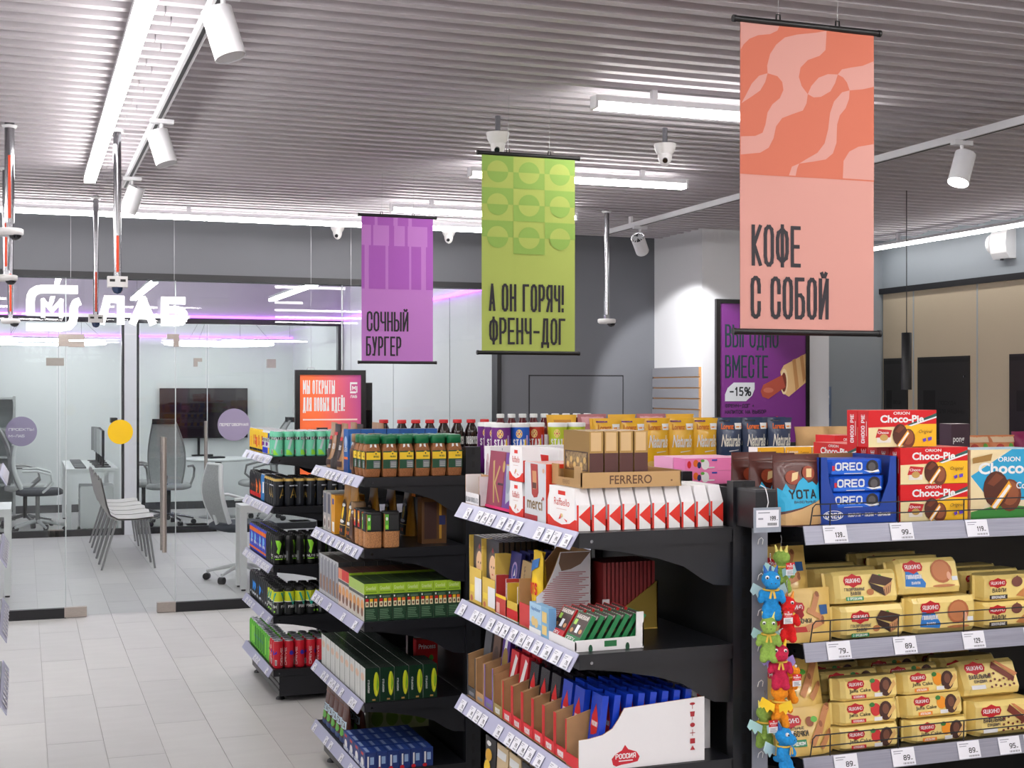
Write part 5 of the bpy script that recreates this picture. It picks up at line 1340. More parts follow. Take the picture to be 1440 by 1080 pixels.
GOL = flow('waffle_pack', .215, .075, .088, YW, [('p', C(36, 120, 200), [(.13, .2), (.16, .62), (.32, .62), (.42, .26), (.4, .14)])] + logo(.27, .74, .14, .2) + [('s', WHITE, 'ГОЛЛАНДСКИЕ', .16, .4, .12, .22), ('s', WHITE, 'ВАФЛИ', .22, .24, .08, .12), ('e', C(180, 104, 62), .66, .58, .15, .34), ('e', C(196, 124, 78), .655, .59, .12, .28), ('e', C(226, 170, 140), .755, .44, .03, .12), ('r', C(226, 230, 236), .79, .30, .87, .42), ('e', C(190, 120, 70), .66, .16, .16, .04)])
SHO = flow('wafer_pack', .215, .08, .066, YW, logo(.22, .72, .13, .2) + [('s', C(70, 56, 50), 'ВАФЛИ', .14, .36, .16, .2), ('r', C(50, 36, 32), .1, .1, .36, .26), ('s', WHITE, 'ШОКОЛАДНЫЕ', .13, .13, .1, .2), ('e', C(120, 70, 60), .5, .74, .08, .2), ('p', C(120, 70, 60), [(.46, .84), (.54, .84), (.5, .99)]), ('p', C(200, 130, 70), [(.48, .2), (.68, .66), (.74, .4), (.6, .14)]), ('p', C(120, 70, 44), [(.68, .66), (.8, .5), (.78, .3), (.72, .3)])])
def jaf(fr_, lab, labc):
    return flow('cake_pack', .192, .07, .056, YW, logo(.27, .72, .13, .24) + [('t', C(40, 36, 40), 'Jaffa Cake', .17, .32, .2, .32, .01), ('r', labc, .2, .1, .42, .26), ('s', WHITE, lab, .23, .13, .1, .16), ('e', fr_, .57, .6, .075, .28), ('e', C(60, 130, 60), .52, .82, .04, .1), ('e', C(70, 38, 30), .72, .52, .1, .42), ('p', C(226, 180, 110), [(.76, .2), (.88, .6), (.84, .8), (.74, .3)]), ('e', C(120, 74, 54), .72, .6, .05, .22), ('r', C(230, 230, 232), .54, .12, .66, .28)])
JS, JO = jaf(C(206, 50, 50), 'КЛУБНИКА', C(200, 36, 44)), jaf(C(240, 150, 30), 'АПЕЛЬСИН', C(240, 140, 40))
SAN = flow('sandwich_pack', .20, .085, .088, YW, logo(.26, .74, .16, .2) + [('s', C(50, 40, 60), 'ВАФЕЛЬНЫЙ', .14, .42, .13, .34), ('s', C(50, 40, 60), 'СЭНДВИЧ', .2, .3, .09, .2), ('r', C(230, 230, 232), .14, .12, .36, .24), ('p', C(120, 50, 36), [(.5, .72), (.54, .9), (.84, .4), (.8, .26)]), ('p', C(206, 130, 80), [(.56, .92), (.62, .9), (.9, .5), (.84, .42)])] + [('e', C(110, 40, 30), .45 + .07 * (k % 6), .16 + .17 * (k // 6) + .04 * (k % 2), .018, .035) for k in range(14)])
TUBL = pouch('wafer_pack', .155, .16, .092, YW2, [], seal=.05)
def pk(tp, x, y, z, label, rx=0.0, rz=0.0):
    put(tp, at(x, YF + y, z), rz, label, 'pack', 'yellow wafer and biscuit packs', rx=rx)
# second shelf
pk(TUB1, 1.782, .055, Z2, 'gold pack of wafer rolls, front left on second cookie shelf')
pk(TUBL, 1.775, .15, Z2 + .0, 'gold wafer roll pack hidden behind the front left one on second shelf')
pk(TUB1, 1.765, .13, Z2 + .094, 'gold wafer roll pack leaning above the front left one', -.1)
pk(TUB1, 1.765, .235, Z2 + .094, 'gold wafer roll pack at the back left under the top shelf', -.1)
for j in range(3):
    nm = ['front', 'second', 'rear'][j]
    pk(GLZ, 1.965, .052 + j * .088, Z2, 'yellow glazed wafer pack, second shelf, lower layer, %s' % nm)
    pk(GLZ, 1.957, .060 + j * .088, Z2 + .0795, 'yellow glazed wafer pack, second shelf, upper layer, %s' % nm, -.22 if j == 0 else -.06)
    pk(GOL, 2.178, .052 + j * .088, Z2, 'yellow caramel waffle pack, second shelf, lower layer, %s' % nm)
    pk(GOL, 2.150, .066 + j * .090, Z2 + .0895, 'yellow caramel waffle pack, second shelf, upper layer, %s' % nm, -.30 if j == 0 else -.06)
    pk(SHO, 2.395, .055 + j * .09, Z2, 'yellow chocolate wafer pack, second shelf, lower layer, %s' % nm)
    pk(SHO, 2.40, .060 + j * .09, Z2 + .0675, 'yellow chocolate wafer pack, second shelf, upper layer, %s' % nm)
# third shelf
pk(TUB2, 1.785, .06, Z3, 'gold hazelnut wafer roll pack, third shelf, lower')
pk(TUB2, 1.780, .095, Z3 + .105, 'gold hazelnut wafer roll pack, third shelf, upper', -.12)
pk(TUB2, 1.785, .17, Z3, 'gold hazelnut wafer roll pack behind the lower one')
for j in range(3):
    nm = ['front', 'second', 'rear'][j]
    for k in range(3):
        ly = ['bottom', 'middle', 'top'][k]
        pk(JS, 1.962 + .006 * (k - 1), .05 + j * .082 + .008 * k, Z3 + .0572 * k, 'yellow strawberry cake pack, third shelf, %s layer, %s' % (ly, nm), -.10 if k else 0)
        pk(JO, 2.160 + .004 * (1 - k), .05 + j * .082 + .010 * k, Z3 + .0572 * k, 'yellow orange cake pack, third shelf, %s layer, %s' % (ly, nm), -.14 if k else 0)
    for k in range(2):
        pk(SAN, 2.362 - .015 * k, .056 + j * .1 + .016 * k, Z3 + .0895 * k, 'yellow wafer sandwich pack, third shelf, %s layer, %s' % (['lower', 'upper'][k], nm), -.42 if k and j == 0 else -.05 * k)
pk(JS, 1.99, .30, Z3 + .1725, 'yellow strawberry cake pack at the back in the shade of third shelf')
pk(JO, 2.19, .30, Z3 + .1725, 'yellow orange cake pack at the back in the shade of third shelf')
for k in range(4):
    pk(SAN, 1.80 + .21 * k, .07, LV[3][3] + .001, 'yellow sandwich pack on the lowest visible cookie shelf, %s from left' % ORD[k])

# end cover, hanging strip with price holder and plush dragons
b = MB()
b.box((1.607, 2.752, 1.275), (1.662, 2.842, 1.36), M_sh)
b.box((1.607, 2.752, 1.36), (1.662, 2.842, 1.366), mat('black_cover_rim', (56, 58, 62), .35))
tag(b.obj('end_cover'), 'black plastic cover box on the gondola corner beside the wafer pouches', 'cover')
hs = empty('clip_strip', (1.655, 2.815, .45))
b = MB(); b.box((-.021, -.001, 0), (.021, .001, .84), mat('grey_plastic_strip', (136, 140, 152), .35)); 
b.cyl((0, .001, .80), (0, .029, .80), .004, M_chrome, 6)
b.obj('strip', hs)
for k in range(9):
    h = MB()
    z = .78 - k * .085
    h.tube([(-.006, -.001, z), (-.006, -.006, z + .012), (0, -.008, z + .017), (.006, -.006, z + .012), (.006, -.002, z)], .0011, M_plastic, 5)
    h.obj('hook', hs)
tag(hs, 'grey plastic clip strip hanging on the gondola corner', 'clip strip')
ph = MB()
ph.box((-.036, -.0015, -.058), (.036, .0015, 0), mat('clear_grey_holder', (150, 158, 170), .25))
ph.box((-.030, -.0022, -.046), (.030, -.0014, -.006), M_tag)
ph.decal(plane((-.030, -.0022, -.046), (1, 0, 0), (0, 0, 1)), .06, .04, [('r', M_faint, .08, .82, .6, .88), ('s', M_ink, '199', .6, .38, .26, .26), ('r', M_ink, .9, .4, .94, .44), ('r', M_faint, .08, .45, .3, .55)] + [('r', M_ink, .5 + .06 * k, .1, .53 + .06 * k, .25) for k in range(7)], eps=.00012)
hk = MB(); hk.tube([(0, 0, 0), (.003, .0, .012), (0, .0, .03), (.002, .012, .045), (0, .03, .05)], .0012, M_plastic, 5)
put(('price_holder', ph.mesh('price_holder'), [('hook', hk.mesh('hook'))]), (1.632, 2.742, 1.325), 0, 'hanging price holder reading 199 above the plush dragons', 'price holder')

def dragon_mesh():
    mb = bpy.data.metaballs.new('plush')
    mb.resolution = mb.render_resolution = .0042
    mb.threshold = .25
    ob = bpy.data.objects.new('plush', mb)
    COL.objects.link(ob)
    def el(x, y, z, rx, ry, rz):
        e = mb.elements.new(type='ELLIPSOID')
        e.co = (x, y, z)
        k = 1.0
        m_ = max(rx, ry, rz)
        e.radius = m_ * 1.5
        e.size_x, e.size_y, e.size_z = rx / m_, ry / m_, rz / m_
        e.stiffness = 2.0
    el(0, 0, -.022, .017, .015, .015)            # head
    el(0, -.014, -.029, .014, .012, .0095)       # muzzle
    el(0, 0, -.056, .0155, .0125, .019)          # belly
    for s in (-1, 1):
        el(s * .018, -.004, -.050, .0065, .0065, .0085)
        el(s * .021, -.009, -.059, .006, .006, .008)
        el(s * .0095, -.005, -.078, .0085, .0085, .010)
        el(s * .0105, -.010, -.091, .0085, .0095, .009)
    el(0, .014, -.070, .006, .009, .006)
    dg = bpy.context.evaluated_depsgraph_get()
    me = bpy.data.meshes.new_from_object(ob.evaluated_get(dg))
    bpy.data.objects.remove(ob)
    bpy.data.metaballs.remove(mb)
    v = [tuple(p.co) for p in me.vertices]
    f = [tuple(p.vertices) for p in me.polygons]
    bpy.data.meshes.remove(me)
    return v, f
DV, DF = dragon_mesh()
def dragon(key, rgb, wing, horn):
    pm = mat('plush_' + key, rgb, .95, noise=(220, .16), bump=.5)
    me = bpy.data.meshes.new('plush_dragon')
    me.from_pydata(DV, [], DF)
    me.materials.append(pm)
    me.polygons.foreach_set('use_smooth', [True] * len(DF))
    wm, hm = C(*wing), C(*horn)
    W = MB()
    for s in (-1, 1):
        poly = [(.004, 0), (.030, .014), (.036, -.002), (.030, -.010), (.026, -.006), (.020, -.018), (.014, -.010), (.006, -.016)]
        poly = [(s * a, c) for a, c in poly]
        if s < 0:
            poly = poly[::-1]
        W.prism(poly, .014, .0165, wm, lambda a, c, t: (a, t + abs(a) * .2, c - .046))
    Hn = MB()
    for s in (-1, 1):
        Hn.cyl((s * .009, .002, -.010), (s * .013, .004, .004), .0045, hm, 8, .0012)
    Hn.cyl((0, .006, -.008), (0, .008, .002), .004, hm, 6, .001)
    Ey = MB()
    for s in (-1, 1):
        Ey.lathe([(.0001, -.0038), (.003, -.0028), (.0038, 0), (.003, .0028), (.0001, .0038)], 10, WHITE, (s * .0095, -.0135, -.017), cap=False)
        Ey.lathe([(.0001, -.0022), (.0018, -.0014), (.0022, 0), (.0018, .0014), (.0001, .0022)], 8, BLACK, (s * .0098, -.0162, -.0175), cap=False)
        Ey.lathe([(.0001, -.0012), (.0012, 0), (.0001, .0012)], 6, C(60, 30, 30), (s * .004, -.0262, -.0265), cap=False)
    Rb = MB()
    rm = C(226, 186, 70)
    Rb.tube([(.0145 * math.cos(a * PI / 8), .0125 * math.sin(a * PI / 8), -.0415) for a in range(17)], .0022, rm, 5)
    Rb.prism([(0, 0), (.004, -.001), (.007, -.014), (.003, -.015)], -.0172, -.0165, rm, lambda a, c, t: (a, t, c - .042))
    Rb.prism([(0, 0), (-.003, -.015), (-.007, -.014), (-.004, -.001)], -.0172, -.0165, rm, lambda a, c, t: (a, t, c - .042))
    Ch = MB(); Ch.tube([(0, 0, -.006), (.001, .002, .006), (-.001, .004, .018), (0, .008, .026)], .0009, M_chrome, 5)
    return ('plush_dragon', me, [('wings', W.mesh('wings')), ('horns', Hn.mesh('horns')), ('eyes', Ey.mesh('eyes')), ('ribbon', Rb.mesh('ribbon')), ('chain', Ch.mesh('chain'))])
tg = MB()
tg.box((-.0105, -.0004, -.026), (.0105, .0004, 0), WHITE)
tg.box((-.0106, -.0006, -.0135), (.0106, .0006, .0004), RED)
tg.decal(plane((-.0105, -.0006, -.026), (1, 0, 0), (0, 0, 1)), .021, .026, [('t', WHITE, 'Weltfort', .06, .66, .2, .88, .02), ('r', WHITE, .2, .57, .8, .59), ('e', WHITE, .5, .92, .1, .04)] + lines(M_faint, .1, .95, .06, .42, 5), eps=.00012)
TAGM = tg.mesh('swing_tag')
DR = {'green': dragon('green', (140, 172, 76), (166, 206, 206), (240, 226, 120)), 'blue': dragon('blue', (30, 138, 206), (176, 206, 210), (20, 90, 170)), 'red': dragon('red', (216, 26, 26), (150, 20, 30), (240, 150, 40)),
      'raspberry': dragon('raspberry', (190, 30, 70), (160, 140, 210), (246, 206, 40)), 'orange': dragon('orange', (244, 146, 24), (250, 206, 40), (250, 206, 40))}
for kind, x, y, z, rz, sc, tgd, lab in (
    ('green', 1.700, 2.790, 1.225, 2.4, 1.0, 1, 'green plush dragon keyring turned away, topmost on the strip'),
    ('blue', 1.650, 2.755, 1.182, -.35, 1.10, 0, 'blue plush dragon keyring facing the aisle, uppermost blue one'),
    ('red', 1.692, 2.752, 1.120, -.5, 1.02, 1, 'red plush dragon keyring with yellow ribbon'),
    ('green', 1.636, 2.742, 1.076, -.5, 1.0, 0, 'green plush dragon keyring below the blue one'),
    ('raspberry', 1.662, 2.735, 1.012, -.4, 1.0, 0, 'raspberry red plush dragon keyring with yellow horn'),
    ('orange', 1.700, 2.760, .966, 1.3, .95, 1, 'orange plush dragon keyring looking right beside the tag'),
    ('orange', 1.662, 2.738, .918, 2.3, 1.0, 0, 'orange plush dragon keyring with yellow wings turned away'),
    ('green', 1.645, 2.775, .862, 2.6, 1.0, 1, 'green plush dragon keyring behind its white tag, lowest green one'),
    ('blue', 1.672, 2.735, .818, .5, 1.08, 0, 'blue plush dragon keyring at the bottom of the strip')):
    o = put(DR[kind], (x, y, z), rz, lab, 'plush toy', 'plush dragon keyrings')
    o.scale = (sc * 1.12, sc * 1.12, sc * 1.12)
    if tgd:
        c = bpy.data.objects.new('swing_tag', TAGM); COL.objects.link(c); c.parent = o
        c.location = Vector((0, -.04, -.03)) if rz < 1 else Vector((math.sin(rz) * -.035, -math.cos(rz) * .035, -.03))
        c.rotation_euler = (0, 0, -rz)

# ================================================================== far side of the cookie run: boxes seen over the back panel
YR = EY[3] + EL / 2 - .01 + .075
PKB = carton('cake_box', .205, .07, .0345, C(240, 130, 186), front=[('e', RED, .06, .5, .03, .3), ('e', ORNG, .16, .6, .04, .3), ('e', NAVY, .21, .45, .03, .26), ('e', WHITE, .3, .5, .06, .42), ('e', GRN, .26, .8, .03, .12), ('e', C(214, 50, 70), .74, .45, .05, .34), ('e', WHITE, .94, .5, .08, .4), ('r', BLUE, .4, .78, .48, .9), ('r', WHITE, .34, .2, .44, .3)], cols={'u': C(246, 170, 206)})
for k in range(4):
    put(PKB, (1.812, YR, LV[3][0] + .001 + k * .035), 0, 'pink berry cake box behind the back panel, %s of a stack of four from below' % ORD[k], 'box')
put(carton('cake_box', .20, .12, .138, C(246, 176, 210)), (1.815, YR + .11, LV[3][0] + .001), 0, 'plain pink carton behind the pink cake boxes', 'box')
PUB = carton('sweets_box', .023, .12, .105, C(100, 44, 170), front=[('r', C(130, 80, 200), .1, .1, .3, .9)])
for k in range(2):
    put(PUB, (1.683 - .0 + k * .0, YR + .03 + k * .125, LV[3][0] + .001), 0, 'upright purple sweets box beside the pink cake boxes, %s' % ['front', 'back'][k], 'box')
CRM = carton('cake_box', .12, .2, .135, C(244, 222, 180), cols={'u': C(250, 236, 208)}, front=[('r', C(226, 196, 70), 0, 0, .96, .8), ('r', C(200, 160, 40), .1, .62, .9, .66)])
for k in range(2):
    put(CRM, (1.972 + k * .125, YR + .06, LV[3][0] + .001), 0, 'cream and yellow cake carton right of the pink boxes, %s from left' % ORD[k], 'box')
LEM = carton('biscuit_box', .085, .05, .030, C(250, 190, 40), front=[('t', WHITE, 'Lemon', .08, .4, .3, .4, .02), ('t', BRN, 'Lemon', .6, .3, .3, .3, 0)], cols={'u': C(246, 240, 230), 'l': WHITE})
for k in range(3):
    put(LEM, (1.985 + k * .09, YR + .0, LV[3][0] + .001 + .136), 0, 'small yellow lemon biscuit box on the cream cartons, %s from left' % ORD[k], 'box')
PAT = carton('cake_box', .13, .16, .14, C(244, 234, 206), front=[('e', C(130, 160, 190), .1 + .13 * (k % 7), .72 + .16 * (k // 7), .02, .03) for k in range(14)])
put(PAT, (2.225, YR + .04, LV[3][0] + .001), 0, 'cream dotted carton under the small red pie box', 'box')
put(cpbox(.085, .10, .056, [('t', WHITE, 'Choco-Pie', .1, .28, .34, .84, .03), ('t', WHITE, 'ORION', .34, .72, .14, .34, .02)], []), (2.235, YR + .02, LV[3][0] + .001 + .141), 0, 'small red chocolate pie box alone on the dotted carton', 'box')

# ================================================================== middle run: canisters, chip bags
Y2 = EY[2] + EL / 2 - .01 - .47
ZR = LV[2][0] + .001
def stax(col, name='STAX'):
    b = MB()
    b.lathe([(.036, 0), (.037, .004), (.037, .1), (.037, .188)], 22, col)
    def S(a, q, o):
        t = a / .037 - PI * .96
        return ((.037 + o) * math.cos(t), (.037 + o) * math.sin(t), q)
    it = []
    for dx in (0, .34, .67):
        it += [('e', C(240, 206, 130), .16 + dx, .83, .055, .09), ('r', C(200, 60, 60), .115 + dx, .815, .205 + dx, .845), ('s', WHITE, 'STAX', .05 + dx, .57, .15, .22, .2), ('e', YELLOW, .27 + dx, .62, .015, .12), ('r', C(200, 170, 220), .29 + dx, .3, .32 + dx, .8)]
    b.decal(S, 2 * PI * .037, .19, it, L=.012)
    l = MB(); l.lathe([(.0385, .183), (.0385, .197), (.036, .199)], 22, WHITE)
    return ('chip_canister', b.mesh('chip_canister'), [('lid', l.mesh('lid'))])
SP_, SB_, SR_, SG_ = stax(C(112, 30, 130)), stax(C(24, 96, 206)), stax(C(200, 44, 20)), stax(C(190, 206, 40))
for k, (tp, x, y, lab) in enumerate(((SP_, 1.742, .045, 'purple chip canister, first in the front line'), (SP_, 1.742, .13, 'purple chip canister behind the first purple one'), (SP_, 1.742, .215, 'purple chip canister, rearmost purple one'), (SB_, 1.822, .05, 'blue chip canister between purple and red ones'), (SR_, 1.90, .09, 'red chip canister right of the blue one'), (SG_, 1.978, .045, 'yellow-green chip canister left of the gold praline boxes'), (SG_, 2.056, .045, 'yellow-green chip canister hidden behind the gold praline boxes'))):
    put(tp, (x, Y2 + y, ZR), 0, lab, 'canister')
def nat(col, tx):
    return pillow('chip_bag', .122, .05, .212, col, [('t', ORNG if tx == 'b' else C(200, 110, 20), 'Lorenz', .12, .78, .11, .5, .03, .3), ('r', WHITE, .66, .78, .95, .9), ('r', C(240, 150, 40), .7, .81, .92, .84), ('t', C(240, 236, 226), 'Naturals', .1, .44, .24, .78, .025, .35), ('p', C(226, 226, 226), [(.4, .34), (.8, .37), (.8, .38), (.4, .36)]), ('e', C(236, 196, 110), .25, .14, .16, .05), ('e', C(226, 180, 90), .6, .12, .2, .05), ('r', C(120, 60, 110) if tx != 'b' else C(30, 34, 50), .1, .93, .5, .96)])
NY, NB = nat(mat('yellow_chip_foil', (242, 186, 32), .32, coat=.3), 'y'), nat(mat('navy_chip_foil', (44, 62, 96), .32, coat=.3), 'b')
k = 0
for tp, ds, xs in ((NY, 'yellow', (2.20, 2.31, 2.42, 2.53, 2.64)), (NB, 'navy', (2.755, 2.875, 2.995))):
    for j, x in enumerate(xs):
        for q in range(2):
            put(tp, (x + .03 * q, Y2 + .07 + .1 * q, ZR), .05 * ((j % 3) - 1), '%s chip bag, %s of its colour from left, %s line' % (ds, ORD[j], ['front', 'second'][q]), 'bag', 'chip bags on the middle run')
PAP = pillow('paper_bag', .17, .08, .172, mat('kraft_paper', (206, 164, 112), .8, noise=(14, .12), bump=.6), [], .06)
for j, x in enumerate((3.16, 3.32)):
    put(PAP, (x, Y2 + .08, ZR), 0, 'crumpled kraft paper bag right of the navy chip bags, %s' % ['left one', 'right one'][j], 'bag')
put(carton('paper_box', .36, .1, .20, C(220, 196, 160)), (2.95, Y2 + .32, ZR), 0, 'pale wooden-coloured carton behind the chip bags', 'box')
put(carton('snack_box', .10, .08, .178, C(74, 50, 66), front=[('t', WHITE, 'pong', .1, .5, .16, .6, .02)], cols={'u': C(226, 216, 214)}), (3.89, Y2 + .07, ZR), 0, 'dark purple snack box behind the red pie boxes', 'box')
ORB_ = pillow('snack_bag', .16, .07, .125, C(226, 140, 90), [('e', C(190, 60, 40), .3, .5, .15, .2), ('e', GRN, .7, .6, .1, .12), ('r', C(236, 206, 170), .1, .75, .9, .95)])
MGB = pillow('snack_bag', .14, .07, .14, C(140, 24, 80), [('e', C(226, 180, 200), .4, .7, .05, .05), ('e', C(226, 180, 200), .7, .6, .04, .04)])
for j, (tp, x) in enumerate(((ORB_, 4.0), (ORB_, 4.14), (MGB, 4.27), (MGB, 4.40))):
    put(tp, (x, Y2 + .07, ZR), 0, '%s snack bag near the right edge, %s' % ('orange' if tp is ORB_ else 'magenta', ['left one', 'right one'][j % 2]), 'bag')
PKBAG = pillow('snack_bag', .14, .06, .22, C(176, 110, 116), [('r', C(206, 150, 156), .1, .8, .9, .95)])
YLBAG = pillow('snack_bag', .14, .06, .218, C(236, 180, 50), [('r', C(196, 130, 40), .2, .75, .8, .9)])
for j in range(5):
    put(PKBAG if j % 2 else YLBAG, (2.24 + j * .146, EY[2] + EL / 2 + .17, ZR), .08 * (j % 3 - 1), '%s snack bag behind the yellow chip bags, %s from left' % ('dusty pink' if j % 2 else 'golden', ORD[j]), 'bag')
# far run: bottles
def bottle(cap, glass, label_items, h=.186, r=.034, neck=.45):
    b = MB()
    b.lathe([(r * .9, 0), (r, .006), (r, h * .62), (r * .95, h * .72), (r * .6, h * .86), (r * .56, h * .93)], 18, glass)
    def S(a, q, o):
        t = a / r - PI * .96
        return ((r + o) * math.cos(t), (r + o) * math.sin(t), q + h * .15)
    b.decal(S, 2 * PI * r, h * .45, label_items, L=.012)
    c = MB(); c.lathe([(r * .72, h * .90), (r * .72, h * .985), (r * .66, h)], 18, cap)
    return ('bottle', b.mesh('bottle'), [('cap', c.mesh('cap'))])
BR = bottle(C(214, 26, 34), mat('dark_cola', (36, 18, 18), .15, coat=.4), [('s', WHITE, 'DOBRYCOLADOBRYCOLA', .05, .3, .5, .9, .08)], .184)
BW = bottle(WHITE, mat('dark_red_syrup', (96, 16, 26), .15, coat=.4), [('r', C(226, 220, 224), .0, .1, .98, .7)], .212, .030)
Y1 = EY[1] + EL / 2 - .01 - .47
for k in range(8):
    put(BR, (1.80 + k * .077, Y1 + .05 + (.08 if k == 0 else 0), LV[1][0] + .001), 0, 'dark bottle with red cap on the far run, %s from left' % ORD[k], 'bottle', 'red-capped bottles')
for k in range(9):
    put(BW, (2.43 + k * .064, Y1 + .05, LV[1][0] + .001), 0, 'dark red bottle with white cap on the far run, %s from left' % ORD[k], 'bottle', 'white-capped bottles')
# ================================================================== banners
M_rod = mat('black_banner_rod', (22, 22, 24), .4)
M_wire = mat('thin_steel_wire', (190, 190, 194), .3, .8)
def banner(y, bg, items, label, w=.416, h=.815, x0=1.782, ztop=2.575, rgbback=None):
    r = empty('hanging_banner', (x0, y, ztop - h))
    b = MB()
    n = 24
    wav = lambda a, c: .003 * math.sin(a / w * 5.5 + .6) * math.sin(PI * c / h) + .005 * (c / h - .5) ** 2 * math.sin(a / w * 9)
    b.grid([[(w * i / n, wav(w * i / n, h * j / n), h * j / n) for i in range(n + 1)] for j in range(n + 1)], bg)
    b.grid([[(w * i / n, wav(w * i / n, h * j / n) + .0016, h * j / n) for i in range(n, -1, -1)] for j in range(n + 1)], bg)
    b.decal(lambda a, c, o: (a, wav(a, c) - o - .0009, c), w, h, items, L=.03, eps=.00005)
    b.obj('cloth', r)
    for z in (-.006, h + .006):
        k = MB(); k.tube([(-.02, .0008, z), (w + .02, .0008, z)], .0085, M_rod, 10); k.obj('rod', r)
        for s, e in ((-.022, -.014), (w + .014, w + .022)):
            k = MB(); k.tube([(s, .0008, z), (e, .0008, z)], .0098, M_rod, 10); k.obj('rod_cap', r)
    for x in (.115, .30):
        k = MB(); k.tube([(x - .006, .0008, h + .012), (x - .005, .0008, h + .028), (x + .005, .0008, h + .028), (x + .006, .0008, h + .012)], .0025, M_rod, 6); k.obj('hook', r)
        k = MB(); k.cyl((x, .0008, h + .028), (x + .004, .0008, ZC - (ztop - h) + .02), .0011, M_wire, 5); k.obj('wire', r)
    return tag(r, label, 'banner')
INK = mat('banner_ink', (42, 38, 46), .6)
SAL, SALO = mat('salmon_banner_cloth', (218, 158, 147), .7), mat('orange_banner_print', (212, 116, 90), .7)
def bp(pts):
    return [((x - 228) / 562, 1 - (y - 90 - .107 * (x - 228)) / 1305) for x, y in pts]
orig = [[(228, 90), (390, 105), (380, 130), (350, 145), (300, 150), (265, 165), (240, 190), (230, 210)],
 [(585, 132), (580, 215), (555, 240), (505, 258), (475, 290), (468, 330), (480, 370), (505, 405), (500, 445), (485, 475), (440, 490), (400, 505), (375, 540), (365, 590), (345, 630), (310, 650), (230, 655), (230, 578), (290, 578), (320, 565), (332, 530), (340, 480), (360, 445), (390, 420), (405, 385), (400, 350), (380, 325), (340, 312), (338, 280), (350, 230), (375, 190), (410, 160), (460, 148), (540, 140)],
 [(232, 438), (250, 405), (275, 355), (305, 322), (340, 312), (330, 350), (310, 385), (275, 410)], [(505, 405), (520, 370), (550, 335), (590, 320), (632, 322), (620, 360), (600, 395), (560, 418), (530, 420)],
 [(632, 322), (650, 300), (690, 292), (740, 285), (790, 265), (790, 378), (740, 388), (683, 392), (672, 358), (655, 335)], [(683, 392), (650, 400), (615, 440), (598, 490), (590, 560), (575, 620), (545, 660), (500, 685), (470, 703), (530, 697), (580, 690), (610, 665), (625, 620), (628, 540), (640, 500), (665, 470), (680, 430)],
 [(470, 703), (440, 715), (428, 752), (455, 755), (462, 722)], [(652, 775), (655, 700), (680, 660), (720, 640), (790, 630), (790, 790)]]
banner(3.13, SAL, [('r', SALO, 0, .505, 1, 1)] + [('p', SAL, bp(p)) for p in orig] + [('s', INK, 'КОФЕ', .083, .207, .136, .36, .092), ('s', INK, 'С СОБОЙ', .074, .036, .138, .59, .092)], 'salmon coffee banner with orange wave print, nearest of three')
GBG, GDK = mat('lime_banner_cloth', (182, 198, 98), .7), mat('green_banner_print', (150, 186, 86), .7)
it = []
for r_ in range(3):
    y1 = 1 - r_ * .167
    ym, y0 = y1 - .0835, y1 - .167
    if r_ == 0:
        pass
    for c in range(3):
        a, b_ = c / 3, (c + 1) / 3
        it.append(('r', GDK, a, ym if c % 2 == 0 else y0, b_, y1 if c % 2 == 0 else ym))
        cx, rx, ry = (a + b_) / 2, .112, .056
        up = [(cx + rx * math.cos(PI * j / 12), ym + ry * math.sin(PI * j / 12)) for j in range(13)]
        dn = [(cx + rx * math.cos(PI + PI * j / 12), ym + ry * math.sin(PI + PI * j / 12)) for j in range(13)]
        it.append(('p', GBG if c % 2 == 0 else GDK, up)); it.append(('p', GDK if c % 2 == 0 else GBG, dn))
banner(5.26, GBG, it + [('s', INK, 'А ОН ГОРЯЧ!', .073, .203, .142, .83, .09), ('s', INK, 'ФРЕНЧ-ДОГ', .075, .035, .137, .82, .09)], 'lime green banner with half-circle print, middle of three')
PBG, PDK = mat('purple_banner_cloth', (204, 132, 214), .7), mat('violet_banner_print', (180, 96, 196), .7)
it = [('r', PDK, 0, .80, 1, .94)] + [('r', PDK, a, .94, b_, 1) for a, b_ in ((0, .18), (.22, .44), (.5, .65), (.7, 1))] + [('r', PBG, a, .80, b_, .94) for a, b_ in ((0, .13), (.16, .38), (.45, .6), (.64, .92))] + [('r', PDK, a, .50, b_, .80) for a, b_ in ((0, .04), (.1, .33), (.37, .66), (.69, .83), (.9, 1))]
banner(7.36, PBG, it + [('s', INK, 'СОЧНЫЙ', .07, .207, .137, .58, .09), ('s', INK, 'БУРГЕР', .06, .037, .135, .49, .09)], 'purple burger banner with violet blocks, farthest of three')

# ================================================================== cameras
M_cam = mat('camera_shell', (228, 226, 226), .35)
M_dome = mat('dark_dome', (24, 24, 30), .08, coat=.5)
def turret(x, y, label, stem=.075, ztop=ZC):
    r = empty('security_camera', (x, y, ztop - stem))
    if stem > .01:
        k = MB(); k.cyl((0, 0, 0), (0, 0, stem), .012, mat('grey_stem', (110, 110, 118), .4), 10); k.obj('stem', r)
    k = MB(); k.lathe([(.036, -.048), (.046, -.03), (.052, -.008), (.052, 0)], 22, M_cam); k.obj('base', r)
    k = MB(); k.lathe([(.0001, -.105), (.014, -.100), (.026, -.086), (.032, -.068), (.034, -.046)], 20, M_cam); k.obj('head', r)
    k = MB(); k.cyl((-.012, -.026, -.078), (-.016, -.034, -.084), .012, M_dome, 14); k.obj('lens', r)
    return tag(r, label, 'camera')
turret(1.987, 5.644, 'white turret camera above the lime green banner')
turret(2.811, 5.638, 'white turret camera on the ceiling left of the salmon banner')
turret(2.134, 9.55, 'white turret camera by the bulkhead left of the purple banner', .01, 2.80)
turret(2.944, 9.45, 'white turret camera by the bulkhead between purple and green banners', .02, 2.80)
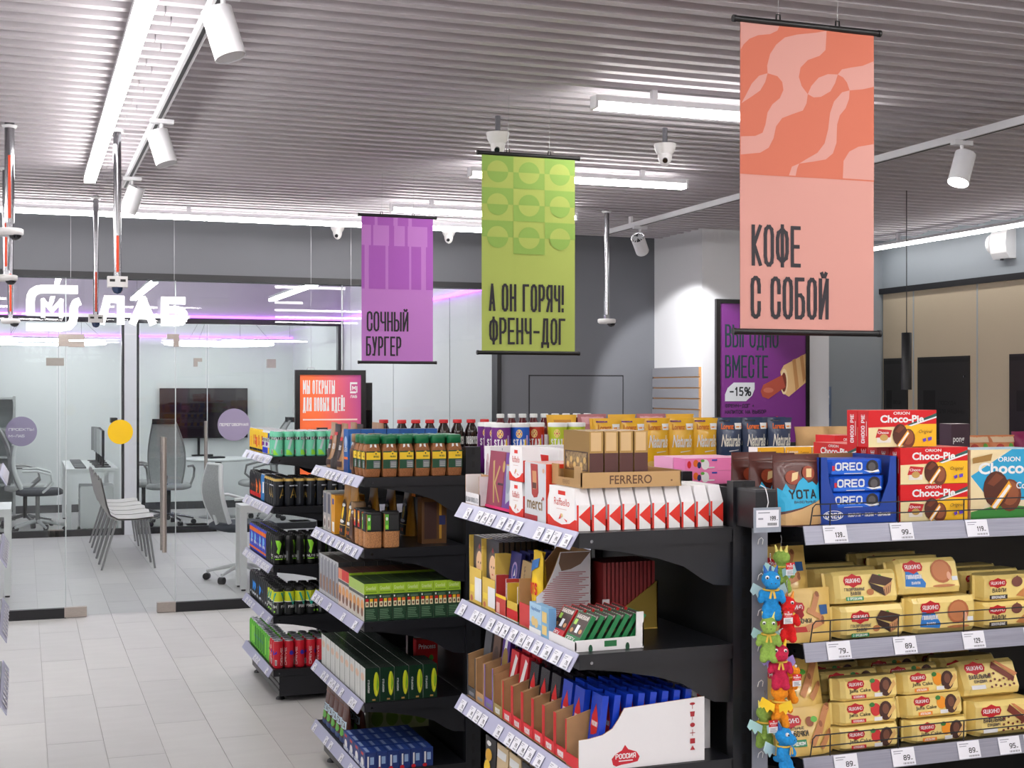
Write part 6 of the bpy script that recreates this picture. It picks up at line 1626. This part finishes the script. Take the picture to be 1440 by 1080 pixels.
def pole_cam(x, y, zc, label, orange=None, r_=.019, box=False):
    r = empty('pole_camera', (x, y, zc))
    k = MB(); k.cyl((0, 0, .03), (0, 0, ZC - zc + .05), r_, M_chrome, 16); k.obj('pole', r)
    k = MB(); k.lathe([(.03, ZC - zc - .012), (.035, ZC - zc)], 16, M_plastic); k.obj('flange', r)
    if orange:
        k = MB(); k.box((-.006, -r_ - .003, orange[0]), (.006, -r_ + .001, orange[1]), mat('orange_cable', (226, 70, 30), .5)); k.obj('cable', r)
    if box:
        k = MB(); k.box((-.045, -.03, -.02), (.045, .03, .03), M_cam); k.obj('housing', r)
        for s in (-.024, .024):
            k = MB(); k.box((s - .012, -.0312, .004), (s + .012, -.030, .016), M_rod); k.obj('slot', r)
        k = MB(); k.lathe([(.0001, -.052), (.016, -.047), (.024, -.034), (.026, -.02)], 16, mat('blue_dome', (40, 60, 96), .08, coat=.5)); k.obj('dome', r)
    else:
        k = MB(); k.box((-.014, -.014, .0), (.014, .014, .035), M_chrome); k.obj('clamp', r)
        k = MB(); k.lathe([(.05, -.03), (.062, -.02), (.062, 0), (.055, .004)], 22, M_cam); k.obj('housing', r)
        k = MB(); k.lathe([(.0001, -.052), (.016, -.048), (.026, -.038), (.03, -.028)], 16, M_dome, (.025, -.02, 0)); k.obj('dome', r)
    return tag(r, label, 'camera')
pole_cam(-.06, 6.62, 2.34, 'dome camera on the thick chrome pole at the left edge', (.05, .34), .022)
pole_cam(-.09, 7.9, 2.227, 'dome camera on a chrome pole at the left edge, middle height', (.05, .3))
pole_cam(-.08, 9.5, 2.067, 'dome camera low on a chrome pole left of the logo sign', (.05, .3), .018)
pole_cam(.414, 6.547, 2.10, 'boxy dome camera on a chrome pole over the logo sign', (.05, .22), .018, True)
pole_cam(.432, 8.9, 2.045, 'boxy dome camera on a thin chrome pole before the logo sign', (.05, .3), .017, True)
pole_cam(3.746, 8.40, 2.08, 'small dome camera on a pole before the grey wall', None, .017)

# ================================================================== hanging logo sign
sg = empty('logo_sign', (.019, 9.80, 2.006))
def zq(x, y):
    return ((x - 190) * .00092, (488 - y) * .00092)
def thick(pts, wd, name):
    k = MB()
    P_ = [zq(*p) for p in pts]
    for i in range(len(P_) - 1):
        (ax, ay), (bx, by) = P_[i], P_[i + 1]
        L = math.hypot(bx - ax, by - ay)
        dx, dy = (bx - ax) / L * wd / 2, (by - ay) / L * wd / 2
        e0 = 0 if i == 0 else .25
        e1 = 0 if i == len(P_) - 2 else .25
        k.prism([(ax - dx * e0 + dy, ay - dy * e0 - dx), (bx + dx * e1 + dy, by + dy * e1 - dx), (bx + dx * e1 - dy, by + dy * e1 + dx), (ax - dx * e0 - dy, ay - dy * e0 + dx)], -.03 - i * 2e-5, 0, M_sign, lambda a, c, t: (a, t, c))
    k.obj(name, sg)
thick([(555, 176), (310, 176), (270, 182), (238, 202), (222, 235), (219, 270), (219, 372)], .056, 'upper_swirl')
thick([(190, 462), (440, 462), (490, 452), (518, 420), (526, 385), (526, 310), (540, 275), (572, 262)], .053, 'lower_swirl')
def letters(s, x, y, h, lw, t, gap, nm):
    for ch in s:
        ps, x2 = stroke_polys(ch, x, y, h, lw, t, gap)
        k = MB()
        for i, q in enumerate(ps):
            k.prism(q, -.03 - i * 2e-5, 0, M_sign, lambda a, c, tt: (a, tt, c))
        k.obj('letter', sg)
        x = x2 + gap
letters('М', *zq(293, 392), .134, .112, .027, 0, 'm')
letters('ЛАБ', *zq(700, 437), .205, .178, .05, .036, 'l')
for x in (.29, .99):
    k = MB(); k.cyl((x, .0, .30), (x, .0, ZC - 2.006), .0014, M_wire, 5); k.obj('wire', sg)
k = MB(); k.box((.0, .0, .10), (1.10, .006, .125), mat('sign_back_bar', (206, 206, 212), .3)); k.obj('back_bar', sg)
tag(sg, 'glowing white logo sign with swirl and large letters before the glass', 'sign')

# ================================================================== posters, screens
def poster(x0, x1, y, z0, z1, fr, items, label, bgc, name='framed_poster', cat='poster', frame=.03, th=.03):
    r = empty(name, (x0, y, z0))
    w, h = x1 - x0, z1 - z0
    for a, b_ in (((0, 0), (frame, h)), ((w - frame, 0), (w, h)), ((frame, h - frame), (w - frame, h)), ((frame, 0), (w - frame, frame))):
        k = MB(); k.box((a[0], -th, a[1]), (b_[0], 0, b_[1]), fr); k.obj('frame', r)
    k = MB(); k.box((frame, -th * .7, frame), (w - frame, 0, h - frame), bgc)
    W, H_ = w - 2 * frame, h - 2 * frame
    k.decal(plane((frame, -th * .7, frame), (1, 0, 0), (0, 0, 1)), W, H_, items)
    k.obj('print', r)
    return tag(r, label, cat)
M_fr = mat('black_gloss_frame', (26, 24, 26), .2)
PUR = mat('purple_poster', (122, 52, 132), .25)
DGT = mat('dark_teal_ink', (30, 56, 62), .4)
poster(4.946, 5.765, 9.078, .55, 2.29, M_fr, [('p', C(112, 44, 124), [(0, 0), (1, 0), (1, .3), (.4, .2), (0, .34)]), ('s', DGT, 'ВМЕСТЕ', .06, .66, .105, .50, .085), ('s', DGT, 'ВЫГОДНО', .06, .80, .105, .62, .085), ('p', C(214, 216, 222), [(.06, .555), (.30, .555), (.37, .58), (.40, .61), (.40, .64), (.16, .64), (.09, .615), (.06, .585)]), ('s', C(20, 28, 36), '-15%', .11, .578, .042, .25, .16), ('s', C(36, 24, 48), 'ФРЕНЧ-ДОГ +', .06, .525, .018, .34), ('s', C(36, 24, 48), 'НАПИТОК НА ВЫБОР', .06, .497, .018, .48),
    ('p', C(226, 184, 130), [(.70, .69), (.74, .72), (1.0, .775), (1.0, .64), (.80, .575), (.74, .59)]), ('p', C(196, 140, 86), [(.84, .745), (.88, .752), (.92, .62), (.88, .6)]), ('p', C(196, 140, 86), [(.93, .762), (.97, .77), (1, .66), (.97, .64)]), ('e', C(240, 214, 170), .745, .645, .045, .06), ('e', C(120, 50, 40), .742, .642, .03, .045), ('p', C(176, 78, 60), [(.49, .575), (.47, .6), (.50, .63), (.72, .675), (.76, .62), (.56, .565)]), ('e', C(200, 110, 90), .56, .605, .06, .012),
    ('r', C(120, 30, 40), .06, .40, .15, .465), ('r', C(30, 50, 50), .34, .445, .43, .46), ('p', C(140, 170, 80), [(.345, .40), (.425, .40), (.43, .445), (.34, .445)]), ('p', C(120, 24, 34), [(.63, .38), (.69, .38), (.69, .44), (.67, .47), (.65, .47), (.63, .44)]), ('r', C(200, 40, 40), .65, .475, .67, .485), ('r', DGT, .17, .44, .28, .447), ('r', DGT, .45, .44, .56, .447), ('r', DGT, .71, .44, .82, .447)], 'large purple hot dog offer poster in black frame on the column', PUR, frame=.032)
def grad_mat(key, stops):
    m = mat(key, stops[0], .35)
    nt = m.node_tree
    tc = nt.nodes.new('ShaderNodeTexCoord'); mp = nt.nodes.new('ShaderNodeMapping')
    mp.inputs['Rotation'].default_value = (0, math.radians(25), 0); mp.inputs['Scale'].default_value = (1.5, 1, .5)
    g = nt.nodes.new('ShaderNodeTexGradient'); r = nt.nodes.new('ShaderNodeValToRGB')
    for e, s in zip(r.color_ramp.elements, stops):
        e.color = tuple(lin(c) for c in s) + (1,)
    r.color_ramp.elements[0].position = .38
    r.color_ramp.elements[1].position = 1.0
    nt.links.new(tc.outputs['Object'], mp.inputs[0]); nt.links.new(mp.outputs[0], g.inputs[0]); nt.links.new(g.outputs[0], r.inputs[0])
    b = nt.nodes['Principled BSDF']
    nt.links.new(r.outputs[0], b.inputs['Base Color']); nt.links.new(r.outputs[0], b.inputs['Emission Color'])
    b.inputs['Emission Strength'].default_value = .2
    return m
OR_ = grad_mat('orange_purple_screen', [(246, 112, 60), (150, 50, 150)])
op = poster(1.868, 2.398, 9.80, .70, 1.745, M_fr, [('s', WHITE, 'МЫ ОТКРЫТЫ', .05, .855, .105, .53, .1), ('s', WHITE, 'ДЛЯ НОВЫХ ИДЕЙ!', .05, .725, .105, .70, .1), ('r', C(250, 220, 210), .05, .655, .94, .667), ('r', WHITE, .82, .93, .94, .945), ('r', WHITE, .82, .88, .84, .945), ('r', WHITE, .82, .86, .92, .875), ('r', WHITE, .925, .865, .94, .915), ('s', WHITE, 'М', .855, .885, .032, .06, .2), ('s', WHITE, 'ЛАБ', .825, .825, .022, .11, .18),
    ('e', WHITE, .15, .54, .075, .035), ('e', C(236, 110, 80), .15, .535, .06, .026), ('r', WHITE, .28, .575, .56, .588), ('r', C(240, 210, 220), .28, .545, .84, .553), ('r', C(240, 210, 220), .28, .52, .52, .528), ('e', WHITE, .15, .43, .055, .04), ('e', C(232, 100, 80), .15, .43, .045, .032), ('e', WHITE, .15, .43, .02, .012), ('r', WHITE, .28, .44, .58, .452), ('r', C(240, 210, 220), .28, .412, .9, .42), ('r', WHITE, .28, .34, .5, .35), ('e', WHITE, .15, .33, .055, .04)], 'orange and purple lab poster in black frame hanging on wires', OR_, frame=.036)
for x in (.12, .42):
    k = MB(); k.cyl((x, -.015, 1.045), (x, -.015, ZC - .70), .0013, M_wire, 5); k.obj('wire', op)
k = MB(); k.tube([(.09, -.015, 1.043), (.095, -.015, 1.06), (.145, -.015, 1.06), (.15, -.015, 1.043)], .003, M_wire, 6); k.obj('bracket', op)
poster(2.56, 2.83, 11.6, .0, 1.66, M_fr, [('p', C(60, 52, 40), [(0, 0), (1, 0), (1, .60), (.6, .62), (0, .58)]), ('r', C(46, 46, 58), .2, .62, .5, .95)], 'tall black glass cabinet beside the orange poster', mat('black_glass', (26, 24, 28), .1), 'glass_cabinet', 'cabinet', frame=.02, th=.3)
poster(5.99, 6.17, 9.368, 1.05, 1.63, mat('pale_board', (150, 160, 176), .4), [('r', C(90, 110, 150), .05, .55, .95, .75), ('r', C(60, 110, 170), .1, .28, .6, .45), ('s', WHITE, 'ДОКУМЕНТЫ', .1, .84, .04, .8)] + [('p', C(230, 234, 240), [(.1 + .2 * k, .02), (.22 + .2 * k, .02), (.26 + .2 * k, .24), (.14 + .2 * k, .24)]) for k in range(4)], 'blue information board with leaflets on the blue-grey wall', mat('board_blue', (120, 140, 170), .4), 'information_board', 'notice board', frame=.008, th=.012)
tv = empty('television', (1.70, 18.40, .95))
k = MB(); k.box((0, -.05, 0), (1.16, 0, .67), M_fr); k.obj('case', tv)
k = MB(); k.box((.012, -.053, .02), (1.148, -.05, .658), mat('dark_screen', (34, 26, 34), .06, coat=.5)); k.obj('screen', tv)
k = MB(); k.box((.50, -.02, -.22), (.53, .03, 0), M_fr); k.box((.42, -.06, -.24), (.62, .03, -.22), M_fr); k.obj('bracket', tv)
tag(tv, 'large dark wall television in the back office', 'television')

# pendant and emergency light
pd = empty('pendant_lamp', (5.12, 6.95, 1.60))
k = MB(); k.lathe([(.031, 0), (.031, .35), (.028, .352)], 20, M_black); k.obj('shade', pd)
k = MB(); k.cyl((0, 0, .35), (0, 0, ZC - 1.60 + .02), .003, M_black, 6); k.obj('cord', pd)
k = MB(); k.lathe([(.0001, .004), (.027, .004)], 16, mat('pendant_bulb', (250, 246, 236), .4), cap=False); k.obj('bulb', pd)
tag(pd, 'slim black cylinder pendant lamp hanging on a thin cord', 'pendant lamp')
el_ = empty('wall_siren', (XR, 7.86, 2.54))
k = MB()
pts = [(0, .0), (-.06, .0), (-.085, .04), (-.095, .11), (-.085, .18), (-.06, .225), (0, .225)]
k.prism(pts[::-1], -.085, .085, M_plastic, lambda a, c, t: (a, t, c)); k.obj('body', el_)
k = MB(); k.lathe([(.06, -.086), (.075, -.092), (.075, -.1), (.05, -.104)], 24, M_plastic, (-.045, 0, .115), ax='y'); k.obj('dial', el_)
k = MB(); k.box((-.07, -.02, -.012), (-.055, .0, .0), M_black); k.obj('sensor', el_)
tag(el_, 'rounded white wall device under the ceiling at the right edge', 'wall device')

# ================================================================== lab and office furniture
M_wh = mat('white_laminate', (238, 240, 240), .4)
M_mesh = mat('grey_mesh_fabric', (178, 180, 180), .8, noise=(90, .12))
M_seat = mat('dark_grey_seat', (72, 76, 84), .85)
M_chair = mat('warm_grey_shell', (196, 193, 188), .5)
M_gleg = mat('grey_metal_leg', (150, 150, 150), .35, .5)
def desk(x0, x1, y0, y1, z, label):
    r = empty('desk', (x0, y0, 0))
    w, d = x1 - x0, y1 - y0
    k = MB(); k.box((0, 0, z - .025), (w, d, z), M_wh); k.obj('top', r)
    for x in (.0, w - .05):
        for y in (.0, d - .05):
            k = MB(); k.box((x, y, .015), (x + .05, y + .05, z - .025), M_wh); f = k.obj('leg', r)
            q = MB(); q.cyl((x + .025, y + .025, 0), (x + .025, y + .025, .015), .018, M_black, 10); q.obj('foot', f)
    for y in (.01, d - .04):
        k = MB(); k.box((.05, y, z - .06), (w - .05, y + .03, z - .025), M_wh); k.obj('rail', r)
    return tag(r, label, 'desk')
desk(-1.3, -.09, 11.03, 11.75, .68, 'white desk cut off at the left edge behind the glass')
desk(1.62, 2.75, 10.74, 11.02, .68, 'white desk behind the drinks unit inside the lab')
desk(.45, 1.00, 15.62, 17.55, .72, 'white office desk with monitors behind the partition')
def stack_chair(y, k_, label):
    r = empty('shell_chair', (.72, y, 0), LEFT)       # faces +X
    b = MB()
    rows = []
    prof = [(.40, .435), (.36, .445), (.2, .43), (.06, .435), (.0, .47), (-.03, .56), (-.055, .68), (-.075, .78), (-.08, .80)]
    for yy, zz in prof:
        wd = .21 if zz < .46 else .205 - max(0, zz - .66) * .35
        rows.append([(wd * (i / 6 - .5) * 2, yy + .02 * abs(i / 6 - .5), zz + .018 * (2 * abs(i / 6 - .5)) ** 2) for i in range(7)])
    b.grid(rows, M_chair)
    b.grid([[(x, y_ - .008 if z > .47 else y_, z - .012) for x, y_, z in row[::-1]] for row in rows], M_chair)
    b.obj('shell', r)
    for sx in (-1, 1):
        for yy, out in ((.33, .06), (.06, -.13)):
            q = MB(); q.cyl((sx * .16, yy, .43), (sx * .215, yy + out, 0), .0115, M_gleg, 8, .009); q.obj('leg', r)
    r.rotation_euler = (0, 0, -PI / 2)
    return tag(r, label, 'chair', 'grey shell chairs in a row')
for i in range(5):
    stack_chair(12.62 + i * .46, i, 'warm grey shell chair with metal legs, %s from camera in the row' % ORD[i])
def swivel(x, y, rz, tall, label):
    """office chair that faces local +Y"""
    r = empty('office_chair', (x, y, 0), rz)
    fm = M_chrome if tall else M_wh
    for j in range(5):
        a = j * 2 * PI / 5 + .3
        c, s = math.cos(a), math.sin(a)
        q = MB(); q.cyl((c * .03, s * .03, .13), (c * .29, s * .29, .075), .02, fm, 8, .013); q.obj('spoke', r)
        q = MB(); q.cyl((c * .29 - s * .022, s * .29 + c * .022, .03), (c * .29 + s * .022, s * .29 - c * .022, .03), .03, M_black, 12); q.obj('caster', r)
    q = MB(); q.cyl((0, 0, .10), (0, 0, .42), .024, M_black if tall else M_gleg, 12); q.obj('gas_lift', r)
    q = MB(); q.lathe([(.20, .42), (.25, .435), (.25, .47), (.22, .49)], 24, M_mesh if tall else M_seat, (0, .02, 0), sq=4); q.obj('seat', r)
    top = 1.22 if tall else .98
    n = 8
    rows = []
    for j in range(n + 1):
        t = j / n
        z = .50 + t * (top - .50)
        yb = -.20 - .06 * t - (.05 * math.sin(t * PI) if not tall else -.07 * math.sin(t * PI * .9) + .12 * t * t)
        wd = (.17 + .05 * math.sin(t * PI)) * (1 - .25 * t * t)
        rows.append([(wd * (i / 4 - .5) * 2, yb + .03 * (2 * abs(i / 4 - .5)) ** 2, z) for i in range(5)])
    b = MB(); b.grid(rows, M_mesh); b.grid([[(p[0], p[1] - .012, p[2]) for p in row[::-1]] for row in rows], M_mesh); bk = b.obj('backrest', r)
    for i in (0, 4):
        q = MB(); q.tube([row[i] for row in rows], .014 if tall else .02, fm if not tall else M_gleg, 8); q.obj('back_frame', r)
    q = MB(); q.tube([rows[-1][i] for i in range(5)], .014, fm if not tall else M_gleg, 8); q.obj('back_frame', r)
    q = MB(); q.tube([(0, 0, .43), (0, -.2, .44), rows[1][2]], .022, fm, 8); q.obj('back_support', r)
    for s in (-1, 1):
        q = MB(); q.tube([(s * .25, -.16, .70), (s * .28, .0, .70), (s * .28, .14, .66), (s * .27, .16, .56), (s * .24, .05, .46)], .014, fm if not tall else M_gleg, 8); q.obj('armrest', r)
    if tall:
        q = MB(); q.box((-.13, rows[-1][2][1] - .03, top - .02), (.13, rows[-1][2][1] + .045, top + .04), M_black); q.obj('headrest', r)
    return tag(r, label, 'chair')
swivel(1.72, 11.40, -PI / 2 + .25, False, 'white framed swivel chair with dark seat beside the drinks unit')
swivel(.15, 15.95, -PI / 2, False, 'white framed swivel chair at the office desk behind the partition')
swivel(1.62, 16.35, -.25, True, 'tall grey mesh chair seen from behind in front of the television')
swivel(1.38, 16.95, -PI / 2, True, 'tall grey mesh chair seen from the side left of the television')
swivel(2.75, 16.55, PI / 2, True, 'tall grey mesh chair right of the round table')
swivel(.02, 16.7, -PI / 2, True, 'tall grey mesh chair at the far end of the office desk')
tb = empty('oval_table', (2.3, 17.1, 0))
k = MB(); k.lathe([(.42, .715), (.44, .72), (.44, .74), (.42, .745)], 36, M_wh); k.obj('top', tb)
k = MB(); k.cyl((0, 0, .02), (0, 0, .715), .04, M_gleg, 14); k.obj('column', tb)
k = MB(); k.lathe([(.24, 0), (.24, .012), (.05, .025)], 24, M_gleg); k.obj('foot', tb)
tag(tb, 'round white table with grey column in the back office', 'table')
kp = MB(); kp.box((-.10, -.07, 0), (.10, .07, .02), M_black); kp.box((-.09, .0, .02), (-.03, .06, .05), M_black)
put(('desk_phone', kp.mesh('desk_phone'), []), (2.25, 17.0, .7465), .3, 'black desk phone on the round white table', 'phone')
mo = MB(); mo.box((-.21, -.015, .13), (.21, .015, .42), M_black, {'f': mat('grey_screen', (60, 64, 68), .1)})
ms = MB(); ms.cyl((0, .01, .0), (0, .01, .2), .015, M_black, 8); ms.box((-.11, -.08, 0), (.11, .09, .012), M_black)
MON = ('monitor', mo.mesh('monitor'), [('stand', ms.mesh('stand'))])
for i, y in enumerate((15.92, 16.38, 16.86, 17.3)):
    put(MON, (.84, y, .7205), PI / 2 + PI + .05 * i, 'black monitor seen edge-on on the office desk, %s from the partition' % ORD[i], 'monitor')
    kb_ = MB(); kb_.box((-.2, -.06, 0), (.2, .06, .015), mat('grey_keyboard', (96, 98, 100), .6))
    put(('keyboard', kb_.mesh('keyboard'), []), (.60, y, .7205), PI / 2, 'grey keyboard on the office desk, %s from the partition' % ORD[i], 'keyboard')
cb_ = empty('office_cabinet', (.60, 15.70, 0))
k = MB(); k.box((0, 0, .05), (.36, .5, .52), M_wh); k.obj('body', cb_)
for z in (.07, .22, .37):
    k = MB(); k.box((-.006, .02, z), (0, .48, z + .135), M_wh); k.obj('drawer', cb_)
for x in (.04, .32):
    for y in (.05, .45):
        k = MB(); k.cyl((x, y, 0), (x, y, .05), .02, M_black, 8); k.obj('foot', cb_)
tag(cb_, 'low white drawer cabinet beside the office desk', 'cabinet')
sr = empty('office_shelf', (-1.5, 17.5, 0))
for x in (0, 1.38):
    k = MB(); k.box((x, 0, 0), (x + .03, .38, 1.52), M_mesh); k.obj('side', sr)
for z in (.08, .42, .76, 1.1, 1.48):
    k = MB(); k.box((.03, 0, z), (1.38, .37, z + .025), M_mesh); k.obj('shelf', sr)
k = MB(); k.box((.03, .365, .08), (1.38, .38, 1.5), mat('pale_grey_back', (170, 176, 178), .6)); k.obj('back_panel', sr)
tag(sr, 'grey office shelf unit far left behind the partition', 'shelf')
